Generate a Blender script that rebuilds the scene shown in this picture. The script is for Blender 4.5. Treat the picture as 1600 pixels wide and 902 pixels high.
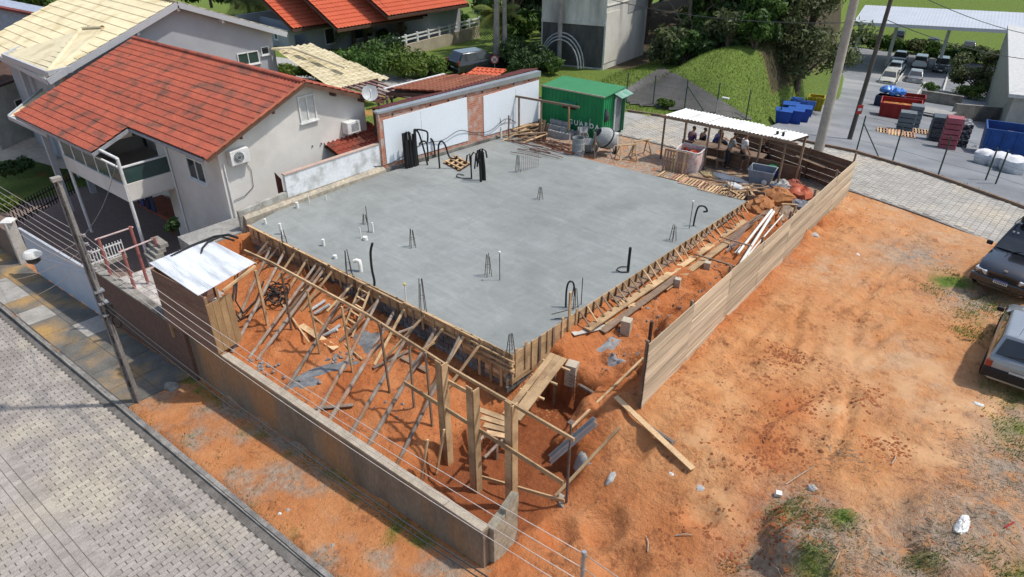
import bpy, math, random
import numpy as np
from mathutils import Vector, Matrix, Euler
random.seed(7)
for _o in list(bpy.data.objects): bpy.data.objects.remove(_o)
SC = bpy.context.scene
COL = SC.collection
R_ = math.radians
# ------------------------------------------------------------------ camera
# world frame: X along the street side of the slab, Y along its right side, Z up, origin = slab corner
CAMP = Vector((10.47, -11.43, 11.5)); PITCH = R_(31.0); FOC = 1066.0
RIGHT = Vector((.73728, .67559, 0)); FWH = Vector((-.67559, .73728, 0))
FWD = FWH*math.cos(PITCH)-Vector((0, 0, 1))*math.sin(PITCH)
UPV = FWH*math.sin(PITCH)+Vector((0, 0, 1))*math.cos(PITCH)
cd = bpy.data.cameras.new('camera'); cam = bpy.data.objects.new('camera', cd); COL.objects.link(cam)
cd.sensor_width = 36; cd.lens = 36*FOC/1600; cd.clip_start = .2; cd.clip_end = 2000
cam.matrix_world = Matrix.Translation(CAMP) @ Matrix((RIGHT, UPV, -FWD)).transposed().to_4x4()
SC.camera = cam
# ------------------------------------------------------------------ light
EL = R_(61); AZ = R_(47.5)
w = bpy.data.worlds.new('World'); SC.world = w; w.use_nodes = True
nt = w.node_tree; bgn = nt.nodes['Background']
sky = nt.nodes.new('ShaderNodeTexSky'); sky.sky_type = 'NISHITA'; sky.sun_disc = False
sky.sun_elevation = EL; sky.sun_rotation = AZ; sky.air_density = 1.3; sky.dust_density = 2.0
nt.links.new(sky.outputs[0], bgn.inputs[0]); bgn.inputs[1].default_value = .15
sl = bpy.data.lights.new('sun', 'SUN'); sl.energy = 3.3; sl.angle = R_(1.6); sl.color = (1, .955, .88)
so = bpy.data.objects.new('sun', sl); COL.objects.link(so)
TOSUN = Vector((math.cos(EL)*math.sin(AZ), math.cos(EL)*math.cos(AZ), math.sin(EL)))
so.location = TOSUN*60; so.rotation_euler = (-TOSUN).to_track_quat('-Z', 'Y').to_euler()
vs = SC.view_settings; vs.view_transform = 'Standard'; vs.look = 'None'; vs.exposure = 0.22; vs.gamma = 1
# ------------------------------------------------------------------ pixel -> place
def ray(x, y): return FWD+RIGHT*((x-800)/FOC)-UPV*((y-451)/FOC)
def PZ(x, y, z=0.): d = ray(x, y); return CAMP+d*((z-CAMP.z)/d.z)
def PU(x, y, u): d = ray(x, y); return CAMP+d*((u-CAMP.x)/d.x)
def PV(x, y, v): d = ray(x, y); return CAMP+d*((v-CAMP.y)/d.y)
def PG(x, y, dz=0.):
    d = ray(x, y); t0 = 5.; t = 5.
    while t < 400:
        p = CAMP+d*t
        if p.z < gz(p.x, p.y)+dz: break
        t0 = t; t *= 1.02
    for _ in range(24):
        m = (t0+t)/2; p = CAMP+d*m
        if p.z < gz(p.x, p.y)+dz: t = m
        else: t0 = m
    return CAMP+d*t
def PH(x, y, base):
    d = ray(x, y); b = Vector((base.x-CAMP.x, base.y-CAMP.y)); dd = Vector((d.x, d.y))
    return CAMP.z+d.z*(b.dot(dd)/dd.dot(dd))
def proj(p):
    q = Vector(p)-CAMP; d = q.dot(FWD); return 800+FOC*q.dot(RIGHT)/d, 451-FOC*q.dot(UPV)/d, d
# ------------------------------------------------------------------ noise (numpy value noise)
def _hash(i, j, s): 
    n = (i*374761393+j*668265263+s*1442695041) & 0xffffffff
    n = ((n ^ (n >> 13))*1274126177) & 0xffffffff
    return ((n ^ (n >> 16)) & 0xffff)/65535.
def vnoise(x, y, s=0):
    x = np.asarray(x, float); y = np.asarray(y, float)
    i = np.floor(x).astype(np.int64); j = np.floor(y).astype(np.int64); fx = x-i; fy = y-j
    fx = fx*fx*(3-2*fx); fy = fy*fy*(3-2*fy)
    a = _hash(i, j, s); b = _hash(i+1, j, s); c = _hash(i, j+1, s); d = _hash(i+1, j+1, s)
    return (a*(1-fx)+b*fx)*(1-fy)+(c*(1-fx)+d*fx)*fy
def fbm(x, y, o=4, s=0):
    t = 0; a = .5; n = 0
    for k in range(o): t = t+a*(vnoise(x, y, s+k)-.5)*2; n += a; a *= .5; x = x*2.03+11.3; y = y*2.03+5.1
    return t/n
def ss(a, b, x): t = np.clip((x-a)/(b-a), 0, 1); return t*t*(3-2*t)
# ------------------------------------------------------------------ terrain heights
def street_z(u): return -2.4+.055*(np.clip(u, -45, 14)-3)
def vwall(u): return -4.3+.068*(u-3)
def vkerb(u): return -6.9+.062*(u-.4)
# control points of the dug-over site (x, y, z)
CP = [(-13, -4.4, -1.25), (-13, -2.2, -1.2), (-10, -4.5, -1.2), (-10, -2.2, -1.05), (-10, -.9, -.8), (-7, -4.4, -1.25), (-7, -2.4, -1.12), (-7, -.8, -.95),
      (-4.5, -4.3, -1.35), (-4.5, -2.4, -1.25), (-4.5, -.6, -1.15), (-2, -4.2, -1.5), (-2, -2.4, -1.4), (-2, -.5, -1.35), (-.4, -4, -1.55), (-.4, -2.6, -1.5), (-.4, -1, -1.7),
      (.8, -3.6, -2.3), (.9, -2.2, -2.35), (.7, -.8, -2.3), (2.4, -3.4, -2.3), (2.4, -2.4, -2.3), (2.2, -1.2, -2.25), (3.4, -3.6, -2.15), (3.2, -2, -2.1), (3.2, -4.4, -2.35), (4, -5, -2.35), (1, -5, -2.4),
      (2.3, -.1, -1.2), (.5, 1.8, -.75), (1.2, 1.9, -.85), (.35, 3, -.45), (1.9, 1.9, -.9), (2.4, 1.0, -.85), (1.5, 3, -.95), (1.4, 4.3, -.75), (2.4, 3, -.85), (2.6, 5, -.75),
      (.4, 5, -.42), (.4, 8, -.38), (.4, 11, -.35), (.4, 14, -.25), (1.3, 6, -.75), (1.5, 8, -.8), (1.5, 10, -.75), (1.4, 12.5, -.6), (2.4, 8, -.6), (2.3, 11, -.5), (2.2, 14, -.35), (1, 15.5, -.25), (2.5, 17.5, -.2), (-1, 16, -.2), (-6, 16, -.2), (-12, 16, -.2), (-6, 19, -.2), (-12, 19, -.2), (0, 19, -.2),
      (3.6, 1.2, -.62), (3.4, 3, -.55), (3.3, 6, -.45), (3.1, 10, -.35), (3, 14, -.22), (3.2, 18, -.2), (4.2, .2, -1.0), (3.6, -.6, -1.5), (4.4, -1.4, -1.6), (5.2, -.4, -1.1), (5, -2.8, -1.8), (6, -2.2, -1.45), (6.2, .5, -.7), (7.5, -1, -1.0), (8, 1, -.6), (6, 4, -.4), (6, 8, -.2), (6, 12, -.15), (6, 17, -.2), (9, 3, -.25), (10, 1, -.3), (9, -2, -.8), (12, 2, 0), (10, 8, .05), (10, 13, .05), (8, 16, -.1), (13, 6, .1), (13, 12, .1), (14, -2, -.4), (8, -5, -1.8), (12, -5, -1.2), (11, 17, -.1)]
CPA = np.array(CP)
def _tps(r2): return np.where(r2 > 1e-9, .5*r2*np.log(np.maximum(r2, 1e-9)), 0)
_n = len(CPA); _K = _tps(((CPA[:, None, :2]-CPA[None, :, :2])**2).sum(-1))+np.eye(_n)*.15
_P = np.c_[np.ones(_n), CPA[:, :2]]; _A = np.block([[_K, _P], [_P.T, np.zeros((3, 3))]])
_W = np.linalg.solve(_A, np.r_[CPA[:, 2], 0, 0, 0])
def site_z(u, v):
    sh = np.shape(u); u = np.ravel(u); v = np.ravel(v)
    uc = np.clip(u, -14, 14); vc = np.clip(v, -5.5, 19.5)
    out = np.empty(len(u))
    for k in range(0, len(u), 20000):
        a = uc[k:k+20000, None]-CPA[None, :, 0]; b = vc[k:k+20000, None]-CPA[None, :, 1]
        out[k:k+20000] = _tps(a*a+b*b)@_W[:_n]+_W[_n]+_W[_n+1]*uc[k:k+20000]+_W[_n+2]*vc[k:k+20000]
    return out.reshape(sh)
def yard_z(v): return -.5-.16*(np.clip(v, 25, 84)-25)
def yleft(v): return np.interp(v, [20, 25, 35, 50, 70, 100, 200], [-4., -4.8, -6.2, -8.5, -15, -27, -60])
def vfar(u): return np.interp(u, [-60, -20, -9, -2, 1, 4.5, 8.6, 14, 30], [12, 20.2, 22.9, 24, 24.2, 23.5, 22., 19.3, 12])   # far kerb of the rear road
def vnear(u): return np.interp(u, [-60, -20, -8.6, 2.5, 5.6, 8.4, 14, 30], [8, 16.3, 18.6, 19.1, 18.5, 17.6, 15, 8])
def terrain(u, v, detail=True):
    u = np.asarray(u, float); v = np.asarray(v, float)
    s = site_z(u, v)
    # loose soil relief, none under the slab or on built ground
    if detail:
        amp = (1+1.2*ss(.7, 1.1, u)*(1-ss(3.0, 3.4, u))*ss(1.8, 3, v)+1.5*ss(-12, -10, u)*(1-ss(3.0, 3.6, u)))*ss(-14.6, -13.5, u)*ss(-4.9, -4.6, v)*(1-ss(16.5, 18.5, v))*(1-.0*u)
        inslab = ss(-13.6, -13.2, u)*(1-ss(-.3, 0.05, u))*ss(-.5, 0., v)*(1-ss(14.2, 14.8, v))
        rough = .35+.65*ss(-.1, .35, fbm(u*.45, v*.45, 3, 40))
        rg = amp*(1-inslab)*rough
        clod = np.maximum(0, fbm(u*2.1, v*2.1, 4, 3))
        s = s+rg*(.10*fbm(u*.9, v*.9, 4, 1)+.17*clod*clod*2+.045*fbm(u*5, v*5, 3, 9))
        rid = 1-np.abs(fbm(u*1.1, v*1.1, 4, 33))*3.2
        s = s+rg*.07*np.clip(rid, 0, 1)**2
        for hu, hv, hr, hd in ((1.9, 9.5, .4, .4), (1.6, 6.0, .45, .45), (1.75, 4.6, .4, .35), (2.3, 12., .5, .3), (1.4, 8., .3, .3), (2.5, 7., .35, .35), (4.7, -1.9, .5, .3), (3.9, -2.6, .4, .3), (5.6, -2.5, .5, .25), (4.1, .2, .4, .25), (6.4, -.6, .4, .2), (2.6, 2.6, .4, .25)):
            e = ((u-hu)**2+(v-hv)**2)/(hr*hr)*(1+.5*fbm(u*2, v*2, 3, 70)); s = s-hd*np.exp(-e**2)+.3*hd*np.exp(-((e-1.6)/.5)**2)
        # tyre tracks over the bare field
        fld = ss(3.8, 5, u)*ss(1, 3, v)*(1-ss(15.5, 17.5, v))
        for off, dr in ((4.6, .10), (6.2, .10), (5.2, -.16), (6.9, -.16), (6.0, .3), (7.6, .3)):
            d = u-(off+dr*(v-8)+.35*np.sin(v*.5)); am = np.clip(.5+1.6*fbm(u*.5+off, v*.5, 3, 55), 0, 1.3)*(.8+.4*np.sin(v*22+u*9)); s = s-fld*am*.11*np.exp(-(d/.13)**2)+fld*am*.08*np.exp(-((abs(d)-.25)/.09)**2)
        for cu, cv, cr, chh in ((8.75, .05, 1.1, .42), (9.4, -.5, 1.3, .4), (10.9, 1.6, 1.2, .25)):
            e = np.hypot(u-cu, v-cv)/cr+.35*fbm(u*1.2, v*1.2, 4, 91); s = s+chh*(1-ss(.72, 1.0, e))
        s = s+ss(7, 9, u)*(1-ss(2.2, 4, v))*(.22*fbm(u*.8, v*.8, 4, 21)+.1)
    # steep-sided excavations at the slab corner and the portal
    jag = .22*fbm(u*1.7, v*1.7, 4, 23)
    e = np.maximum(np.abs(u-1.0)/.95, np.abs(v-.25)/1.35)+jag; kk = 1-ss(.86, 1.02, e); s = s*(1-kk)+np.minimum(s, -2.25+.1*jag)*kk
    kk = ss(-.16, .1, u+jag*1.4)*(1-ss(2.7, 3.3, u+jag))*(1-ss(-.7, -.4, v))*ss(-4.6, -4.2, v); s = s*(1-kk)+np.minimum(s, -2.28+.12*jag)*kk
    # behind the low street wall: pavement strip at street level
    st = street_z(u)+.12
    k = (1-ss(-.02, .06, v-vwall(u)-.08))*(1-ss(3.1, 3.6, u))
    uslab = (u > -13.4) & (u < -.25) & (v > .25) & (v < 14.1)
    s = np.where(uslab, np.minimum(s, -.6), s)
    z = s*(1-k)+st*k
    # left of the site: house plots, low in front and at slab level behind
    pl = street_z(u)+.13+(-.3-street_z(u)-.13)*ss(.5, 9, v)
    fl = -.3+(-1.9+.3)*ss(-24, -44, u)*ss(14, 30, v)
    lf = np.where(v > 9, fl, pl)
    t = ss(-15.25, -15.2, u)
    z = np.where(u < -15.2, lf, z)
    z = np.where((u < -13.4) & (u >= -15.2) & (v > -5.2), np.where(v > -2.6, -.5, -1.22), z)
    # carriageway at the front
    dk = vkerb(u)-v
    z = np.where(dk > -.09, street_z(u)-.2, z)
    z = np.where((u > 3.6) & (v < -5.5), np.minimum(z, street_z(u)+.12), z)
    # rear: road, embankment, yard, hill
    f = vfar(u); rd = -.26
    b = v-f
    bank = -.12+(.25+.85*ss(-17, -13, u))*ss(2, 7, b)
    hill = (1.55*ss(.9, 4.2, b))*ss(-13.5, -10.5, u-.25*(b-2))*(1-ss(-8.6, -5.4, u-.0*b))
    forest = ss(-9, -5, u)*0
    lf2 = bank+hill+ss(14, 34, b)*2.0
    lf2 = np.where(u < -26, -.3+0*u, lf2)*ss(-30, -25, u)+fl*(1-ss(-30, -25, u))
    yz = yard_z(v)-.35*ss(1.3, 2.6, b)+ss(100, 150, v)*9
    yl = yleft(v)          # left border of the yard
    m = ss(yl-2.2, yl+.6, u)
    back = lf2*(1-m)+yz*m
    z = np.where(b > 0, back, z)
    z = np.where((b <= 0) & (v > vnear(u)), rd, z)
    return z
def axis(lo, hi, fine, f0, f1, grow=1.06, mx=9):
    a = list(np.arange(f0, f1+1e-6, fine)); st = fine
    x = f1
    while x < hi: st = min(st*grow, mx); x += st; a.append(x)
    x = f0; st = fine
    while x > lo: st = min(st*grow, mx); x -= st; a.insert(0, x)
    return np.array(a)
GU = axis(-420, 300, .125, -14.2, 13.2); GV = axis(-120, 520, .125, -5.8, 18.6)
UU, VV = np.meshgrid(GU, GV); ZZ = terrain(UU, VV)
import bisect
_gu = GU.tolist(); _gv = GV.tolist(); _zz = ZZ.tolist()
def gz(u, v):
    i = min(max(bisect.bisect(_gu, u)-1, 0), len(_gu)-2); j = min(max(bisect.bisect(_gv, v)-1, 0), len(_gv)-2)
    a = (u-_gu[i])/(_gu[i+1]-_gu[i]); b = (v-_gv[j])/(_gv[j+1]-_gv[j])
    return (_zz[j][i]*(1-a)+_zz[j][i+1]*a)*(1-b)+(_zz[j+1][i]*(1-a)+_zz[j+1][i+1]*a)*b
def GP(u, v, dz=0.): return Vector((u, v, gz(u, v)+dz))
# ------------------------------------------------------------------ mesh helpers
class MB:
    def __init__(s): s.v = []; s.f = []; s.m = []; s.mi = 0
    def add(s, vs, fs):
        b = len(s.v); s.v += [tuple(p) for p in vs]
        for f in fs: s.f.append(tuple(b+i for i in f)); s.m.append(s.mi)
        return s
    def quad(s, *p): return s.add(p, [tuple(range(len(p)))])
    def box(s, c, sz, rot=None):
        c = Vector(c); h = Vector(sz)/2; R = rot if rot is not None else Matrix.Identity(3)
        vs = [c+R@Vector((x*h.x, y*h.y, z*h.z)) for z in (-1, 1) for y in (-1, 1) for x in (-1, 1)]
        return s.add(vs, [(0, 2, 3, 1), (4, 5, 7, 6), (0, 1, 5, 4), (2, 6, 7, 3), (0, 4, 6, 2), (1, 3, 7, 5)])
    def bx(s, x0, x1, y0, y1, z0, z1): return s.box(((x0+x1)/2, (y0+y1)/2, (z0+z1)/2), (x1-x0, y1-y0, z1-z0))
    def beam(s, p, q, w, h, side=None):
        p = Vector(p); q = Vector(q); d = q-p; L = d.length
        if L < 1e-6: return s
        d.normalize(); up = Vector((0, 0, 1)) if abs(d.z) < .97 else Vector((1, 0, 0))
        if side is not None: up = Vector(side)
        a = d.cross(up).normalized(); b = a.cross(d)
        return s.box((p+q)/2, (L, w, h), Matrix((d, a, b)).transposed())
    def tube(s, pts, r, n=6, caps=True):
        pts = [Vector(p) for p in pts]; rs = r if isinstance(r, (list, tuple)) else [r]*len(pts)
        vs = []; prev = None
        for i, p in enumerate(pts):
            d = (pts[min(i+1, len(pts)-1)]-pts[max(i-1, 0)])
            d = d.normalized() if d.length > 1e-9 else Vector((0, 0, 1))
            if prev is None: a = d.orthogonal().normalized()
            else: a = (prev-d*prev.dot(d)); a = a.normalized() if a.length > 1e-6 else d.orthogonal().normalized()
            prev = a; b = d.cross(a)
            for k in range(n): t = 2*math.pi*k/n; vs.append(p+(a*math.cos(t)+b*math.sin(t))*rs[i])
        fs = [(i*n+k, i*n+(k+1) % n, (i+1)*n+(k+1) % n, (i+1)*n+k) for i in range(len(pts)-1) for k in range(n)]
        if caps: fs += [tuple(range(n-1, -1, -1)), tuple((len(pts)-1)*n+k for k in range(n))]
        return s.add(vs, fs)
    def prism(s, poly, z0, z1):
        n = len(poly); zz = (lambda z, i: z[i] if isinstance(z, (list, tuple)) else z)
        vs = [(p[0], p[1], zz(z0, i)) for i, p in enumerate(poly)]+[(p[0], p[1], zz(z1, i)) for i, p in enumerate(poly)]
        return s.add(vs, [tuple(range(n-1, -1, -1)), tuple(range(n, 2*n))]+[(i, (i+1) % n, n+(i+1) % n, n+i) for i in range(n)])
    def lathe(s, prof, c=(0, 0, 0), n=12, axis=None):
        R = Matrix.Identity(3) if axis is None else Vector(axis).to_track_quat('Z', 'Y').to_matrix()
        c = Vector(c); vs = []
        for r, z in prof:
            for k in range(n): t = 2*math.pi*k/n; vs.append(c+R@Vector((r*math.cos(t), r*math.sin(t), z)))
        m = len(prof); fs = [(i*n+k, i*n+(k+1) % n, (i+1)*n+(k+1) % n, (i+1)*n+k) for i in range(m-1) for k in range(n)]
        fs += [tuple(range(n-1, -1, -1)), tuple((m-1)*n+k for k in range(n))]
        return s.add(vs, fs)
    def sheet(s, p00, p10, p01, p11, nu, nv, fn, thick=0):
        """bilinear patch displaced along its normal by fn(a,b)"""
        p00, p10, p01, p11 = map(Vector, (p00, p10, p01, p11)); N = (p10-p00).cross(p01-p00).normalized()
        vs = []
        for j in range(nv+1):
            for i in range(nu+1):
                a = i/nu; b = j/nv
                p = (p00*(1-a)+p10*a)*(1-b)+(p01*(1-a)+p11*a)*b; vs.append(p+N*fn(a, b))
        fs = [(j*(nu+1)+i, j*(nu+1)+i+1, (j+1)*(nu+1)+i+1, (j+1)*(nu+1)+i) for j in range(nv) for i in range(nu)]
        if thick:
            nn = len(vs); vs += [v-N*thick for v in vs]; fs += [tuple(nn+i for i in f[::-1]) for f in fs]
            rim = [i for i in range(nu)]+[j*(nu+1)+nu for j in range(nv)]+[nv*(nu+1)+i for i in range(nu, 0, -1)]+[j*(nu+1) for j in range(nv, 0, -1)]
            for k in range(len(rim)): a, b = rim[k], rim[(k+1) % len(rim)]; fs.append((b, a, nn+a, nn+b))
        return s.add(vs, fs)
    def build(s, name, mat, parent=None, smooth=False, local=False, bevel=0):
        me = bpy.data.meshes.new(name)
        off = Vector((0, 0, 0))
        if parent is not None and not local:
            q = parent
            while q is not None: off += q.location; q = q.parent
        vs = s.v if off.length == 0 else [(p[0]-off.x, p[1]-off.y, p[2]-off.z) for p in s.v]
        me.from_pydata(vs, [], s.f)
        mats = mat if isinstance(mat, (list, tuple)) else [mat]
        for m in mats: me.materials.append(m)
        if len(mats) > 1: me.polygons.foreach_set('material_index', s.m)
        if smooth:
            me.polygons.foreach_set('use_smooth', [True]*len(me.polygons))
            if smooth != 'all':
                try: me.set_sharp_from_angle(angle=R_(35))
                except Exception: pass
        me.update()
        o = bpy.data.objects.new(name, me); COL.objects.link(o)
        if parent is not None: o.parent = parent
        if bevel:
            b = o.modifiers.new('bevel', 'BEVEL'); b.width = bevel; b.segments = 2; b.limit_method = 'ANGLE'
        return o
def thing(name, label, cat, loc=(0, 0, 0), group=None, rz=0.):
    o = bpy.data.objects.new(name, None); COL.objects.link(o); o.location = loc; o.rotation_euler = (0, 0, rz)
    o.empty_display_size = .2
    return tag(o, label, cat, group)
def tag(o, label, cat, group=None):
    o['label'] = label; o['category'] = cat
    if group: o['group'] = group
    return o
def struct(o): o['kind'] = 'structure'; return o
def stuff(o): o['kind'] = 'stuff'; return o
def ctree(o, parent=None):
    c = o.copy(); COL.objects.link(c); c.parent = parent
    for ch in list(o.children): ctree(ch, c)
    return c
def solo(name, mb, mat, label, cat, group=None, smooth=False, bevel=0):
    """one-mesh thing with its origin at its base"""
    xs = [p[0] for p in mb.v]; ys = [p[1] for p in mb.v]; zs = [p[2] for p in mb.v]
    c = Vector(((min(xs)+max(xs))/2, (min(ys)+max(ys))/2, min(zs)))
    mb.v = [(p[0]-c.x, p[1]-c.y, p[2]-c.z) for p in mb.v]
    o = mb.build(name, mat, None, smooth, bevel=bevel); o.location = c
    return tag(o, label, cat, group)
# ------------------------------------------------------------------ materials
_mats = {}
def M(name, c1, c2=None, scale=3., rough=.85, bump=0., bs=30., rnd=0., metal=0., spec=.3, stretch=(1, 1, 1), world=False, c3=None, s3=.6, fine=.12, ramp=(.35, .65), trans=0., coat=0., dirt=None, alpha=1., island=0.):
    if name in _mats: return _mats[name]
    m = bpy.data.materials.new(name); m.use_nodes = True; n = m.node_tree.nodes; L = m.node_tree.links
    b = n['Principled BSDF']
    b.inputs['Roughness'].default_value = rough; b.inputs['Metallic'].default_value = metal; b.inputs['Specular IOR Level'].default_value = spec
    if coat: b.inputs['Coat Weight'].default_value = coat; b.inputs['Coat Roughness'].default_value = .06
    c2 = c2 or tuple(x*.75 for x in c1)
    if world: g = n.new('ShaderNodeNewGeometry'); src = g.outputs['Position']
    else: g = n.new('ShaderNodeTexCoord'); src = g.outputs['Object']
    mp = n.new('ShaderNodeMapping'); mp.inputs['Scale'].default_value = stretch; L.new(src, mp.inputs['Vector'])
    if rnd and not world:
        oi = n.new('ShaderNodeObjectInfo'); mu = n.new('ShaderNodeMath'); mu.operation = 'MULTIPLY'; mu.inputs[1].default_value = 57.
        L.new(oi.outputs['Random'], mu.inputs[0]); L.new(mu.outputs[0], mp.inputs['Location'])
    ns = n.new('ShaderNodeTexNoise'); ns.inputs['Scale'].default_value = scale; ns.inputs['Detail'].default_value = 7; ns.inputs['Roughness'].default_value = .62
    L.new(mp.outputs[0], ns.inputs['Vector'])
    cr = n.new('ShaderNodeValToRGB'); e = cr.color_ramp.elements
    e[0].position = ramp[0]; e[0].color = (*c1, 1); e[1].position = ramp[1]; e[1].color = (*c2, 1); L.new(ns.outputs['Fac'], cr.inputs[0]); col = cr.outputs[0]
    def mix(a, bcol, fac, typ='MIX'):
        x = n.new('ShaderNodeMix'); x.data_type = 'RGBA'; x.blend_type = typ
        for sock, val in ((x.inputs[6], a), (x.inputs[7], bcol), (x.inputs[0], fac)):
            if hasattr(val, 'links') or hasattr(val, 'is_linked'): L.new(val, sock)
            elif isinstance(val, (int, float)): sock.default_value = val
            else: sock.default_value = (*val, 1)
        return x.outputs[2]
    if c3:
        n3 = n.new('ShaderNodeTexNoise'); n3.inputs['Scale'].default_value = s3; n3.inputs['Detail'].default_value = 5; L.new(mp.outputs[0], n3.inputs['Vector'])
        r3 = n.new('ShaderNodeMapRange'); r3.inputs['From Min'].default_value = .5; r3.inputs['From Max'].default_value = .68; L.new(n3.outputs['Fac'], r3.inputs[0])
        col = mix(col, c3, r3.outputs[0])
    if fine:
        nf = n.new('ShaderNodeTexNoise'); nf.inputs['Scale'].default_value = bs; nf.inputs['Detail'].default_value = 4; L.new(mp.outputs[0], nf.inputs['Vector'])
        rf = n.new('ShaderNodeMapRange'); rf.inputs['From Min'].default_value = .3; rf.inputs['From Max'].default_value = .7; rf.inputs['To Min'].default_value = 1-fine*2; rf.inputs['To Max'].default_value = 1+fine
        L.new(nf.outputs['Fac'], rf.inputs[0]); cx = n.new('ShaderNodeCombineColor')
        for i in range(3): L.new(rf.outputs[0], cx.inputs[i])
        col = mix(col, cx.outputs[0], 1., 'MULTIPLY')
    if rnd:
        oi2 = n.new('ShaderNodeObjectInfo'); rr = n.new('ShaderNodeMapRange'); rr.inputs['To Min'].default_value = 1-rnd; rr.inputs['To Max'].default_value = 1+rnd*.7
        L.new(oi2.outputs['Random'], rr.inputs[0]); cx = n.new('ShaderNodeCombineColor')
        for i in range(3): L.new(rr.outputs[0], cx.inputs[i])
        col = mix(col, cx.outputs[0], 1., 'MULTIPLY')
    if island:
        gi = n.new('ShaderNodeNewGeometry'); ri = n.new('ShaderNodeMapRange'); ri.inputs['To Min'].default_value = 1-island; ri.inputs['To Max'].default_value = 1+island*.8; L.new(gi.outputs['Random Per Island'], ri.inputs[0]); ci = n.new('ShaderNodeCombineColor')
        for i in range(3): L.new(ri.outputs[0], ci.inputs[i])
        col = mix(col, ci.outputs[0], 1., 'MULTIPLY')
    L.new(col, b.inputs['Base Color'])
    if bump:
        nb = n.new('ShaderNodeTexNoise'); nb.inputs['Scale'].default_value = bs; nb.inputs['Detail'].default_value = 6; L.new(mp.outputs[0], nb.inputs['Vector'])
        bp = n.new('ShaderNodeBump'); bp.inputs['Strength'].default_value = min(1, bump*8); bp.inputs['Distance'].default_value = bump; L.new(nb.outputs['Fac'], bp.inputs['Height']); L.new(bp.outputs[0], b.inputs['Normal'])
    if trans: b.inputs['Transmission Weight'].default_value = trans
    if alpha < 1: b.inputs['Alpha'].default_value = alpha
    _mats[name] = m; m['_col'] = 1
    return m
# ================================================================== GROUND
def blob(px, py, r, s=1.):
    p = PG(px, py); return s*np.exp(-(((UU-p.x)**2+(VV-p.y)**2)/(r*r)))
gr = np.zeros_like(UU); od = np.zeros_like(UU); pale = np.zeros_like(UU)
for a in ((1235, 790, .7), (1310, 802, .4), (1270, 885, .5), (1580, 890, .7), (1560, 870, .5), (1485, 440, .8), (1530, 500, .7), (1515, 520, .5), (1600, 690, .9), (1440, 880, .4), (1590, 610, 1.)): gr = np.maximum(gr, blob(*a)*.62)
for a in ((1225, 860, .9), (1290, 845, 1.), (1250, 780, .8), (1480, 850, 1.1), (1560, 800, 1.3), (1590, 740, 1.3), (1380, 870, .8), (1420, 900, .7), (1590, 660, 1.), (1520, 470, 1.2), (1430, 400, 1.2)): od = np.maximum(od, blob(*a))
for a in ((1400, 330, 1.5), (1480, 370, 1.8), (1380, 400, 1.3), (1330, 320, 1.), (1450, 620, 1.2), (1400, 560, 1.4), (1300, 420, 1.5), (1400, 840, .8), (1560, 690, .9)): pale = np.maximum(pale, blob(*a))
b_ = VV-vfar(UU)
lawn = (UU < -33.3) & (VV < 5) & (VV > vkerb(UU)+2.2)
gr = np.where(lawn, 1, gr); gr = np.where((UU < -15.2) & (VV > 9) & (b_ < 0) & (VV < vnear(UU)), .8, gr)
gr = np.where((UU > 14) & (VV < vnear(UU)), .5, gr)
gr = gr*np.clip(.75+.8*fbm(UU*1.3, VV*1.3, 3, 77), 0, 1.2)
gr = np.where((b_ > 0), 1., gr)
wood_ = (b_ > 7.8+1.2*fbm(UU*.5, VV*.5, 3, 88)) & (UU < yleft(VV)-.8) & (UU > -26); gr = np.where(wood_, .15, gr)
strip = (VV > vkerb(UU)) & (VV < vwall(UU)) & (UU < 3.2)
gr = np.where(strip, np.clip(.5*fbm(UU*1.5, VV*1.5, 4, 5)+.02+.25*np.exp(-((VV-vwall(UU)+.35)/.35)**2), 0, .8), gr)
rear_ = (UU > -13.4) & (UU < 2.6) & (VV > 14.4) & (b_ < 0); od = np.where(rear_, 1., od); od = np.where(wood_, 1., od)
od = np.where(strip, np.clip(fbm(UU*.9, VV*1.2, 4, 15)*2.2+.15, 0, .9), od)
wet = np.zeros_like(UU)
for a in ((1405, 600, .55), (1460, 580, .6), (1490, 645, .7), (1465, 712, .5), (1300, 640, .5), (1540, 640, .5), (1560, 615, .5), (1380, 690, .4), (1330, 560, .6), (1090, 690, .5), (1120, 790, .5)): wet = np.maximum(wet, blob(*a))
gm = MB(); nu, nv = len(GU), len(GV)
me = bpy.data.meshes.new('ground')
vs_ = np.c_[UU.ravel(), VV.ravel(), ZZ.ravel()]
ii = np.arange(nu*nv).reshape(nv, nu)
fa = np.stack([ii[:-1, :-1], ii[:-1, 1:], ii[1:, 1:], ii[1:, :-1]], -1).reshape(-1, 4)
me.vertices.add(nu*nv); me.vertices.foreach_set('co', vs_.ravel())
me.loops.add(fa.size); me.loops.foreach_set('vertex_index', fa.ravel())
me.polygons.add(len(fa)); me.polygons.foreach_set('loop_start', np.arange(len(fa))*4)
me.polygons.foreach_set('use_smooth', np.ones(len(fa), bool)); me.update(calc_edges=True)
ca = me.color_attributes.new('cover', 'FLOAT_COLOR', 'POINT')
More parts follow.
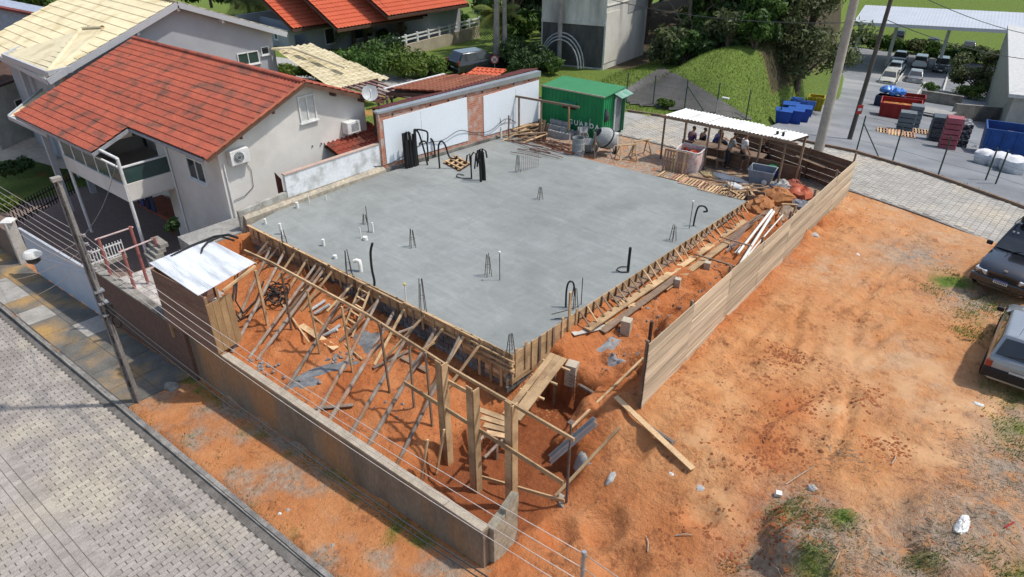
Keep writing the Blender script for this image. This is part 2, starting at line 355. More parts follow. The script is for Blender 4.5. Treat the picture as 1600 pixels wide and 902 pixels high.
ct_ = me.color_attributes.new('tone', 'FLOAT_COLOR', 'POINT'); rd_ = np.clip(ss(-14, -13, UU)*(1-ss(2.8, 4.2, UU+.8*fbm(UU*.6, VV*.6, 3, 66)))*(1-ss(15, 17, VV))+.7*(1-ss(-1.5, .8, VV))*(1-ss(6, 8.5, UU)), 0, 1); rd_ = np.where(strip, .4, rd_); rd_ = np.maximum(rd_, np.maximum(blob(1200, 700, .9), np.maximum(blob(1185, 790, .8), np.maximum(blob(1235, 640, .7), blob(1120, 850, .9))))); ct_.data.foreach_set('color', np.c_[rd_.ravel(), np.clip((1-ss(-2.15, -1.5, ZZ))*ss(-.6, .2, UU)*(1-ss(2.6, 3.4, UU))*ss(-4.4, -3., VV), 0, 1).ravel(), wood_.ravel().astype(float), np.ones(nu*nv)].ravel())
ca.data.foreach_set('color', np.c_[np.clip(gr, 0, 1).ravel(), np.clip(od, 0, 1).ravel(), np.clip(pale, 0, 1).ravel(), np.clip(wet, 0, 1).ravel()].ravel())
def ground_mat():
    m = bpy.data.materials.new('site_soil'); m.use_nodes = True; n = m.node_tree.nodes; L = m.node_tree.links; b = n['Principled BSDF']
    g = n.new('ShaderNodeNewGeometry'); at = n.new('ShaderNodeVertexColor'); at.layer_name = 'cover'; sp = n.new('ShaderNodeSeparateColor'); L.new(at.outputs[0], sp.inputs[0])
    def noise(sc, det=7, ro=.6):
        x = n.new('ShaderNodeTexNoise'); x.inputs['Scale'].default_value = sc; x.inputs['Detail'].default_value = det; x.inputs['Roughness'].default_value = ro; L.new(g.outputs['Position'], x.inputs['Vector']); return x.outputs['Fac']
    def ramp(fac, stops):
        r = n.new('ShaderNodeValToRGB'); e = r.color_ramp.elements
        while len(e) < len(stops): e.new(.5)
        for q, (p, c) in zip(e, stops): q.position = p; q.color = (*c, 1)
        L.new(fac, r.inputs[0]); return r.outputs[0]
    def rng(fac, a, c, lo=0., hi=1.):
        r = n.new('ShaderNodeMapRange'); r.inputs[1].default_value = a; r.inputs[2].default_value = c; r.inputs[3].default_value = lo; r.inputs[4].default_value = hi; L.new(fac, r.inputs[0]); return r.outputs[0]
    def mix(a, c, f, typ='MIX'):
        x = n.new('ShaderNodeMix'); x.data_type = 'RGBA'; x.blend_type = typ
        L.new(a, x.inputs[6]); L.new(c, x.inputs[7]); L.new(f, x.inputs[0]) if not isinstance(f, float) else setattr(x.inputs[0], 'default_value', f); return x.outputs[2]
    def mul(a, c):
        x = n.new('ShaderNodeMath'); x.operation = 'MULTIPLY'; L.new(a, x.inputs[0]); (L.new(c, x.inputs[1]) if not isinstance(c, float) else setattr(x.inputs[1], 'default_value', c)); return x.outputs[0]
    def addm(a, c):
        x = n.new('ShaderNodeMath'); x.operation = 'ADD'; x.use_clamp = True; L.new(a, x.inputs[0]); (L.new(c, x.inputs[1]) if not isinstance(c, float) else setattr(x.inputs[1], 'default_value', c)); return x.outputs[0]
    at2 = n.new('ShaderNodeVertexColor'); at2.layer_name = 'tone'; sp2 = n.new('ShaderNodeSeparateColor'); L.new(at2.outputs[0], sp2.inputs[0])
    b1 = ramp(noise(.9), [(.32, (.49, .205, .075)), (.5, (.55, .255, .105)), (.66, (.58, .305, .14))]); b2 = ramp(noise(.9), [(.32, (.41, .13, .043)), (.5, (.48, .17, .06)), (.66, (.54, .22, .09))])
    base = mix(b1, b2, sp2.outputs[0])
    clod = rng(noise(5.5, 12, .8), .48, .58)
    dark = ramp(noise(11., 8, .7), [(.3, (.15, .056, .027)), (.7, (.31, .115, .05))])
    patch = rng(noise(1.1, 6, .68), .47, .60, .05, .9)
    col = mix(base, dark, mul(clod, patch))
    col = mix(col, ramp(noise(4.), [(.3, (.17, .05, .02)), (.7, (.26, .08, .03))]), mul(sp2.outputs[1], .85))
    spk = rng(noise(24., 3), .66, .72); col = mix(col, ramp(noise(2.), [(.3, (.12, .05, .025)), (.7, (.2, .09, .045))]), mul(spk, .35))
    pal = ramp(noise(4.), [(.35, (.47, .27, .145)), (.65, (.56, .37, .23))]); col = mix(col, pal, mul(addm(sp.outputs[2], 0.), rng(noise(1.4, 6), .36, .6)))
    old = ramp(noise(7., 9, .7), [(.3, (.17, .13, .095)), (.5, (.32, .25, .19)), (.68, (.43, .36, .28))]); col = mix(col, old, mul(sp.outputs[1], rng(noise(2.6, 8, .7), .34, .52)))
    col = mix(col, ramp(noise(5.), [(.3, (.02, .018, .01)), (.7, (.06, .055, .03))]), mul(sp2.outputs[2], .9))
    grs = ramp(noise(8., 8, .7), [(.3, (.06, .095, .018)), (.5, (.12, .175, .032)), (.7, (.19, .23, .055))]); col = mix(col, grs, rng(addm(sp.outputs[0], mul(noise(3., 8), .0)), .22, .55))
    wt = mul(at.outputs[1], rng(noise(1.8, 5), .36, .52)); col = mix(col, ramp(noise(1.5), [(.35, (.43, .235, .105)), (.65, (.50, .30, .15))]), mul(wt, .85))
    L.new(col, b.inputs['Base Color']); L.new(rng(wt, 0., 1., .95, .38), b.inputs['Roughness']); b.inputs['Specular IOR Level'].default_value = .2
    h1 = noise(5., 8, .68); h2 = noise(38., 4)
    hh = n.new('ShaderNodeMath'); hh.operation = 'MULTIPLY_ADD'; L.new(h2, hh.inputs[0]); hh.inputs[1].default_value = .22; L.new(h1, hh.inputs[2])
    bp = n.new('ShaderNodeBump'); L.new(rng(wt, 0., 1., .95, .1), bp.inputs['Strength']); bp.inputs['Distance'].default_value = .14; L.new(hh.outputs[0], bp.inputs['Height']); L.new(bp.outputs[0], b.inputs['Normal'])
    return m
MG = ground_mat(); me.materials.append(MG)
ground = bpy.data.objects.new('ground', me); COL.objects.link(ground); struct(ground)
# ------------------------------------------------------------------ materials in common use
def slab_mat():
    m = bpy.data.materials.new('wet_concrete'); m.use_nodes = True; n = m.node_tree.nodes; L = m.node_tree.links; b = n['Principled BSDF']; g = n.new('ShaderNodeNewGeometry')
    def nz(sc, det, dist=0., st=None, ro=.6):
        v = g.outputs['Position']
        if st: mp = n.new('ShaderNodeMapping'); mp.inputs['Scale'].default_value = st[0]; mp.inputs['Rotation'].default_value = (0, 0, st[1]); L.new(v, mp.inputs[0]); v = mp.outputs[0]
        t = n.new('ShaderNodeTexNoise'); t.inputs['Scale'].default_value = sc; t.inputs['Detail'].default_value = det; t.inputs['Distortion'].default_value = dist; t.inputs['Roughness'].default_value = ro; L.new(v, t.inputs['Vector']); return t.outputs[0]
    def rg(f, a, c, lo, hi): r = n.new('ShaderNodeMapRange'); r.inputs[1].default_value = a; r.inputs[2].default_value = c; r.inputs[3].default_value = lo; r.inputs[4].default_value = hi; L.new(f, r.inputs[0]); return r.outputs[0]
    def mth(op, a, c): x = n.new('ShaderNodeMath'); x.operation = op; L.new(a, x.inputs[0]); L.new(c, x.inputs[1]); return x.outputs[0]
    big = rg(nz(.2, 3, .6), .35, .65, .88, 1.10); mid = rg(nz(.8, 6, 2.2), .35, .65, .95, 1.05); st1 = rg(nz(1., 5, 1.2, ((.35, 2.4, 1), .5)), .45, .7, .97, 1.10); st2 = rg(nz(1., 5, 1.6, ((2.2, .3, 1), -.35)), .5, .7, 1., 1.07); fin = rg(nz(9., 5, .5), .3, .7, .95, 1.04); edge = rg(nz(.33, 2, 3.), .495, .505, 0., .05)
    f = mth('MULTIPLY', mth('MULTIPLY', mth('MULTIPLY', big, mid), mth('MULTIPLY', st1, st2)), fin); f = mth('ADD', f, edge)
    x = n.new('ShaderNodeMix'); x.data_type = 'RGBA'; x.inputs[6].default_value = (0, 0, 0, 1); x.inputs[7].default_value = (.218, .230, .220, 1); x.clamp_factor = False; L.new(f, x.inputs[0]); L.new(x.outputs[2], b.inputs['Base Color']); L.new(rg(nz(.3, 4, 1.), .35, .65, .55, .85), b.inputs['Roughness']); b.inputs['Specular IOR Level'].default_value = .16
    bp = n.new('ShaderNodeBump'); bp.inputs['Strength'].default_value = .25; bp.inputs['Distance'].default_value = .02; L.new(nz(3., 6, 1.5), bp.inputs['Height']); L.new(bp.outputs[0], b.inputs['Normal']); return m
conc = slab_mat()
cement = M('old_cement', (.33, .31, .27), (.2, .185, .16), 1.5, .9, .01, 14., c3=(.12, .11, .095), s3=1.1)
wood_n = M('new_pine', (.56, .385, .215), (.45, .295, .155), 2., .75, .004, 30., rnd=.28, stretch=(1, 1, 1), c3=(.34, .22, .12), s3=2.)
wood_o = M('weathered_wood', (.27, .185, .125), (.17, .115, .08), 2.5, .85, .004, 30., rnd=.3)
wood_g = M('grey_pole_wood', (.30, .245, .20), (.18, .135, .105), 3., .85, .006, 25., rnd=.3, c3=(.25, .13, .07), s3=1.5)
blk = M('wet_block', (.17, .175, .18), (.10, .105, .11), 5., .8, .02, 14., rnd=.3, c3=(.28, .28, .275), s3=5.)
paver_m = M('street_paver', (.39, .35, .31), (.285, .252, .225), .8, .9, .006, 30., rnd=.12, island=.14, c3=(.42, .375, .30), s3=.5, world=True)
joint = M('joint_sand', (.12, .105, .09), (.17, .15, .125), 5., .95)
# ================================================================== STREET
SD = Vector((1, .062, 0)).normalized(); SN = Vector((-SD.y, SD.x, 0))   # along / across the street
s0 = MB()
for i in range(60):
    u0 = -52+i*1.0
    u1 = u0+1.0
    q = [(u0, vkerb(u0)-.02, street_z(u0)), (u0, vkerb(u0)-9, street_z(u0)), (u1, vkerb(u1)-9, street_z(u1)), (u1, vkerb(u1)-.02, street_z(u1))]
    s0.quad(*q)
street = s0.build('street', joint); struct(street)
def paver_at(mb, c, lx, ly, ax, ay, h=.016, rz=0.):
    """one bevelled-edge stone, top slightly proud of the joints"""
    tl = Vector((random.uniform(-.003, .003), random.uniform(-.003, .003)))
    e = .007
    a = [(-lx/2, -ly/2), (lx/2, -ly/2), (lx/2, ly/2), (-lx/2, ly/2)]; i = [(x*(1-2*e/lx), y*(1-2*e/ly)) for x, y in a]
    vs = [c+ax*x+ay*y for x, y in a]+[c+ax*x+ay*y+Vector((0, 0, h+x*tl.x*6+y*tl.y*6)) for x, y in i]
    mb.add(vs, [(4, 5, 6, 7), (0, 1, 5, 4), (1, 2, 6, 5), (2, 3, 7, 6), (3, 0, 4, 7)])
cand = []
lu, lv = .155, .34           # narrow along the street, long across it
vk0 = vkerb(0.)
na = int(34/lu)
for i in range(na):
    s = -27+i*lu
    for j in range(26):
        t = -.28-lv*j-(lv/2 if i % 2 else 0)
        if -3.8 < t < -3.0: continue
        o = Vector((0, vk0, 0))+SD*s+SN*t
        x, y, d = proj((o.x, o.y, street_z(o.x)))
        if not(-160 < x < 700 and 440 < y < 1040): continue
        if y > 900+120 and x < -60: continue
        cand.append((d, o, 0))
for i in range(int(34/.2)):   # two stretcher courses down the middle
    for k in (0, 1, 2, 3):
        o = Vector((0, vk0, 0))+SD*(-27+i*.2)+SN*(-3.07-.223*k)
        x, y, d = proj((o.x, o.y, street_z(o.x)))
        if -160 < x < 700 and 440 < y < 1040: cand.append((d, o, 1))
inview = [c for c in cand if -5 < proj((c[1].x, c[1].y, street_z(c[1].x)))[0] < 1600 and proj((c[1].x, c[1].y, street_z(c[1].x)))[1] < 900]
near = set(id(c) for c in sorted(inview, key=lambda c: c[0])[:300])
rest = MB()
for c in cand:
    d, o, kind = c
    p = Vector((o.x, o.y, float(street_z(o.x))+.0))
    lx, ly = (lu-.013, lv-.013) if kind == 0 else (.191, .215)
    lx *= random.uniform(.97, 1.0); ly *= random.uniform(.98, 1.0)
    h = .014+random.uniform(-.003, .006)
    if id(c) in near:
        q = MB(); paver_at(q, Vector((0, 0, 0)), lx, ly, SD, SN, h); ob = q.build('paver', paver_m, None); ob.location = p; ob.parent = street
    else: paver_at(rest, p, lx, ly, SD, SN, h)
stuff(rest.build('paver_field', paver_m, street))
# kerb stones along the street, each its own stone
kerb = struct(MB().prism([(-52, vkerb(-52)-.02), (8, vkerb(8)-.02), (8, vkerb(8)+.02), (-52, vkerb(-52)+.02)], [street_z(-52)-.1, street_z(8)-.1]+[street_z(8)-.1, street_z(-52)-.1], [street_z(-52)+.02, street_z(8)+.02, street_z(8)+.02, street_z(-52)+.02]).build('kerb', cement))
kst = M('kerb_stone', (.27, .255, .235), (.15, .14, .13), 3., .9, .01, 20., rnd=.2)
for i in range(36):
    a = -30+i*1.0; b2 = a+.985
    za, zb = float(street_z(a)), float(street_z(b2)); j = random.uniform(-.012, .012)
    MB().prism([(a, vkerb(a)+.02+j), (b2, vkerb(b2)+.02+j), (b2, vkerb(b2)+.145+j), (a, vkerb(a)+.145+j)], [za-.05, zb-.05, zb-.05, za-.05], [za+.125, zb+.125, zb+.13, za+.13]).build('kerb_stone', kst, kerb)
# wet gutter strip
gut = MB()
for i in range(36):
    a = -30+i; b2 = a+1
    gut.quad((a, vkerb(a)-.24, street_z(a)+.024), (b2, vkerb(b2)-.24, street_z(b2)+.024), (b2, vkerb(b2)-.01, street_z(b2)+.026), (a, vkerb(a)-.01, street_z(a)+.026))
struct(gut.build('gutter', M('gutter_cement', (.17, .155, .14), (.10, .09, .08), 3., .8, .008, 20.)))
# pavement in front of the neighbour: concrete slabs, two paler
pvm = M('pavement_slab', (.17, .16, .145), (.11, .105, .09), 1.2, .9, .008, 20., rnd=.12, c3=(.38, .235, .09), s3=.5, world=True)
pvl = M('pavement_pale', (.36, .34, .31), (.27, .25, .22), 2., .9, .008, 20., rnd=.1)
pav = struct(MB().prism([(-30, vkerb(-30)+.15), (-9.9, vkerb(-9.9)+.15), (-9.9, vwall(-9.9)-.9), (-30, vwall(-30)-.2)], [street_z(-30)-.1, street_z(-9.9)-.1, street_z(-9.9)-.1, street_z(-30)-.1], [street_z(-30)+.135, street_z(-9.9)+.135, street_z(-9.9)+.14, street_z(-30)+.14]).build('pavement', joint))
for i in range(14):
    a = -29.5+i*1.4; b2 = a+1.38
    for k in range(2):
        f0, f1 = (k*.5+.005, k*.5+.495)
        g = lambda u, f: vkerb(u)+.16+f*((vwall(u)-.12)-(vkerb(u)+.16))
        pale = (i in (4, 5, 7) and k == 0) or (i == 9 and k == 1)
        MB().prism([(a, g(a, f0)), (b2, g(b2, f0)), (b2, g(b2, f1)), (a, g(a, f1))], [float(street_z(a))+.12]*4, [float(street_z(x))+.15+random.uniform(0, .006) for x in (a, b2, b2, a)]).build('paving_slab', pvl if pale else pvm, pav)
# ================================================================== STREET WALLS
wallm = M('stained_render', (.27, .215, .155), (.16, .125, .09), .8, .9, .008, 16., c3=(.33, .18, .085), s3=.5, stretch=(1, 1, .35), world=True, fine=.1)
capm = M('wall_cap', (.42, .36, .28), (.30, .25, .19), 3., .9, .006, 25.)
brickw = M('brown_brick', (.175, .105, .08), (.115, .07, .055), 9., .9, .01, 30., world=True)
def wseg(mb, u0, u1, z1a, z1b, t=.2, o=0., zb=-.4):
    for k in range(max(1, int((u1-u0)/1.0))):
        n = max(1, int((u1-u0)/1.0)); a = u0+(u1-u0)*k/n; b2 = u0+(u1-u0)*(k+1)/n
        ta = z1a+(z1b-z1a)*k/n; tb = z1a+(z1b-z1a)*(k+1)/n
        mb.prism([(a, vwall(a)+o), (b2, vwall(b2)+o), (b2, vwall(b2)+o+t), (a, vwall(a)+o+t)], [float(street_z(a))+zb, float(street_z(b2))+zb]+[float(street_z(b2))+zb, float(street_z(a))+zb], [ta, tb, tb, ta])
sw = thing('retaining_wall', 'low soil-stained rendered wall along the street in front of the dug pit', 'wall', (-3, vwall(-3), -2.6))
q = MB(); wseg(q, -9.5, 3.05, -1.02, -1.06); q.build('wall_body', wallm, sw)
for i in range(9):
    a = -7.45+i*1.165; b2 = a+1.155
    MB().prism([(a, vwall(a)-.015), (b2, vwall(b2)-.015), (b2, vwall(b2)+.215), (a, vwall(a)+.215)], -1.06, [-1.0+random.uniform(-.006, .006)]*4).build('coping', capm, sw)
q = MB(); q.prism([(2.95, vwall(3)+.2), (3.2, vwall(3)+.2), (3.15, vwall(3)+1.05), (2.93, vwall(3)+1.0)], -2.7, [-1.07, -1.02, -.72, -.8]); q.prism([(2.98, vwall(3)+.62), (3.19, vwall(3)+.62), (3.16, vwall(3)+1.07), (2.96, vwall(3)+1.04)], -1.0, [-.82, -.74, -.55, -.62])
q.build('broken_return', M('broken_concrete', (.40, .35, .26), (.26, .22, .16), 4., .95, .03, 10.), sw)
bw = thing('brick_wall', 'brown brick wall with grey cement cap between the street and the neighbouring terrace', 'wall', (-13, vwall(-13), -3.3))
q = MB(); wseg(q, -16.2, -9.75, -1.0, -1.02, .2, -.06); q.build('wall_body', brickw, bw)
for i in range(6):
    a = -16.2+i*1.08; b2 = a+1.07
    MB().prism([(a, vwall(a)-.09), (b2, vwall(b2)-.09), (b2, vwall(b2)+.24), (a, vwall(a)+.24)], -1.02, -.95).build('coping', cement, bw)
MB().prism([(-9.75, vwall(-9.75)-.12), (-9.5, vwall(-9.5)-.12), (-9.5, vwall(-9.5)+.2), (-9.75, vwall(-9.75)+.2)], -3.5, -1.0).build('pilaster', brickw, bw)
# steel sliding gate left of the brick wall
gt = thing('sliding_gate', 'pale blue sheet metal sliding gate beside the brick wall and the utility pole', 'gate', (-20, -6.0, -3.5))
gm_ = M('gate_paint', (.44, .50, .58), (.38, .44, .52), .6, .45, 0, 20., fine=.03)
zt = lambda u: float(street_z(u))+.3+2.05
for i in range(6):
    a = -23.2+i*1.13; b2 = a+1.115; va, vb = vwall(a)-.12, vwall(b2)-.12
    MB().prism([(a, va), (b2, vb), (b2, vb+.05), (a, va+.05)], [float(street_z(a))+.22]*4, [zt(a), zt(b2), zt(b2), zt(a)]).build('sheet_panel', gm_, gt)
MB().beam((-23.3, vwall(-23.3)-.1, zt(-23.3)), (-16.3, vwall(-16.3)-.1, zt(-16.3)), .1, .08).build('top_rail', M('gate_rail', (.5, .52, .55), None, 5, .5), gt)
# left continuation: brown street wall with gate pillars
lw = thing('boundary_wall', 'long brown rendered street wall beyond the blue gate', 'wall', (-30, vwall(-30), -4))
q = MB(); wseg(q, -46, -25.3, -2.9, -2.4, .2, -.06); q.build('wall_body', M('brown_render', (.22, .16, .13), (.15, .11, .09), 2., .9), lw)
pil = M('pillar_white', (.55, .52, .47), (.4, .37, .33), 3., .85)
for nm, u in (('pale render pillar with white cap between blue gate and brown wall', -25.0),):
    t = thing('gate_pillar', nm, 'pillar', (u, vwall(u), -4.2))
    MB().box((u, vwall(u), -3.0), (.42, .42, 2.6)).build('shaft', pil, t); MB().lathe([(.34, 0), (.36, .06), (.2, .16), (.02, .2)], (u, vwall(u), -1.72), 4).build('cap', M('cap_white', (.75, .74, .7)), t)
# ================================================================== SLAB
SL = [(-13.15, -.7), (0, 0), (0, 14.5), (-3, 14.45), (-8.5, 13.95), (-12.95, 14.05), (-13.05, 14.1), (-13.4, 9.6), (-13.62, 6.4), (-13.6, 2.85), (-13.6, 1.0)]
slab = thing('concrete_slab', 'large freshly poured grey concrete floor slab in timber formwork', 'slab', (-6.5, 7, -.5))
sm = MB()
def slab_top():
    # gently uneven trowelled surface clipped to the outline
    import bmesh
    bm = bmesh.new()
    f = bm.faces.new([bm.verts.new((x, y, 0)) for x, y in SL]); bm.normal_update()
    if f.normal.z < 0: f.normal_flip()
    for ax in (0, 1):
        for k in range(-27, 30):
            co = [0, 0, 0]; no = [0, 0, 0]; co[ax] = k*.5+.013; no[ax] = 1
            bmesh.ops.bisect_plane(bm, geom=bm.verts[:]+bm.edges[:]+bm.faces[:], plane_co=co, plane_no=no)
    xy = np.array([v.co[:2] for v in bm.verts]); dz = .018*fbm(xy[:, 0]*.35, xy[:, 1]*.35, 3, 60)+.006*fbm(xy[:, 0]*1.4, xy[:, 1]*1.4, 2, 61)
    for v, d in zip(bm.verts, dz): v.co.z = float(d)
    m = MB(); bm.verts.index_update(); m.add([v.co[:] for v in bm.verts], [[v.index for v in f.verts] for f in bm.faces]); bm.free()
    return m
slab_top().build('top_surface', conc, slab, smooth='all')
MB().prism([(x*.999-.003, y*.999+.003) for x, y in SL], -.32, -.035).build('slab_body', M('slab_side', (.25, .26, .26), (.17, .18, .18), 3., .85), slab)
# ------------------------------------------------------------------ block foundation under the front edge
fw_ = thing('block_foundation', 'dark mortar-smeared concrete block foundation wall below the slab formwork', 'wall', (-5, -.2, -2.2))
def vfr(u): return -.7*np.clip(-u/13.15, 0, 1)      # front slab edge in plan
MB().prism([(-13.0, -.56), (-.1, .03), (-.1, .3), (-13.0, -.26)], -1.3, -.33).build('mortar_core', blk, fw_)
for r in range(9):
    for k in range(32):
        u = -.14-k*.405-(.2 if r % 2 else 0); z = -.5-.205*r
        if u < -12.8 or r > 3: continue
        MB().box((u-.2, float(vfr(u-.2))+.045+random.uniform(-.012, .012), z), (.385+random.uniform(-.02, .0), .05, .183), Matrix.Rotation(.053, 3, 'Z')).build('block', blk, fw_)
for r in range(8):
    for k in range(7):
        v = .2+k*.405-(.2 if r % 2 else 0); z = -.55-.205*r
        if v > 2.6 or r > 3: continue
        MB().box((-.045+random.uniform(-.012, .012), v, z), (.05, .385, .183)).build('block', blk, fw_)
# ------------------------------------------------------------------ formwork
fm = thing('slab_formwork', 'timber board formwork with upright cleats and triangular braces around the slab edge', 'formwork', (0, 0, -.5))
def fpt(u, out=0., z=0.): n = Vector((.053, -1, 0)).normalized(); return Vector((u, float(vfr(u)), z))+n*out
for r in range(3):                     # horizontal boards, front side
    u = -13.15+random.uniform(-.6, 0)
    while u < .06:
        e = min(u+random.uniform(1.8, 3.), .06); a = max(u, -13.15)
        if e-a > .2: MB().beam(fpt(a+.004, .02+random.uniform(0, .006), .045-.155*r-.07), fpt(e-.004, .02+random.uniform(0, .006), .045-.155*r-.07), .024, .148).build('board', wood_n, fm)
        u = e
for r in range(2):                     # deeper shutter at the far left end
    for k in range(3): MB().beam(fpt(-13.15+k*1.25, .022, -.5-.155*r), fpt(-11.93+k*1.25, .022, -.5-.155*r), .024, .148).build('board', wood_o, fm)
k = 0; u = -12.9
while u < -.1:
    h = random.choice((.62, .5, .75, .58)) if u < -8 else random.choice((.5, .56, .44, .7))
    w_ = random.uniform(.06, .1)
    MB().beam(fpt(u, .052, .05+random.uniform(-.01, .05)), fpt(u+random.uniform(-.02, .02), .055, .05-h), w_, .03, (0, -1, 0)).build('cleat', random.choice((wood_n, wood_n, wood_o)), fm)
    u += random.uniform(.34, .5)
for a, e, z, o in ((-13.1, -10.2, .06, .1), (-10.1, -8.2, .05, .09), (-8., -6.1, .04, .1), (-6.6, -3.4, .02, .12), (-4.3, -2.1, .1, .13), (-2.8, -1.2, .05, .1), (-1.5, .15, -.12, .1), (-2.6, .12, -.3, .1), (-1.3, .2, -.46, .12)):
    MB().beam(fpt(a, o, z), fpt(e, o, z-.01), .06, .04).build('waler', wood_n, fm)
for z in (-.5, -.66): MB().beam(fpt(-1.9, .03, z), fpt(.05, .03, z), .024, .15).build('board', wood_n, fm)
for z in (-.82, -.98): MB().beam(fpt(-1.0, .032, z), fpt(.05, .032, z), .024, .15).build('board', wood_n, fm)
for u in (-1.2, -.75, -.35, -.12): MB().beam(fpt(u, .065, -.3), fpt(u, .07, -1.25), .09, .03, (0, -1, 0)).build('cleat', wood_n, fm)
for z in (-.25, -.52): MB().box((.02, -.03, z), (.12, .12, .1)).build('corner_block', wood_n, fm)
# right side
for r in range(2):
    v = 0.
    while v < 14.5:
        e = min(v+random.uniform(1.9, 3.), 14.5); MB().beam((.02+random.uniform(0, .005), v+.004, .045-.155*r-.07), (.02+random.uniform(0, .005), e-.004, .045-.155*r-.07), .024, .148).build('board', wood_n, fm); v = e
for r in range(2, 7):
    MB().beam((.02, -.03, .045-.155*r-.07), (.02, 2.7+random.uniform(-.4, .3), .045-.155*r-.07), .024, .148).build('board', wood_n, fm)
v = .12
while v < 2.9:
    MB().beam((.052, v, .1+random.uniform(-.03, .12)), (.055, v+random.uniform(-.02, .02), -random.uniform(.55, 1.0)), .09, .03, (1, 0, 0)).build('cleat', random.choice((wood_n, wood_n, wood_o)), fm); v += random.uniform(.26, .42)
v = 3.0; tri = None
while v < 14.45:
    lean = random.uniform(-.03, .03); L0 = random.uniform(.36, .46)
    q = MB(); q.beam((.05, v, .06), (.05, v+lean*.3, -.36), .03, .055, (1, 0, 0)); q.build('cleat', wood_o, fm)
    MB().beam((.06, v+.03, .05), (.06+L0, v+lean+.03, -.33), .028, .055, (0, 1, 0)).build('brace', wood_n if random.random() < .5 else wood_o, fm)
    v += random.uniform(.36, .46)
for a, e, o in ((2.9, 6.4, .47), (6.3, 10.6, .5), (10.2, 14.5, .46)): MB().beam((o, a, -.375), (o+.03, e, -.36), .26, .05).build('base_plank', wood_n, fm)
for a, e, o, m_ in ((3.3, 7.6, .76, wood_o), (6.8, 11.2, .82, wood_n), (10.6, 14.6, .8, wood_o)): MB().beam((o, a, gz(o, a)+.07), (o+.06, e, gz(o+.06, e)+.07), .24, .045).build('base_plank', m_, fm)
# ================================================================== ROOF TILES
def tile_roof(parent, origin, ea, ed, rows, pitch=.25, step=.37, amp=.05, mat=None, part='tile_course', samples=4, ridge=None):
    """rows: list of (d0,d1,a0,a1) ; ea unit along eave, ed unit down the slope; each course one part"""
    origin = Vector(origin); ea = Vector(ea).normalized(); ed = Vector(ed).normalized(); N = ea.cross(ed).normalized()
    if N.z < 0: N = -N
    for d0, d1, a0, a1 in rows:
        n = max(2, int((a1-a0)/pitch*samples)); vs = []; sk = random.uniform(-.004, .004)
        for (d, lift) in ((d0, .0), (d1, .045), (d1, .012)):
            for i in range(n+1):
                a = a0+(a1-a0)*i/n; ph = a/pitch*2*math.pi
                hgt = amp*(math.cos(ph))+lift+random.uniform(-.003, .003)
                dd = d+(.012*math.cos(ph) if lift == .045 else 0)+sk
                vs.append(origin+ea*a+ed*dd+N*hgt)
        fs = [(r*(n+1)+i, r*(n+1)+i+1, (r+1)*(n+1)+i+1, (r+1)*(n+1)+i) for r in range(2) for i in range(n)]
        m = MB(); m.add(vs, fs); m.build(part, mat, parent, smooth=True)
def courses(d0, d1, a0, a1, step=.37, skew0=0., skew1=0.):
    n = max(1, round((d1-d0)/step)); return [(d0+(d1-d0)*k/n-.03, d0+(d1-d0)*(k+1)/n, a0+skew0*(k+.5)/n, a1+skew1*(k+.5)/n) for k in range(n)]
def ridge_caps(parent, p, q, mat, r=.12, L=.4):
    p = Vector(p); q = Vector(q); n = max(1, int((q-p).length/L)); 
    for k in range(n):
        a = p.lerp(q, k/n); b = p.lerp(q, (k+1.08)/n); d = (b-a).normalized(); s = d.cross(Vector((0, 0, 1))).normalized(); u = s.cross(d)
        vs = []
        for t, rr in ((a, r*.9), (b, r)):
            for i in range(6): th = math.pi*i/5; vs.append(t+s*math.cos(th)*rr+u*(math.sin(th)*rr-.03))
        MB().add(vs, [(i, i+1, 7+i, 6+i) for i in range(5)]).build('ridge_tile', mat, parent, smooth=True)
red_t = M('red_clay_tile', (.40, .098, .057), (.30, .073, .045), 1.6, .8, .006, 30., rnd=.1, c3=(.15, .065, .047), s3=1.4, world=True, fine=.18)
org_t = M('orange_clay_tile', (.56, .115, .05), (.50, .10, .045), 1.5, .7, .004, 30., rnd=.05, world=True, fine=.08)
crm_t = M('cream_tile', (.70, .61, .40), (.60, .52, .34), 1.3, .7, .003, 30., rnd=.06, world=True, c3=(.5, .42, .25), s3=.8, fine=.05)
drk_t = M('old_red_tile', (.24, .06, .045), (.15, .045, .035), 1.5, .85, .006, 25., rnd=.15, world=True, c3=(.07, .04, .035), s3=.8, fine=.2)
wht = M('house_white', (.66, .635, .59), (.58, .555, .51), .8, .9, .003, 20., fine=.03, c3=(.5, .475, .43), s3=.35)
gry = M('house_grey', (.40, .41, .43), (.35, .36, .38), .8, .9, .003, 20., fine=.03)
frm = M('white_frame', (.74, .74, .72), None, 4., .5, fine=.03)
glass = M('dark_glass', (.02, .026, .03), (.03, .036, .04), 2., .08, spec=.6, fine=0)
gglass = M('green_glass', (.035, .07, .065), (.03, .055, .05), 2., .1, spec=.6, fine=0)
dkwood = M('dark_eave_wood', (.11, .06, .04), (.07, .04, .03), 3., .8)
steel = M('galvanised', (.44, .46, .48), (.36, .38, .40), 2., .42, 0, 20., metal=.6, fine=.05)
blackp = M('black_plastic', (.013, .013, .014), (.022, .022, .023), 6., .5, fine=.05)
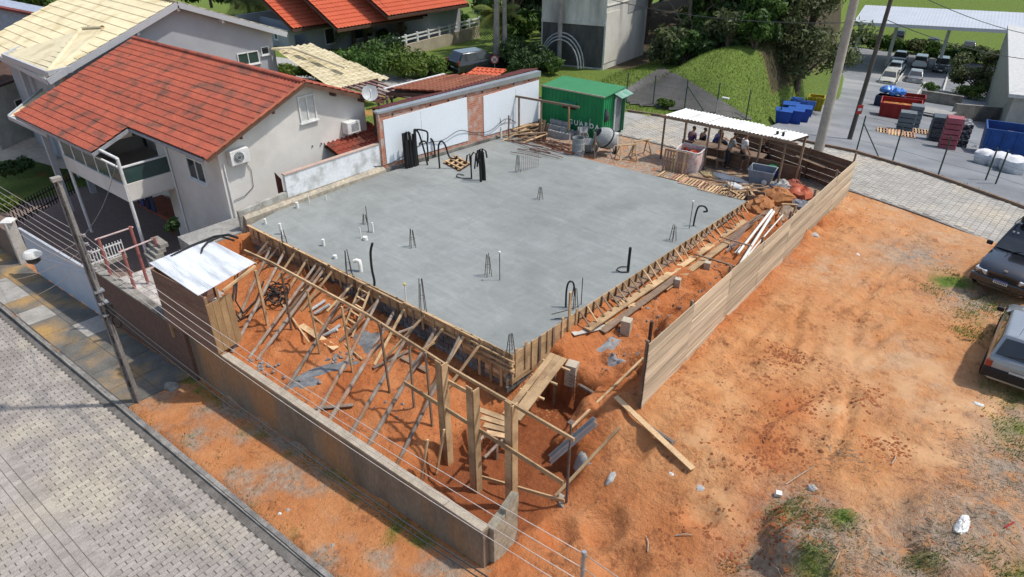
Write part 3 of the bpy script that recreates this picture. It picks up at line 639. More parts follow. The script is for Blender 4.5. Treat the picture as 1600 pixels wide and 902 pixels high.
# ================================================================== RED-ROOFED HOUSE
HA = Vector((-15, 3.72, 4.3)); E1 = Vector((-1, -.065, 0)).normalized(); E2 = Vector((.065, -1, 0)).normalized(); SLP = .395
def H(a, b, z): p = HA+E1*a+E2*b; return Vector((p.x, p.y, z))
h1 = thing('red_roof_house', 'two-storey white house with mossy red tile roof and glass-railed balcony', 'house', H(6, 1, -3.4))
dn = Vector((E2.x, E2.y, -SLP)).normalized(); cs = 1/math.sqrt(1+SLP*SLP)
up_ = Vector((-E2.x, -E2.y, -SLP)).normalized()
rw = courses(.06, 4.8/cs, -.0, 14.5, .365)+[(x0, x1, 6.2, 14.5) for x0, x1, _, _ in courses(4.8/cs, 6.5/cs, 0, 1, .365)]
tile_roof(h1, HA, E1, dn, rw, mat=red_t); tile_roof(h1, HA, E1, up_, courses(.06, 4.2/cs, 0, 14.5), mat=red_t)
ridge_caps(h1, HA+Vector((0, 0, .05)), HA+E1*14.5+Vector((0, 0, .05)), red_t)
def rz_(b): return HA.z-SLP*abs(b)-.06
q = MB()
for (a0, a1, b0, b1) in ((0.02, 14.5, 0, 4.75), (6.25, 14.5, 4.75, 6.45), (.02, 14.5, 0, -4.1)):
    q.add([H(a0, b0, rz_(b0)), H(a1, b0, rz_(b0)), H(a1, b1, rz_(b1)), H(a0, b1, rz_(b1)), H(a0, b0, rz_(b0)-.08), H(a1, b0, rz_(b0)-.08), H(a1, b1, rz_(b1)-.08), H(a0, b1, rz_(b1)-.08)], [(0, 1, 2, 3), (7, 6, 5, 4), (0, 4, 5, 1), (1, 5, 6, 2), (2, 6, 7, 3), (3, 7, 4, 0)])
q.build('roof_deck', dkwood, h1)
for b0, b1 in ((0, 4.8), (0, -4.15)): MB().beam(H(-.0, b0, rz_(b0)+.0), H(-.0, b1, rz_(b1)+.0), .05, .17).build('barge_board', M('barge_wood', (.14, .075, .05), None, 3., .8), h1)
edge = M('edge_tile', (.42, .13, .07), (.3, .09, .05), 5., .8, rnd=.15)
for k in range(11): 
    b0 = .1+k*.43; MB().tube([H(.0, b0, rz_(b0)+.11), H(.0, b0+.45, rz_(b0+.45)+.09)], [.05, .06], 8).build('verge_tile', edge, h1, smooth=True)
MB().beam(H(6.25, 6.47, 1.62), H(14.5, 6.47, 1.62), .05, .15).build('fascia', M('fascia_grey', (.33, .34, .36), None, 3, .6), h1)
MB().beam(H(.3, 4.78, 2.26), H(6.2, 4.78, 2.26), .04, .13).build('fascia', M('fascia_grey', (.33, .34, .36)), h1)
MB().beam(H(6.22, 4.8, 2.27), H(6.22, 6.5, 1.62), .05, .15).build('fascia', M('fascia_grey', (.33, .34, .36)), h1)
# walls
wl = MB(); zb = -3.4
wl.add([H(.4, 4.15, zb), H(.4, -3.3, zb), H(.4, -3.3, rz_(3.3)-.08), H(.4, 0, rz_(0)-.1), H(.4, 4.15, rz_(4.15)-.08)], [(0, 1, 2, 3, 4)])
wl.quad(H(.4, 4.15, zb), H(.4, 4.15, rz_(4.15)-.08), H(5.6, 4.15, rz_(4.15)-.08), H(5.6, 4.15, zb))
wl.quad(H(5.6, 4.15, zb), H(5.6, 4.15, rz_(4.15)-.08), H(5.6, 2.6, rz_(2.6)-.08), H(5.6, 2.6, zb))
wl.quad(H(5.6, 2.6, zb), H(5.6, 2.6, rz_(2.6)-.08), H(13.4, 2.6, rz_(2.6)-.08), H(13.4, 2.6, zb))
wl.add([H(13.4, 2.6, zb), H(13.4, -3.3, zb), H(13.4, -3.3, rz_(3.3)-.08), H(13.4, 0, rz_(0)-.1), H(13.4, 2.6, rz_(2.6)-.08)], [(4, 3, 2, 1, 0)])
wl.quad(H(.4, -3.3, zb), H(13.4, -3.3, zb), H(13.4, -3.3, rz_(3.3)-.08), H(.4, -3.3, rz_(3.3)-.08))
wl.build('wall', wht, h1)
for b in (3.2, 1.6, -1.5, -3.0):     # purlin ends under the gable
    z = rz_(b)-.16; MB().beam(H(.42, b, z), H(.02, b, z), .09, .12).build('purlin_end', dkwood, h1)
def window(parent, fn, w, h, bars=1, gl=glass, name='window', depth=.05, shutter=False):
    """fn(s,t,o): point on the wall, s along, t up, o outwards"""
    f = MB()
    def bar(s0, s1, t0, t1, o0, o1):
        f.add([fn(s, t, o) for o in (o0, o1) for t in (t0, t1) for s in (s0, s1)], [(0, 2, 3, 1), (4, 5, 7, 6), (0, 1, 5, 4), (2, 6, 7, 3), (0, 4, 6, 2), (1, 3, 7, 5)])
    e = .06
    bar(0, w, 0, e, -.02, depth); bar(0, w, h-e, h, -.02, depth); bar(0, e, e, h-e, -.02, depth); bar(w-e, w, e, h-e, -.02, depth)
    for k in range(1, bars+1): bar(w*k/(bars+1)-.025, w*k/(bars+1)+.025, e, h-e, 0, depth-.01)
    o = f.build(name, frm, parent)
    for k in range(bars+1):
        g = MB(); s0 = e+(w-2*e)*k/(bars+1)+(.025 if k else 0); s1 = e+(w-2*e)*(k+1)/(bars+1)-(.025 if k < bars else 0)
        g.add([fn(s0, e, .008), fn(s1, e, .008), fn(s1, h-e, .008), fn(s0, h-e, .008)], [(0, 1, 2, 3)]); p = g.build('pane', gl, parent if False else o, local=False)
    sl_ = MB(); 
    sl_.add([fn(s, t, o2) for o2 in (-.01, depth+.06) for t in (-.05, -.002) for s in (-.05, w+.05)], [(0, 2, 3, 1), (4, 5, 7, 6), (0, 1, 5, 4), (2, 6, 7, 3), (0, 4, 6, 2), (1, 3, 7, 5)]); sl_.build('sill', frm, o)
    return o
window(h1, lambda s, t, o: H(.4-o, .2-s, 2.58+t), .85, 1.12, 1, M('curtain', (.55, .55, .52), (.45, .45, .43), 6., .7))
window(h1, lambda s, t, o: H(3.05-s, 4.15+o, .72+t), 1.35, .95, 1)
window(h1, lambda s, t, o: H(8.6-s, 2.6+o, .0+t), 1.8, 2.0, 2, glass, 'glass_door')
window(h1, lambda s, t, o: H(11.6-s, 2.6+o, .0+t), 1.6, 2.0, 1, glass, 'glass_door')
MB().tube([H(4.6, 4.2, 2.2), H(4.6, 4.2, -2.7)], .04, 8).build('downpipe', frm, h1)
MB().tube([H(.36, 4.0, 1.9), H(.34, 4.0, -.5)], .03, 8).build('downpipe', frm, h1)
# balcony
MB().add([H(a, b, z) for z in (-.2, -.02) for (a, b) in ((4.7, 2.6), (10.6, 2.6), (10.6, 6.2), (4.7, 6.2))], [(3, 2, 1, 0), (4, 5, 6, 7), (0, 1, 5, 4), (1, 2, 6, 5), (2, 3, 7, 6), (3, 0, 4, 7)]).build('balcony_floor', wht, h1)
def hbox(m, a0, a1, b0, b1, z0, z1): return m.add([H(a, b, z) for z in (z0, z1) for (a, b) in ((a0, b0), (a1, b0), (a1, b1), (a0, b1))], [(0, 1, 2, 3), (7, 6, 5, 4), (0, 4, 5, 1), (1, 5, 6, 2), (2, 6, 7, 3), (3, 7, 4, 0)])
q = MB(); hbox(q, 4.62, 10.68, 6.12, 6.25, -.12, .6); hbox(q, 4.62, 4.75, 4.16, 6.118, -.12, .6); hbox(q, 10.55, 10.68, 2.6, 6.118, -.12, .6); q.build('parapet', wht, h1)
for k in range(5): 
    a0 = 4.78+k*1.17; p = MB(); hbox(p, a0, a0+1.08, 6.175, 6.187, .61, 1.28); p.build('glass_panel', gglass, h1)
for b0 in (4.22,): p = MB(); hbox(p, 4.68, 4.692, b0, 6.08, .61, 1.28); p.build('glass_panel', gglass, h1)
for k in range(6): p = MB(); a0 = 4.68+k*1.17; hbox(p, a0, a0+.07, 6.15, 6.21, .6, 1.3); p.build('rail_post', frm, h1)
p = MB(); hbox(p, 4.64, 10.66, 6.14, 6.22, 1.3, 1.36); hbox(p, 4.64, 4.73, 4.16, 6.14, 1.3, 1.36); p.build('handrail', frm, h1)
for a, b in ((4.68, 6.17), (10.6, 6.17)): MB().tube([H(a, b, -3.4), H(a, b, 1.75)], .07, 10).build('column', frm, h1, smooth=True)
MB().tube([H(4.68, 6.17, 1.74), H(6.2, 6.17, 1.76)], .06, 8).build('column', frm, h1, smooth=True)
p = MB(); hbox(p, 5.2, 9.8, 2.75, 4.0, -2.55, -2.35); p.build('carport_shelf', M('rust_red_sheet', (.23, .07, .04), (.16, .05, .03), 3., .7), h1)
p = MB(); hbox(p, 4.7, 6.3, 3.7, 3.85, -3.4, -2.45); p.build('low_wall', wht, h1)
# laundry hanging under the balcony, chairs on it
for i, (a, c) in enumerate(((5.3, (.03, .045, .12)), (5.75, (.02, .025, .06)), (6.3, (.05, .07, .2)), (6.9, (.12, .13, .17)))):
    q = MB(); q.sheet(H(a, 5.0, -.35), H(a+.38, 5.0, -.35), H(a, 5.02, -1.25), H(a+.38, 5.02, -1.3), 8, 6, lambda s, t: .05*math.sin(s*14+t*2)*(.3+t), .008)
    solo('hanging_garment', q, M('cloth%d' % i, c, None, 4., .9), ('navy blue cloth', 'black shirt', 'royal blue towel', 'slate grey cloth')[i]+' hung to dry under the balcony of the red-roofed house', 'laundry', 'washing under the balcony', smooth='all')
# air conditioners
def ac(name, label, b, z, w, h, d, a=.4, grille=True):
    t = thing(name, label, 'air conditioner', H(a-d/2, b, z))
    q = MB(); hbox(q, a-d, a-.012, b-w/2, b+w/2, z, z+h); q.build('casing', frm, t, bevel=.015)
    if grille:
        c = H(a-d-.004, b+w*.08, z+h/2); MB().lathe([(h*.38, 0), (h*.38, .012), (h*.06, .03)], c, 20, -E1).build('fan_grille', M('fan_dark', (.10, .11, .12), None, 5, .6), t)
        p = MB()
        for r in (.36, .26, .16): 
            pts = [c-E1*.035+Vector((0, 0, 1))*h*r*math.sin(k*math.pi/8)+E2*h*r*math.cos(k*math.pi/8) for k in range(17)]; p.tube(pts, .006, 4, False)
        p.build('guard', frm, t)
    else:
        for k in range(6): p = MB(); hbox(p, a-d-.01, a-d-.002, b-w*.36, b+w*.2, z+h*(.2+.11*k), z+h*(.2+.11*k)+.02); p.build('louvre', M('fan_dark', (.10, .11, .12)), t)
    for s in (-.3, .3): p = MB(); hbox(p, a-d, a-.01, b+s*w-.02, b+s*w+.02, z-.05, z-.003); p.build('bracket', steel, t)
ac('split_unit', 'white split air conditioner with round fan on the gable wall near the house corner', 3.38, 1.78, .82, .58, .3)
ac('window_unit', 'small box air conditioner beside the gable end of the white house', -2.25, 1.62, .72, .52, .42, .4, False)
solo('hose', MB().tube([H(.38, 3.1, 1.8), H(.36, 2.9, 1.3), H(.36, 2.95, .6), H(.36, 3.4, .35), H(.36, 3.9, .3)], .012, 5), blackp, 'thin black drain hose curving below the split air conditioner', 'hose')
# ladder leaning on the gable wall
def ladder(name, label, p, q, w, side, mat, rungs=5, group=None, wd=.05):
    p = Vector(p); q = Vector(q); side = Vector(side).normalized(); t = thing(name, label, 'ladder', p, group)
    for s in (-1, 1): MB().beam(p+side*s*w/2, q+side*s*w/2, wd, wd*.7).build('rail', mat, t)
    for k in range(rungs): c = p.lerp(q, (k+.6)/(rungs+.3)); MB().beam(c-side*w/2, c+side*w/2, wd*.9, wd*.5).build('rung', mat, t)
ladder('wooden_ladder', 'short brown wooden ladder leaning on the white gable wall', PZ(520, 250, -.3)-Vector((.5, 0, 0)), H(.34, -.4, 1.5), .45, (0, 1, 0), M('ladder_brown', (.12, .05, .04)), 4)
# ================================================================== BOUNDARY WALL (white, brick bands)
W0 = Vector((-13.92, 6.45, 0)); W1 = Vector((-13.02, 16.3, 0)); WD = (W1-W0).normalized(); WN = Vector((WD.y, -WD.x, 0))  # WN faces the slab
def WP(s, o, z): p = W0+WD*s+WN*o; return Vector((p.x, p.y, z))
WLn = (W1-W0).length
def wbox(m, s0, s1, o0, o1, z0, z1, z1b=None):
    z1b = z1 if z1b is None else z1b
    return m.add([WP(s, o, z) for (s, o, z) in ((s0, o0, z0), (s1, o0, z0), (s1, o1, z0), (s0, o1, z0), (s0, o0, z1), (s1, o0, z1b), (s1, o1, z1b), (s0, o1, z1))], [(3, 2, 1, 0), (4, 5, 6, 7), (0, 1, 5, 4), (1, 2, 6, 5), (2, 3, 7, 6), (3, 0, 4, 7)])
def brick_mat(name, c1, c2, mort, sc=1.):
    m = bpy.data.materials.new(name); m.use_nodes = True; n = m.node_tree.nodes; L = m.node_tree.links; b = n['Principled BSDF']; b.inputs['Roughness'].default_value = .9
    g = n.new('ShaderNodeNewGeometry'); sp = n.new('ShaderNodeSeparateXYZ'); L.new(g.outputs['Position'], sp.inputs[0]); cb = n.new('ShaderNodeCombineXYZ'); ad = n.new('ShaderNodeMath'); L.new(sp.outputs[0], ad.inputs[0]); L.new(sp.outputs[1], ad.inputs[1]); L.new(ad.outputs[0], cb.inputs[0]); L.new(sp.outputs[2], cb.inputs[1])
    t = n.new('ShaderNodeTexBrick'); t.inputs['Scale'].default_value = sc; t.inputs['Brick Width'].default_value = .22; t.inputs['Row Height'].default_value = .1; t.inputs['Mortar Size'].default_value = .008
    t.inputs['Color1'].default_value = (*c1, 1); t.inputs['Color2'].default_value = (*c2, 1); t.inputs['Mortar'].default_value = (*mort, 1); L.new(cb.outputs[0], t.inputs['Vector'])
    ns = n.new('ShaderNodeTexNoise'); ns.inputs['Scale'].default_value = 3; ns.inputs['Detail'].default_value = 6; L.new(g.outputs['Position'], ns.inputs[0]); r = n.new('ShaderNodeMapRange'); r.inputs[1].default_value = .48; r.inputs[2].default_value = .62; L.new(ns.outputs[0], r.inputs[0])
    x = n.new('ShaderNodeMix'); x.data_type = 'RGBA'; L.new(t.outputs[0], x.inputs[6]); x.inputs[7].default_value = (.45, .40, .36, 1); r.inputs[4].default_value = .7; L.new(r.outputs[0], x.inputs[0]); L.new(x.outputs[2], b.inputs['Base Color'])
    bp = n.new('ShaderNodeBump'); bp.inputs['Strength'].default_value = .5; bp.inputs['Distance'].default_value = .01; L.new(t.outputs['Fac'], bp.inputs['Height']); bp.invert = True; L.new(bp.outputs[0], b.inputs['Normal'])
    return m
brk = brick_mat('exposed_brick', (.40, .13, .07), (.47, .19, .11), (.42, .36, .30))
wpan = M('blue_white_paint', (.74, .79, .83), (.70, .75, .79), .5, .7, .002, 12., fine=.02)
ww = thing('white_boundary_wall', 'tall pale blue-white wall with exposed brick bands and metal coping beside the slab', 'wall', WP(WLn/2, 0, -.3))
q = MB(); wbox(q, 0, WLn, -.2, 0, -.5, 2.62, 2.75); q.build('brick_core', brk, ww)
for s0, s1 in ((.22, 5.0), (6.05, WLn-.02)):
    q = MB(); wbox(q, s0, s1, .0, .025, .28, 2.3, 2.45); q.build('painted_panel', wpan, ww)
q = MB(); wbox(q, 0.02, WLn-.02, 0, .06, -.3, .1); q.build('base_ledge', cement, ww)
q = MB(); wbox(q, -.06, WLn+.06, -.27, .08, 2.64, 2.72, 2.9); q.build('coping', steel, ww)
for k in range(9): q = MB(); s = .7+k*1.05; wbox(q, s, s+.09, .0, .012, 2.42+k*.012, 2.5+k*.012); q.build('vent_hole', blackp, ww)
for k in range(2): q = MB(); s = (2.25, 8.2)[k]; wbox(q, s, s+.01, .024, .028, .4, 2.3); q.build('crack_line', M('crack', (.35, .38, .40)), ww)
lwm = M('flaking_white', (.72, .74, .75), (.60, .62, .63), 1.6, .9, .01, 9., c3=(.42, .42, .40), s3=1.6, fine=.06)
lw2 = thing('low_white_wall', 'lower flaking white garden wall stepping down beside the slab', 'wall', (-13.8, 4, -.3))
q = MB(); q.prism([(-13.75, 1.45), (-13.93, 6.42), (-14.1, 6.42), (-13.92, 1.45)], -.5, [1.25, 1.28, 1.28, 1.25]); q.build('wall_body', lwm, lw2)
q = MB(); q.prism([(-13.7, -.75), (-13.75, 1.44), (-13.92, 1.44), (-13.87, -.75)], -.5, [.42, .55, .55, .42]); q.build('wall_step', M('grimy_white', (.45, .44, .40), (.24, .23, .2), 2.5, .9, .01, 12.), lw2)
q = MB(); q.prism([(-13.72, 1.43), (-13.9, 6.43), (-14.12, 6.43), (-13.94, 1.43)], [1.252, 1.282, 1.282, 1.252], 1.31); q.build('tile_coping', M('coping_pink', (.50, .36, .30), (.4, .3, .25), 6., .85), lw2)
q = MB(); q.prism([(-13.52, -.6), (-13.58, 3), (-13.64, 6.4), (-13.9, 6.4), (-13.75, 1.5), (-13.7, -.6)], -.2, [.1, .16, .12, .26, .3, .22]); q.build('plinth', M('plinth_sand', (.44, .38, .29), (.28, .25, .2), 3., .9, .02, 9.), lw2)
MB().tube([WP(-.02, .02, 0), WP(-.02, .02, 2.6)], .06, 6).build('corner_pier', brk, ww)
q = MB(); q.prism([(-15.15, -2.7), (-13.72, -2.7), (-13.72, -.76), (-13.93, -.76), (-13.93, 6.4), (-15.15, 6.4)], -1.5, [-.42, -.45, -.42, -.42, -.4, -.4]); struct(q.build('side_path', M('path_cement', (.33, .32, .30), (.22, .215, .2), 2., .9, .01, 12.)))
# maroon metal gate by the house
q = MB(); q.sheet((-14.6, 1.5, -.2), (-14.05, 1.42, -.2), (-14.6, 1.5, 1.15), (-14.05, 1.42, 1.05), 24, 1, lambda a, b: .015*math.cos(a*60), .01); solo('metal_sheet', q, M('maroon_sheet', (.10, .025, .022), None, 4, .5), 'dark maroon corrugated metal sheet between the house and the low white wall', 'sheet', smooth=True)
# ================================================================== LEAN-TO ROOFS BEHIND THE WALL
lt = thing('lean_to_roof', 'small red tiled lean-to roof between the gable and the white wall', 'roof', (-15, 6, 0))
tile_roof(lt, (-16.2, 4.5, 1.55), (0, 1, 0), (1.0, 0, -.25), courses(0, 1.9, 0, 3.0, .36), mat=red_t)
q = MB(); q.prism([(-16.2, 4.5), (-14.4, 4.5), (-14.4, 7.5), (-16.2, 7.5)], [1.42, .98, .98, 1.42], [1.48, 1.04, 1.04, 1.48]); q.build('roof_deck', dkwood, lt)
for v in (4.7, 7.3):
    for u in (-16.0, -14.5): MB().tube([(u, v, -.6), (u, v, 1.1)], .06, 6).build('post', wood_o, lt)
lt2 = thing('dark_red_roof', 'long dark red sheet roof running behind the white wall coping', 'roof', WP(5, -1, 0))
q = MB(); q.sheet(WP(.3, -.3, 2.75), WP(WLn+.2, -.3, 2.95), WP(.3, -1.5, 2.45), WP(WLn+.2, -1.5, 2.7), 160, 1, lambda a, b: .02*math.cos(a*50*2*math.pi), .02); q.build('roof_sheet', M('oxide_sheet', (.16, .045, .04), (.11, .035, .03), 2., .7), lt2, smooth=True)
for s in (.6, 5, 9.5): MB().tube([WP(s, -1.3, -.4), WP(s, -1.3, 2.45)], .06, 6).build('post', wood_o, lt2)
lt3 = thing('terracotta_roof', 'flat brownish terracotta tiled roof with white trim behind the white wall', 'roof', (-17, 12.5, 0))
a0, a1, a2, a3 = PZ(602, 140, 2.9), PZ(690, 118, 2.9), PZ(758, 121, 2.7), PZ(690, 144, 2.7)
ea = (a1-a0).normalized(); ed = (a3-a0).normalized()
tile_roof(lt3, a0, ea, ed, courses(0, (a3-a0).length, 0, (a1-a0).length, .36, 0, .6), mat=M('brown_tile', (.33, .13, .075), (.27, .10, .06), 2., .8, rnd=.1, world=True))
q = MB(); q.beam(a0-ea*.1+Vector((0, 0, .04)), a1+ea*.2+Vector((0, 0, .04)), .12, .06); q.build('white_trim', frm, lt3)
q = MB(); dz = Vector((0, 0, -.15)); q.add([a0+dz, a1+dz, a2+dz, a3+dz, a0+dz*2, a1+dz*2, a2+dz*2, a3+dz*2], [(3, 2, 1, 0), (4, 5, 6, 7), (0, 1, 5, 4), (1, 2, 6, 5), (2, 3, 7, 6), (3, 0, 4, 7)]); q.build('roof_deck', dkwood, lt3)
for p in (a0, a1, a2, a3): MB().tube([(p.x*.995, p.y, -.4), (p.x*.995, p.y, p.z-.3)], .07, 6).build('post', wood_o, lt3)
lt4 = thing('small_orange_roof', 'small steep orange tiled roof corner rising behind the white wall end', 'roof', (-15, 15, 0))
b0, b1 = PZ(745, 106, 2.9), PZ(772, 108, 2.9); tile_roof(lt4, b0, (b1-b0).normalized(), (PZ(728, 119, 2.6)-b0).normalized(), courses(0, 1.0, 0, 1.6, .33, -.3, .3), mat=org_t)
MB().tube([(b0.x, b0.y, -.4), (b0.x, b0.y, b0.z-.05)], .1, 6).build('post', wood_o, lt4); ridge_caps(lt4, b0, b0+(b1-b0).normalized()*1.6, org_t, .08)
pg = thing('pergola', 'weathered red pergola of parallel battens beside the terracotta roof', 'pergola', PZ(560, 140, 2.5)+Vector((0, 0, -3)))
for k in range(6): 
    p = PZ(535+k*9, 137-k*2.2, 2.7); MB().beam(p, p+Vector((2.6, .35, -.25)), .09, .07).build('batten', M('batten_red', (.24, .10, .085), (.35, .25, .22), 3., .85, rnd=.3), pg)
MB().beam(PZ(535, 139, 2.62), PZ(590, 124, 2.62), .09, .09).build('beam', dkwood, pg); MB().beam(PZ(610, 155, 2.35), PZ(645, 140, 2.35), .09, .09).build('beam', dkwood, pg)
for p in (PZ(536, 139, 2.55), PZ(588, 125, 2.55), PZ(612, 155, 2.3), PZ(643, 141, 2.3)): MB().tube([(p.x, p.y, -.4), p], .05, 6).build('post', dkwood, pg)
# satellite dish on the gable
t = thing('satellite_dish', 'grey satellite dish on a bent mast beside the gable roof', 'dish', H(.2, -4.0, 2.0)); dc = PU(578, 146, -14.9); ax = Vector((.75, -.45, .5)).normalized()
q = MB(); n = 18; prof = [(.02, .0), (.2, .03), (.36, .1), (.36, .115), (.2, .045), (.02, .015)]; q.lathe(prof, dc-ax*.05, n, ax); q.build('reflector', M('dish_grey', (.48, .5, .5), None, 4, .55), t, smooth=True)
MB().tube([H(.2, -4.0, 2.0), H(.2, -4.0, 2.4), dc-ax*.08], .025, 6).build('mast', steel, t); MB().tube([dc-Vector((0, 0, .3)), dc+ax*.42], .012, 5).build('feed_arm', steel, t); MB().box(dc+ax*.44, (.07, .07, .1)).build('feed_horn', frm, t)
# ================================================================== CREAM-ROOFED HOUSE
G = -30.5
h2 = thing('cream_roof_house', 'grey two-storey house with broad cream tiled gable roof behind the red roof', 'house', (-34, 5, -3.4))
ap = Vector((G, 5.7, 5.6)); s2 = .385
lf = Vector((0, -1, -s2)).normalized(); rt = Vector((0, 1, -s2)).normalized(); c2_ = 1/math.sqrt(1+s2*s2)
tile_roof(h2, ap+Vector((.45, 0, .1)), (-1, 0, 0), lf, courses(.0, 7.3/c2_, 0, 12.5, .62), .3, mat=crm_t)
tile_roof(h2, ap+Vector((.45, 0, .1)), (-1, 0, 0), rt, courses(.0, 6.3/c2_, 0, 12.5, .62), .3, mat=crm_t)
ridge_caps(h2, ap+Vector((.45, 0, .2)), ap+Vector((-12, 0, .2)), crm_t, .16, .5)
q = MB(); zf = lambda v: ap.z-s2*abs(v-ap.y)
q.add([(G, -.6, -3.4), (G, 11.2, -3.4), (G, 11.2, zf(11.2)-.1), (G, ap.y, ap.z-.1), (G, -.6, zf(-.6)-.1)], [(0, 1, 2, 3, 4)]); q.quad((G, -.6, -3.4), (G, -.6, zf(-.6)-.1), (G-11, -.6, zf(-.6)-.1), (G-11, -.6, -3.4)); q.quad((G, 11.2, -3.4), (G-11, 11.2, -3.4), (G-11, 11.2, zf(11.2)-.1), (G, 11.2, zf(11.2)-.1)); q.build('wall', gry, h2)
fas = M('fascia_pale', (.47, .48, .50), (.43, .44, .46), 2., .6)
for v1 in (-1.6, 12.0): MB().beam((G+.42, ap.y, ap.z-.02), (G+.42, v1, zf(v1)-.02), .16, .3).build('barge_board', fas, h2)
MB().beam((G+.45, -1.62, zf(-1.62)), (G-12, -1.62, zf(-1.62)), .12, .26).build('gutter', fas, h2)
for v in (3.3, 5.7, 8.1): MB().beam((G, v, zf(v)-.26), (G+.4, v, zf(v)-.26), .14, .2).build('purlin_end', frm, h2)
window(h2, lambda s, t, o: Vector((G+o, 8.7+s, 1.7+t)), 1.4, .75, 1, gglass); window(h2, lambda s, t, o: Vector((G+o, 10.3+s, 2.1+t)), .55, .5, 0, glass, 'wall_vent')
# porch wing with hipped roof, nearer the street
hp = thing('cream_porch', 'hipped cream tiled porch roof on columns in front of the grey house', 'porch', (-34, -3, -3.4))
c0, c1 = PZ(5, 88, 3.1), PZ(75, 116, 3.1); r0 = PZ(128, 47, 4.3); r1 = PZ(160, 45, 4.5); bk = PZ(62, 62, 3.3); bj = PZ(112, 108, 3.2)
def tri_tiles(poly):
    m = MB(); m.add(poly, [tuple(range(len(poly)))]); m.build('roof_slope', crm_t, hp)
tri_tiles([c0, c1, r0, bk]); tri_tiles([c1, bj, r1, r0]); 
for a, b in ((c1, r0), (r0, r1)): ridge_caps(hp, a+Vector((0, 0, .08)), b+Vector((0, 0, .08)), crm_t, .13, .45)
e_ = (c1-c0); nr = 9
for k in range(1, nr):
    a = c0.lerp(bk, k/nr); b = c1.lerp(r0, k/nr); MB().beam(a+Vector((0, 0, .03)), b+Vector((0, 0, .03)), .05, .05).build('tile_course', crm_t, hp)
for k in range(1, 12): MB().beam(c1.lerp(bj, k/12)+Vector((0, 0, .03)), r0.lerp(r1, k/12)+Vector((0, 0, .03)), .07, .05).build('tile_roll', crm_t, hp)
MB().beam(c0, c1, .14, .3).build('gutter', fas, hp); MB().beam(c1, bj, .14, .3).build('gutter', fas, hp); MB().beam(c0, bk, .14, .26).build('gutter', fas, hp); MB().beam(bk, PZ(180, 0, 4.9), .14, .26).build('gutter', fas, hp)
for p in (c1.lerp(r0, .1), c0.lerp(bk, .3), bj): MB().box((p.x, p.y, (p.z-.4-3.5)/2), (.28, .28, p.z-.4+3.5)).build('column', fas, hp)
# lower cream canopy and cream carport roof
lo = thing('lower_canopy', 'narrow cream canopy with grey gutter below the porch', 'canopy', PZ(20, 182, .9)-Vector((0, 0, 3)))
d0, d1, d2, d3 = PZ(14, 182, 1.0), PZ(66, 140, 1.4), PZ(80, 146, 1.4), PZ(30, 180, 1.0); MB().add([d0, d3, d2, d1]+[p-Vector((0, 0, .1)) for p in (d0, d3, d2, d1)], [(0, 1, 2, 3), (7, 6, 5, 4), (0, 4, 5, 1), (1, 5, 6, 2), (2, 6, 7, 3), (3, 7, 4, 0)]).build('canopy_sheet', crm_t, lo)
MB().beam(d0, d1, .1, .16).build('gutter', fas, lo); MB().beam(d0-Vector((0, 0, .05)), PZ(75, 212, .8), .12, .2).build('gutter', fas, lo)
for p in (PZ(68, 210, .7), d2): MB().box((p.x, p.y, (p.z-3.5)/2), (.24, .24, p.z+3.4)).build('column', fas, lo)
cp = thing('cream_carport', 'small cream tiled carport roof beside the grey house', 'carport', (-28, 11.5, -.3))
f0, f1, f2 = PZ(427, 77, 2.3), PZ(455, 75, 2.4), PZ(470, 128, 1.5); tile_roof(cp, f0, Vector((.12, 1, 0)), (f2-f0)-(f2-f0).project(Vector((.12, 1, 0))), courses(0, 7.5, 0, 2.6, .62, 0, 1.2), .42, .6, .05, mat=crm_t, samples=6)
ridge_caps(cp, PZ(425, 77, 2.4), PZ(456, 75, 2.5), crm_t, .13, .45); ridge_caps(cp, PZ(456, 75, 2.5), PZ(540, 106, 1.9), crm_t, .13, .45)
for p in (f0, f2, PZ(530, 112, 1.4)): MB().tube([(p.x, p.y, -.4), (p.x, p.y, p.z-.1)], .08, 6).build('post', fas, cp)
# ================================================================== FAR LEFT HOUSES
h4 = thing('dark_red_roof_house', 'old house with faded dark red roof and pale walls beyond the cream porch', 'house', (-50, 1, -3.4))
k0, k1, k2, k3 = PZ(-40, 60, 1.6), PZ(62, 66, 1.6), PZ(40, 118, .4), PZ(-40, 148, .4)
tile_roof(h4, k0, (k1-k0).normalized(), (k3-k0)-(k3-k0).project((k1-k0).normalized()), courses(0, 5.2, 0, (k1-k0).length, .4), .3, mat=drk_t)
q = MB(); q.add([k0, k1, k2, k3, k0-Vector((0, 0, .15)), k1-Vector((0, 0, .15)), k2-Vector((0, 0, .15)), k3-Vector((0, 0, .15))], [(0, 1, 2, 3), (7, 6, 5, 4), (0, 4, 5, 1), (1, 5, 6, 2), (2, 6, 7, 3), (3, 7, 4, 0)]); q.build('roof_deck', dkwood, h4)
wa, wb = PZ(-30, 150, .2), PZ(45, 124, .2); q = MB(); q.quad((wa.x, wa.y, -3.7), (wb.x, wb.y, -3.7), (wb.x, wb.y, .3), (wa.x, wa.y, .3)); q.quad((wb.x, wb.y, -3.7), (k1.x, k1.y-.6, -3.7), (k1.x, k1.y-.6, 1.3), (wb.x, wb.y, .3)); q.build('wall', M('pale_wall', (.42, .41, .37), None, 2, .9), h4)
wd_ = (wb-wa).normalized(); wn = Vector((wd_.y, -wd_.x, 0))
window(h4, lambda s, t, o: wa+wd_*(2.2+s)+wn*o+Vector((0, 0, -2.2+t)), 3.0, 1.3, 2)
h5 = thing('grey_flat_roof', 'low grey fibre-cement roof between the far houses', 'roof', PZ(40, 45, 1.2)-Vector((0, 0, 4)))
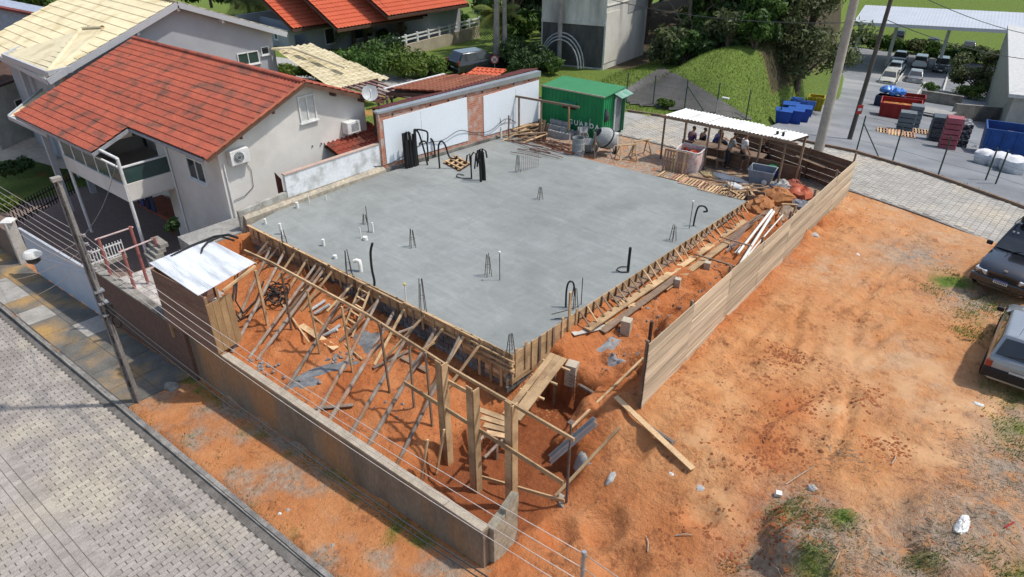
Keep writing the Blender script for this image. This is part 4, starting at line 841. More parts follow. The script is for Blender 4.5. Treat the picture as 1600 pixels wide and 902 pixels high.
q = MB(); m_ = [PZ(-30, 38, 1.4), PZ(98, 28, 1.8), PZ(62, 62, .9), PZ(-30, 58, .9)]; q.sheet(m_[0], m_[1], m_[3], m_[2], 60, 1, lambda a, b: .04*math.cos(a*150), .03); q.build('roof_sheet', M('fibre_cement', (.27, .26, .25), (.2, .195, .185), 1.5, .9), h5, smooth=True)
q = MB(); q.prism([(m_[0].x, m_[0].y), (m_[1].x, m_[1].y), (m_[2].x, m_[2].y), (m_[3].x, m_[3].y)], -3.6, .8); q.build('wall', gry, h5)
h6 = thing('blue_grey_house', 'blue-grey gable wall with red verge at the far left', 'house', PZ(20, 25, 1)-Vector((0, 0, 4)))
n0, n1, n2 = PZ(-30, 8, 3.2), PZ(62, 26, 2.4), PZ(-30, 36, 1.5); q = MB(); q.add([n0, n1, Vector((n1.x, n1.y, -3.5)), Vector((n0.x, n0.y, -3.5))]+[p+Vector((-3, 2, 0)) for p in (n0, n1, Vector((n1.x, n1.y, -3.5)), Vector((n0.x, n0.y, -3.5)))], [(3, 2, 1, 0), (4, 5, 6, 7), (0, 1, 5, 4), (1, 2, 6, 5), (2, 3, 7, 6), (3, 0, 4, 7)]); q.build('wall', M('bluegrey', (.33, .37, .45)), h6); MB().beam(n0+Vector((0, 0, .1)), n1+Vector((0, 0, .1)), .5, .16).build('verge', drk_t, h6)
# ================================================================== ORANGE-ROOFED HOUSE
oh = thing('orange_roof_house', 'long grey bungalow with bright orange tiled roofs and an open garage', 'house', (-47, 27, -1.9))
gl_ = lambda x, y: PZ(x, y, -1.9)
g0, g1 = gl_(447, 84), gl_(512, 80); hgt = PH(456, 46, g0)
FX = -46.0
# two roof planes, eaves facing the street side
ez = 1.0
A0, A1 = PZ(455, 46, ez), PZ(530, 45, ez); ead = Vector((.02, 1, 0)).normalized(); edd = Vector((1, -.02, -.45)).normalized()
def oplane(x0, y0, z0, L, D, extra=0., sk=0.):
    p = PZ(x0, y0, z0); tile_roof(oh, p-edd*D, ead, edd, courses(0, D, 0, L, .55, 0, 0), .34, mat=org_t, samples=3)
    q = MB(); a = p-Vector((0, 0, .1)); b = a+ead*L; c = b-edd*D; d = a-edd*D; q.add([a, b, c, d]+[v-Vector((0, 0, .2)) for v in (a, b, c, d)], [(0, 1, 2, 3), (7, 6, 5, 4), (0, 4, 5, 1), (1, 5, 6, 2), (2, 6, 7, 3), (3, 7, 4, 0)]); q.build('roof_deck', dkwood, oh)
    return p
pA = oplane(457, 45, 1.0, 5.2, 12); pB = oplane(527, 45, 1.3, 9.5, 14); pC = oplane(606, 25, 2.0, 9., 12)
ow = MB(); X = pA.x-.9
ow.bx(X-8, X-7.8, pA.y-.2, pA.y+24, -2.3, 1.1); ow.bx(X-8, X, pA.y-.05, pA.y+.2, -2.3, .75); ow.bx(X-.3, X-.02, pA.y+.2, pA.y+.6, -2.3, .7); ow.bx(X-8, X, pB.y+.4, pB.y+.65, -2.3, .75); ow.bx(X-.25, X+.0, pB.y+.65, pB.y+9., -2.3, 1.0); ow.bx(X-.3, X, pA.y+.6, pB.y+.4, .3, .7); ow.bx(pC.x-1.2, pC.x-1., pB.y+9, pC.y+9, -2.3, 1.8); ow.bx(X-.3, pC.x-1.2, pB.y+8.8, pB.y+9., -2.3, 1.2)
ow.build('wall', gry, oh)
window(oh, lambda s, t, o: Vector((X+o, pB.y+5.0+s, -.9+t)), 2.2, 1.3, 1); window(oh, lambda s, t, o: Vector((X+o, pB.y+2.+s, -.9+t)), 1.0, 1.3, 0)
for k in range(3): window(oh, lambda s, t, o: Vector((X-1.5-k*2+s*-1, pA.y-.06-o, -.2+t)), .55, .6, 0)
# garden wall with white rail in front of the orange house
fw2 = thing('garden_wall', 'beige garden wall with white post-and-rail top below the orange-roofed house', 'wall', PZ(680, 75, -1.6))
f0, f1 = PZ(618, 97, -1.6), PZ(748, 60, -1.6); dd_ = (f1-f0); q = MB(); n_ = dd_.normalized().cross(Vector((0, 0, 1)))*.12; q.add([f0+n_, f1+n_, f1-n_, f0-n_]+[p+Vector((0, 0, 1.15)) for p in (f0+n_, f1+n_, f1-n_, f0-n_)], [(3, 2, 1, 0), (4, 5, 6, 7), (0, 1, 5, 4), (1, 2, 6, 5), (2, 3, 7, 6), (3, 0, 4, 7)]); q.build('wall_body', M('beige_wall', (.44, .38, .29), None, 1.5, .9), fw2)
for k in range(9): p = f0.lerp(f1, k/8)+Vector((0, 0, 1.15)); MB().box(p+Vector((0, 0, .4)), (.16, .16, .8)).build('post', frm, fw2)
for z in (1.5, 1.8): MB().beam(f0+Vector((0, 0, z)), f1+Vector((0, 0, z)), .08, .1).build('rail', frm, fw2)
dr = MB(); p0, p1, p2, p3 = PZ(395, 96, -1.82), PZ(470, 62, -1.82), PZ(600, 72, -1.82), PZ(560, 112, -1.82); dr.quad(p0, p3, p2, p1); struct(dr.build('driveway', M('driveway_cement', (.40, .40, .40), (.33, .33, .33), 1.5, .9)))
# ================================================================== CONCRETE TOWER
tz = .25; T0, T1, T2 = PZ(942, 107, tz), PZ(845, 97, tz), PZ(1005, 83, tz); T3 = T1+(T2-T0)
twm = M('tower_concrete', (.64, .62, .56), (.52, .50, .45), .9, .9, .006, 10., c3=(.27, .26, .24), s3=.6, stretch=(1, 1, .2), world=True, fine=.05)
tdk = M('tower_stain', (.10, .095, .09), (.05, .05, .048), 1.5, .95, stretch=(1, 1, .3), world=True)
tw = thing('concrete_tower', 'stained pale concrete block tower with dark arched opening at its base', 'tower', T0)
q = MB(); q.prism([(p.x, p.y) for p in (T0, T2, T3, T1)], tz-1, 14.); q.build('shaft', twm, tw)
def tface(P, Q, s0, s1, z0, z1, o=.02):
    d = (Q-P); n = Vector((d.y, -d.x, 0)).normalized(); 
    if n.dot(CAMP-P) < 0: n = -n
    return [P+d*s+n*o+Vector((0, 0, z)) for s, z in ((s0, z0), (s1, z0), (s1, z1), (s0, z1))]
q = MB(); n_ = len(q.v)
def slabf(m, P, Q, s0, s1, z0, z1, t):
    a = tface(P, Q, s0, s1, z0, z1, 0.); b = tface(P, Q, s0, s1, z0, z1, t); m.add(a+b, [(0, 3, 2, 1), (4, 5, 6, 7), (0, 1, 5, 4), (1, 2, 6, 5), (2, 3, 7, 6), (3, 0, 4, 7)]); return m
slabf(MB(), T1, T0, .02, .98, 0, 2.75, .02).build('dark_base', tdk, tw); slabf(MB(), T1, T0, 0, 1, 2.75, 2.95, .08).build('ledge', twm, tw)
for zz in (5.2, 7.8, 10.4): slabf(MB(), T1, T0, 0, 1, zz, zz+.07, .04).build('ledge', tdk, tw)
for zz in (4.0, 7.8, 10.4): slabf(MB(), T0, T2, 0, .5, zz, zz+.06, .05).build('ledge', twm, tw)
slabf(MB(), T0, T2, .0, .3, .3, 3.6, .035).build('repair_panel', M('tower_pale', (.70, .67, .60), (.6, .57, .5), 1., .9), tw); slabf(MB(), T0, T2, .5, .98, 3.2, 6.6, .03).build('repair_panel', M('tower_grey', (.40, .40, .39), (.28, .28, .27), 1., .9, stretch=(1, 1, .3)), tw)
for r in (1.35, 1.5, 1.65):
    a = tface(T1, T0, .38, .38, 0, 0, .7-(r-1.5)*1.)[0]; ad = (T0-T1).normalized(); MB().tube([a+ad*r*math.cos(k*math.pi/14)+Vector((0, 0, r*1.35*math.sin(k*math.pi/14)+.0)) for k in range(15)], .05, 6).build('arch_hoop', M('hoop_grey', (.36, .37, .37)), tw, smooth=True)
def PP(x, y, p0, n): d = ray(x, y); n = Vector(n); return CAMP+d*((Vector(p0)-CAMP).dot(n)/d.dot(n))
FN = Vector((.053, -1, 0)).normalized()
def PF(x, y, out=.08): return PP(x, y, Vector((0, 0, 0))+FN*out, FN)      # on the front formwork face
# ================================================================== HOARDINGS
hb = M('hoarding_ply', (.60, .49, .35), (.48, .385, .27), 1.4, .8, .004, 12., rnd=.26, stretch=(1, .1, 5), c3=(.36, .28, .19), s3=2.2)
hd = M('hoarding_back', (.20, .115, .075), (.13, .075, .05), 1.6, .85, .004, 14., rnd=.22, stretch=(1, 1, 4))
def hoarding(name, label, p, q, zb0, zb1, zt0, zt1, rows, mat, side, seg=2.4, posts=True):
    p = Vector((p[0], p[1], 0)); q = Vector((q[0], q[1], 0)); d = (q-p); L = d.length; d.normalize(); n = Vector((d.y, -d.x, 0))*side
    t = thing(name, label, 'hoarding', (p.x, p.y, zb0))
    N = max(1, round(L/seg))
    for r in range(rows):
        for k in range(N):
            a = L*k/N; b = L*(k+1)/N; a += .003
            def zz(s, f): b0 = zb0+(zb1-zb0)*s/L; t0 = zt0+(zt1-zt0)*s/L; return b0+(t0-b0)*f
            f0 = r/rows; f1 = (r+1)/rows-.012; o = random.uniform(0, .014)
            A = p+d*a; B = p+d*b
            vs = [Vector((A.x, A.y, zz(a, f0))), Vector((B.x, B.y, zz(b, f0))), Vector((B.x, B.y, zz(b, f1))), Vector((A.x, A.y, zz(a, f1)))]
            MB().add([v+n*(o+.02) for v in vs]+[v+n*o for v in vs], [(0, 1, 2, 3), (7, 6, 5, 4), (0, 4, 5, 1), (1, 5, 6, 2), (2, 6, 7, 3), (3, 7, 4, 0)]).build('plank', mat, t)
    if posts:
        for k in range(N+1):
            s = min(max(L*k/N, .05), L-.05); A = p+d*s-n*.05; MB().box((A.x, A.y, (zb0+(zt0)+(zb1-zb0+zt1-zt0)*s/L)/2-.1), (.07, .07, (zt0-zb0)+.25)).build('post', wood_o, t)
        for f in (.25, .8): A = p-n*.03; B = q-n*.03; MB().beam((A.x, A.y, zb0+(zt0-zb0)*f), (B.x, B.y, zb1+(zt1-zb1)*f), .04, .07).build('rail', wood_o, t)
    return t
hoarding('timber_hoarding', 'long pale plywood hoarding standing on the bare orange soil beside the slab', (3.55, 1.2), (2.66, 18.45), -.66, -.25, 1.5, 1.42, 7, hb, 1)
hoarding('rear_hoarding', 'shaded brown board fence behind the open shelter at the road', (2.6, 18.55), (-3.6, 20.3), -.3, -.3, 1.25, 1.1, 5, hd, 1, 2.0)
solo('steel_post', MB().tube([PZ(1006, 600, -.6), PZ(1006, 600, -.6)+Vector((0, 0, 2.1))], .05, 8), M('rust', (.10, .05, .035), (.06, .035, .025), 8, .8), 'dark rusty post at the open end of the plywood hoarding', 'post', smooth=True)
# ================================================================== BATTER RAIL AND PORTAL POSTS
br = thing('batter_rail', 'long thin horizontal timber rail running above the pit on upright posts', 'rail', (-4, -2.3, -1.5))
RZ = 1.0
pts = [PZ(382, 392, RZ), PZ(425, 420, RZ), PZ(500, 452, RZ), PZ(580, 490, RZ), PZ(640, 533, RZ), PZ(690, 562, RZ), PZ(800, 630, RZ), PZ(897, 684, RZ)]
rl = [pts[0], Vector((-8, -2.55, RZ)), Vector((-3.4, -2.35, RZ)), Vector((.2, -2.42, RZ-.02)), Vector((4.0, -2.36, RZ))]
for a, b in zip(rl[:-1], rl[1:]): MB().beam(a, b, .05, .09).build('rail', wood_n, br)
for x, y in ((443, 428), (483, 455), (537, 480), (596, 507), (642, 533), (668, 552)):
    p = PZ(x, y, RZ); p.y -= .06; g = gz(p.x, p.y); MB().beam((p.x, p.y, RZ+.05), (p.x+random.uniform(-.1, .1), p.y, g-.1), .06, .05, (0, -1, 0)).build('upright', random.choice((wood_o, wood_n)), br)
for i, (bx_, by_, tx, ty) in enumerate(((697, 722, 690, 566), (742, 768, 750, 606), (797, 792, 800, 630))):
    b = PG(bx_, by_); b.z = gz(b.x, b.y); zt_ = PH(tx, ty, b)
    t = thing('portal_post', ('wide double plank post standing at the edge of the pit bank', 'wide double plank post between two others under the long rail', 'wide double plank post beside the plank walkway end')[i], 'post', b, 'plank posts under the long rail')
    MB().box((b.x-.06, b.y, (b.z-.15+zt_)/2), (.2, .035, zt_-b.z+.15)).build('face_plank', wood_n, t); MB().box((b.x+.065, b.y+.1, (b.z-.15+zt_)/2-.04), (.035, .2, zt_-b.z+.1)).build('side_plank', wood_n, t)
def stick(name, label, a, b, w, h, mat=None, cat='timber', group=None): return solo(name, MB().beam(a, b, w, h), mat or wood_n, label, cat, group)
# rails tying the posts
stick('tie_board', 'sloping tie board nailed across the three plank posts', PP(632, 598, (0, -2.6, 0), (0, 1, 0)), PP(880, 755, (0, -2.6, 0), (0, 1, 0)), .04, .13)
stick('tie_board', 'short tie board between the two plank posts near the block wall', PP(700, 596, (0, -2.45, 0), (0, 1, 0)), PP(748, 622, (0, -2.45, 0), (0, 1, 0)), .04, .12)
stick('tie_board', 'low board joining the last plank post to the steel prop foot', PG(740, 742, .25), PG(882, 783, .2), .04, .1)
pr = PG(885, 785); zt_ = PH(893, 660, pr)
t = thing('steel_prop', 'rusty telescopic steel prop standing beside the plank walkway', 'prop', pr); MB().tube([pr, (pr.x, pr.y, zt_-.8)], .035, 8).build('outer_tube', M('prop_rust', (.17, .12, .10), (.10, .07, .06), 6, .7), t, smooth=True); MB().tube([(pr.x, pr.y, zt_-.8), (pr.x, pr.y, zt_)], .025, 8).build('inner_tube', M('prop_rust', (.17, .12, .10)), t, smooth=True); MB().box((pr.x, pr.y, zt_), (.14, .14, .015)).build('head_plate', M('prop_rust', (.17, .12, .10)), t)
solo('concrete_footing', MB().prism([(pr.x+.25*math.cos(a)*(1+.25*math.sin(3*a)), pr.y+.2*math.sin(a)) for a in np.arange(0, 6.2, .7)], pr.z-.2, [pr.z+.02+.07*math.sin(5*a) for a in np.arange(0, 6.2, .7)]), cement, 'lump of concrete at the foot of the steel prop', 'footing')
# ================================================================== RAKING PROPS
RK = [((445, 392), (364, 548)), ((495, 412), (391, 557)), ((507, 420), (404, 560)), ((546, 445), (442, 617)), ((594, 463), (495, 648)), ((617, 485), (513, 660)), ((650, 501), (549, 676)), ((682, 513), (577, 694)), ((720, 523), (618, 730)), ((424, 385), (372, 500))]
RL = ['thin round raking prop nearest the tin-roofed shed', 'raking prop second along from the shed door', 'raking prop close beside the second prop from the shed', 'raking prop rising past the long rail in the middle of the pit', 'knotty raking prop in front of the dark block wall', 'thick double raking pole below the leaning ladder', 'raking prop crossing the low angled board', 'raking prop ending by the street wall near the plank posts', 'steep raking prop behind the first plank post', 'short raking prop inside the shed corner']
for (a, b), lab in zip(RK, RL):
    p = PF(*a); q = PG(*b); m = p.lerp(q, .5)+Vector((random.uniform(-.04, .04), 0, random.uniform(-.04, .04))); r = random.uniform(.05, .066)
    e = q+(q-p).normalized()*.1
    solo('raking_prop', MB().tube([p, p.lerp(m, .5), m, m.lerp(e, .5), e], [r*.85, r*.95, r, r*1.05, r*1.1], 8), wood_g, lab, 'prop', 'raking props in the pit', smooth=True)
HS = [((425, 385), (378, 418)), ((445, 405), (400, 428)), ((472, 420), (445, 436)), ((510, 432), (470, 455)), ((548, 462), (527, 472)), ((624, 508), (597, 516)), ((655, 508), (622, 520)), ((684, 533), (660, 546)), ((505, 437), (475, 440))]
for (a, b) in HS:
    p = PF(*a, .06); q = PP(*b, (0, -1.6, 0), (.0, 1, 0)); 
    if q.z > .9 or (q-p).length > 3.5: q = p+FN*1.4+Vector((-.3, 0, -.2))
    stick('strut', 'short square strut nailed between formwork cleat and raking prop', p, q, .05, .05, random.choice((wood_n, wood_g)), 'strut', 'struts against the front formwork')
for k in range(14):
    u = -11.8+k*.82+random.uniform(-.2, .2); p = fpt(u, .1, random.uniform(-.25, .02)); e = Vector((u-random.uniform(-.5, .6), p.y-random.uniform(1., 1.9), 0)); e.z = gz(e.x, e.y)+.02
    stick('brace_board', 'flat board bracing the front formwork down to the pit soil', p, e, .09, .03, random.choice((wood_n, wood_o, wood_n)), 'brace', 'flat braces behind the front formwork')
# ladder against the formwork
ladder('site_ladder', 'rough home-made timber ladder leaning on the front formwork', PG(543, 522), PF(572, 447), .5, (1, 0, 0), wood_n, 6, wd=.06)
# loose boards in the pit
for lab, a, b, w, h, m in (('wide plank lying on the pit soil', (470, 508), (525, 545), .22, .03, wood_n), ('narrow batten lying slantwise on the pit soil', (435, 466), (483, 535), .05, .04, wood_n), ('batten lying from the rail foot towards the wall', (487, 492), (566, 562), .05, .04, wood_n), ('grey board end lying beside the street wall', (492, 638), (552, 633), .12, .03, wood_g), ('board lying between two raking props', (583, 575), (640, 548), .1, .04, wood_g), ('stack of short boards by the block wall', (628, 558), (668, 580), .18, .06, wood_o), ('short stake leaning by the first plank post', (682, 740), (708, 625), .07, .04, wood_n), ('split stake standing in the soil by the street wall', (657, 757), (653, 690), .06, .04, wood_n)):
    p = PG(*a, .05); q = PG(*b, .06) if 'stake' not in lab else Vector((p.x+.15, p.y+.25, p.z+1.5)); stick('loose_board', lab, p, q, w, h, m, 'board')
for i, (a, b) in enumerate((((485, 485), (508, 470)), ((492, 490), (515, 476)), ((505, 525), (527, 515)), ((512, 522), (532, 508)))):
    solo('pipe_offcut', MB().tube([PG(*a, .07), PG(*b, .09)], .055, 8), M('pvc_grey', (.50, .51, .50), None, 4, .5), 'grey-white plastic pipe offcut lying by the block foundation', 'pipe', 'pipe offcuts in the pit', smooth=True)
rub = M('rubble', (.36, .34, .33), (.22, .2, .19), 6, .9, rnd=.3)
ic = MB()
for _ in range(170):
    u, v = random.uniform(.95, 3.1), random.uniform(2., 17); r = random.uniform(.02, .08); ic.box((u, v, gz(u, v)+r*.25), (r*1.7, r, r*.8), Euler((random.random(), random.random(), random.random()*6)).to_matrix())
for (x, y, n, s) in ((415, 575, 22, .5), (520, 560, 14, .4), (545, 555, 8, .3), (610, 640, 8, .6), (470, 590, 10, .6)):
    p = PG(x, y)
    for _ in range(n):
        u, v = p.x+random.gauss(0, s*.5), p.y+random.gauss(0, s*.4); r = random.uniform(.03, .09); ic.box((u, v, gz(u, v)+r*.3), (r*1.6, r, r*.8), Euler((random.random(), random.random(), random.random()*6)).to_matrix())
stuff(ic.build('rubble', rub)); tag(bpy.data.objects['rubble'], 'broken grey mortar rubble scattered over the pit soil', 'rubble')
# spilt mortar on the bank
sp = MB()
def spill(mb, x, y, rx, ry, n=30, dz=.02, ang=0., seed=0):
    c = PG(x, y); rn = random.Random(seed); ring = []; mid = []
    for k in range(n):
        t = 2*math.pi*k/n; r = 1+.2*math.sin(2*t+seed)+.13*math.sin(3*t+2*seed)+.08*math.sin(7*t+seed)+rn.uniform(-.05, .05); a = math.cos(t)*rx*r; b = math.sin(t)*ry*r; u = c.x+a*math.cos(ang)-b*math.sin(ang); v = c.y+a*math.sin(ang)+b*math.cos(ang)
        ring.append((u, v, gz(u, v)-.01)); u2, v2 = c.x+(u-c.x)*.6, c.y+(v-c.y)*.6; mid.append((u2, v2, gz(u2, v2)+dz+rn.uniform(0, .03)))
    vs = ring+mid+[(c.x, c.y, gz(c.x, c.y)+dz+.02)]; fs = [(k, (k+1) % n, n+(k+1) % n, n+k) for k in range(n)]+[(n+k, n+(k+1) % n, 2*n) for k in range(n)]; mb.add(vs, fs)
mort = M('spilt_mortar', (.20, .205, .21), (.12, .125, .13), 4, .9, .02, 12.)
for i, (x, y, rx, ry, an) in enumerate(((500, 580, 1.0, .3, 1.2), (575, 530, .45, .5, .2), (475, 598, .45, .22, 1.2))):
    q = MB(); spill(q, x, y, rx, ry, ang=an, seed=i+1); solo('mortar_spill', q, mort, ('long grey streak of spilt mortar down the middle of the pit bank', 'round grey mortar patch below the block foundation', 'grey mortar spread beside the street wall')[i], 'mortar', 'mortar spills in the pit', smooth='all')
# ================================================================== SHED
ba = PZ(342, 553, -1.0); bl = PZ(262, 506, -1.0); zt_ = PH(313, 466, ba)
sd = Vector((-.2, 1, 0)).normalized(); fd = (bl-ba).normalized()
sh = thing('site_shed', 'boarded timber site hut with tin roof perched on the street wall', 'shed', ba)
shm = M('shed_board', (.27, .165, .12), (.19, .115, .085), 2., .85, .004, 20., rnd=.2, stretch=(1, 1, 4)); shn = M('shed_door_board', (.40, .26, .13), (.30, .185, .09), 2., .8, .004, 20., rnd=.15, stretch=(3, 3, .6))
Lf = (bl-ba).length; Ls = 2.0; Hs = zt_-ba.z
for r in range(9):
    z0 = ba.z+.02+r*Hs/9; MB().beam(ba+fd*.0+Vector((0, 0, z0-ba.z+Hs/18)), bl+Vector((0, 0, z0-ba.z+Hs/18)), .025, Hs/9-.006).build('plank', shm, sh)
    MB().beam(bl+sd*.02+Vector((0, 0, z0-ba.z+Hs/18)), bl+sd*Ls+Vector((0, 0, z0-ba.z+Hs/18)), .025, Hs/9-.006).build('plank', shm, sh)
for k in range(4): p = ba+sd*(.08+k*.225)-fd*.03; MB().box((p.x, p.y, ba.z+Hs*.44), (.03, .215, Hs*.86), Matrix.Rotation(.2, 3, 'Z')).build('door_plank', shn, sh)
for s, f in ((0, .03), (1, .03), (0, .97), (1, .97)): p = ba+fd*(.05+s*(Lf-.1))+sd*f*Ls; MB().box((p.x, p.y, ba.z+Hs/2-.3), (.08, .08, Hs+.5)).build('post', wood_n, sh)
c0, c1, c2, c3 = PZ(310, 462, zt_+.06), PZ(398, 412, zt_+.12), PZ(325, 374, zt_+.14), PZ(233, 411, zt_+.08)
tin = M('white_tin', (.78, .80, .82), (.66, .68, .71), 2., .5, 0, 10., metal=.0, c3=(.50, .52, .54), s3=1.5, stretch=(.35, 2.8, 1), fine=.05)
for k in range(4):
    a, b = k/4, (k+1)/4+.012; MB().sheet(c0.lerp(c1, a)+Vector((0, 0, .006*k)), c0.lerp(c1, b)+Vector((0, 0, .006*k)), c3.lerp(c2, a)+Vector((0, 0, .006*k)), c3.lerp(c2, b)+Vector((0, 0, .006*k)), 28, 1, lambda s, t: -.012*math.cos(s*9*2*math.pi), .006).build('roof_sheet', tin, sh, smooth=True)
MB().beam(c1+Vector((0, 0, -.09)), PZ(348, 455, zt_), .06, .07).build('roof_beam', wood_n, sh); MB().beam(c1+Vector((-.1, .1, -.1)), c2+Vector((0, 0, -.1)), .06, .06).build('roof_beam', wood_n, sh)
for i, (pts_, r) in enumerate((([(267, 401, .1), (300, 384, .16), (335, 370, .22), (357, 367, .3), (372, 372, .2)], .045), ([(314, 398, .1), (316, 388, .18), (325, 378, .2), (345, 370, .25), (366, 376, .15)], .035))):
    solo('drain_hose', MB().tube([PZ(x, y, zt_+dz) for x, y, dz in pts_], r, 8), blackp, ('long black corrugated drain hose lying over the tin shed roof', 'short black hose end hooked over the tin shed roof')[i], 'hose', smooth=True)
# black cable tangle inside the pit corner
for k in range(7):
    c = PG(425+random.uniform(-12, 22), 448+random.uniform(-10, 25), .15); r0 = random.uniform(.2, .42)
    solo('cable_coil', MB().tube([(c.x+r0*math.cos(t*.7+k)*(1+.15*math.sin(t)), c.y+r0*.8*math.sin(t*.7+k), c.z+.07*math.sin(t*1.7+k)+.02*t*.4) for t in np.arange(0, 14, .7)], .022, 6), blackp, 'loose coil of black conduit heaped in the pit corner by the shed', 'cable', 'black conduit tangle', smooth=True)
for i, pts_ in enumerate(([(372, 420, .3), (368, 470, .6), (380, 490, .2), (400, 470, .1), (412, 440, .2)], [(368, 440, .9), (362, 480, .6), (375, 500, .05), (398, 488, .05), (430, 455, .05)])):
    solo('hanging_cable', MB().tube([PG(x, y, dz) for x, y, dz in pts_], .03, 6), blackp, ('thick black cable looping down beside the shed door', 'second black cable trailing from the shed to the coil heap')[i], 'cable', smooth=True)
# terrace behind the brick wall: paving, goal-like red frame, picket rail
tr = struct(MB().prism([(-14.9, vwall(-14.9)+.25), (-10.6, vwall(-10.6)+.2), (-10.6, -3.0), (-14.9, -3.1)], -1.6, -1.14).build('terrace', cement))
tp = M('terrace_stone', (.50, .46, .42), (.36, .33, .30), 3, .9, .01, 15., rnd=.2)
for i in range(12):
    for j in range(6):
        u = -14.7+i*.34; v = vwall(u)+.45+j*.31
        if v < -3.15: MB().box((u, v, -1.13+random.uniform(0, .012)), (.325, .295, .03), Euler((random.gauss(0, .015), random.gauss(0, .015), random.gauss(0, .02))).to_matrix()).build('terrace_stone', tp, tr)
pink = M('red_oxide_pipe', (.36, .13, .11), (.27, .10, .085), 5, .6)
for i, (b, tp_, arm) in enumerate((((176, 438), (155, 372), ((148, 375), (208, 355))), ((213, 458), (193, 390), ((185, 395), (236, 375))), ((250, 402), (249, 370), None), ((232, 445), (214, 352), None))):
    g = PZ(b[0], b[1], -1.15); z = PH(tp_[0], tp_[1], g); t = thing('pipe_post', ('red oxide pipe post with crossbar nearest the blue gate', 'red oxide pipe post with crossbar beside the shed', 'short red oxide post near the house corner', 'red oxide post under the balcony column')[i], 'post', g)
    MB().tube([g, (g.x, g.y, z)], .055, 8).build('upright', pink, t, smooth=True)
    if arm: q = PZ(*arm[1], z); MB().tube([PZ(*arm[0], z-.02), q], .03, 6).build('crossbar', M('bar_pale', (.55, .42, .40)), t, smooth=True)
t = thing('picket_rail', 'white metal picket railing at the back of the terrace', 'railing', PZ(165, 412, -1.1)); a, b = PZ(142, 418, -1.15), PZ(196, 398, -1.15)
for k in range(13): p = a.lerp(b, k/12); MB().box(p+Vector((0, 0, .33)), (.03, .03, .66)).build('picket', frm, t)
for z in (.12, .55): MB().beam(a+Vector((0, 0, z)), b+Vector((0, 0, z)), .03, .05).build('rail', frm, t)
MB().beam(a-Vector((0, 0, .02)), b-Vector((0, 0, .02)), .25, .16).build('plinth', cement, t)
for i in range(4): p = PZ(238+i*5, 400-i*2.5, -1.0); MB().box((p.x, p.y, -1.06+i*.15), (.9, .3, .16)).build('step', cement, tr)
# neighbour's shaded yard: clay brick paving
yd = MB(); 
for i in range(19):
    a, b = -34+i, -33+i
    for v0, v1 in ((-5.6, -.4),): yd.quad((a, vwall(a)+.15, street_z(a)+.15), (b, vwall(b)+.15, street_z(b)+.15), (b, .3, street_z(b)+.19), (a, .3, street_z(a)+.19))
yd = struct(yd.build('yard_paving', M('yard_clay', (.25, .18, .15), (.17, .125, .105), 5., .9, .01, 30., fine=.2, stretch=(1, 4, 1))))
q = MB(); q.add([PZ(x, y, -3.22) for x, y in ((0, 218), (95, 212), (135, 240), (142, 262), (98, 264), (40, 248), (0, 252))], [(6, 5, 4, 3, 2, 1, 0)]); struct(q.build('forecourt', M('forecourt_stone', (.46, .39, .30), (.36, .30, .23), 3, .9)))
# picket fence of lawn and lawn hedge
t = thing('lawn_fence', 'low black metal picket fence between the lawn and the paved yard', 'fence', PZ(70, 330, -3.4)); 
A_, B_ = PZ(22, 352, -3.35), PZ(120, 298, -3.3)
for k in range(24): p = A_.lerp(B_, k/23); MB().box(p+Vector((0, 0, .45)), (.05, .05, 1.05)).build('picket', blackp, t)
for z in (.15, .75): MB().beam(A_+Vector((0, 0, z)), B_+Vector((0, 0, z)), .04, .05).build('rail', blackp, t)
# ================================================================== SLAB STARTERS, PIPES, CONDUITS
reb = M('rebar', (.055, .05, .05), (.10, .07, .055), 20, .75)
SB = [(645, 386, 357, 'beside the smooth middle of the slab'), (763, 431, 396, 'near the rod with a white cap'), (546, 430, 389, 'next to the tall white elbow pipe'), (661, 488, 434, 'by the front formwork ladder end'), (798, 551, 518, 'at the front corner of the slab'), (844, 311, 291, 'alone in the far part of the slab'), (571, 350, 334, 'behind the tall thin rod'), (897, 482, 447, 'beside the wooden stake on the right edge'), (1051, 376, 349, 'below the black hook conduit'), (445, 381, 358, 'beside the leaning white pipe'), (809, 269, 241, 'at the row of thin starter bars')]
for (x, y, ty, w) in SB:
    g = PZ(x, y, 0.); z = PH(x, ty, g); t = thing('starter_bars', 'tied bundle of dark rebar starters '+w, 'rebar', g, 'starter bar bundles on the slab')
    for k in range(4):
        a = k*math.pi/2+.4; MB().tube([(g.x+.13*math.cos(a), g.y+.13*math.sin(a), -.05), (g.x+.05*math.cos(a), g.y+.05*math.sin(a), z*(.85+.15*random.random()))], .013, 5).build('bar', reb, t)
    MB().tube([(g.x+.1*math.cos(a), g.y+.1*math.sin(a), z*.45) for a in np.arange(0, 6.6, .785)], .006, 4, False).build('tie', reb, t)
t = thing('starter_row', 'row of thin upright rebar pins along the far slab', 'rebar', PZ(828, 266, 0))
for k in range(9): g = PZ(815+k*3.2, 268-k*.8, 0.); z = PH(g.x, 0, g) if False else .75+.02*k; MB().tube([(g.x, g.y, -.05), (g.x+random.uniform(-.02, .02), g.y, z)], .008, 5).build('bar', M('rebar_rust', (.22, .12, .09)), t)
pvc = M('pvc_white', (.74, .73, .68), (.66, .65, .6), 4, .45, fine=.03)
PV_ = [(415, 350, 342, .07, 'short'), (465, 325, 316, .09, 'squat'), (506, 384, 374, .08, 'capped'), (524, 404, 399, .1, 'low'), (564, 424, 408, .1, 'tall elbow'), (571, 375, 370, .13, 'broad low'), (583, 363, 348, .055, 'upright'), (564, 372, 356, .03, 'thin'), (440, 366, 349, .07, 'leaning'), (510, 312, 305, .03, 'small wall-side'), (483, 316, 303, .03, 'narrow')]
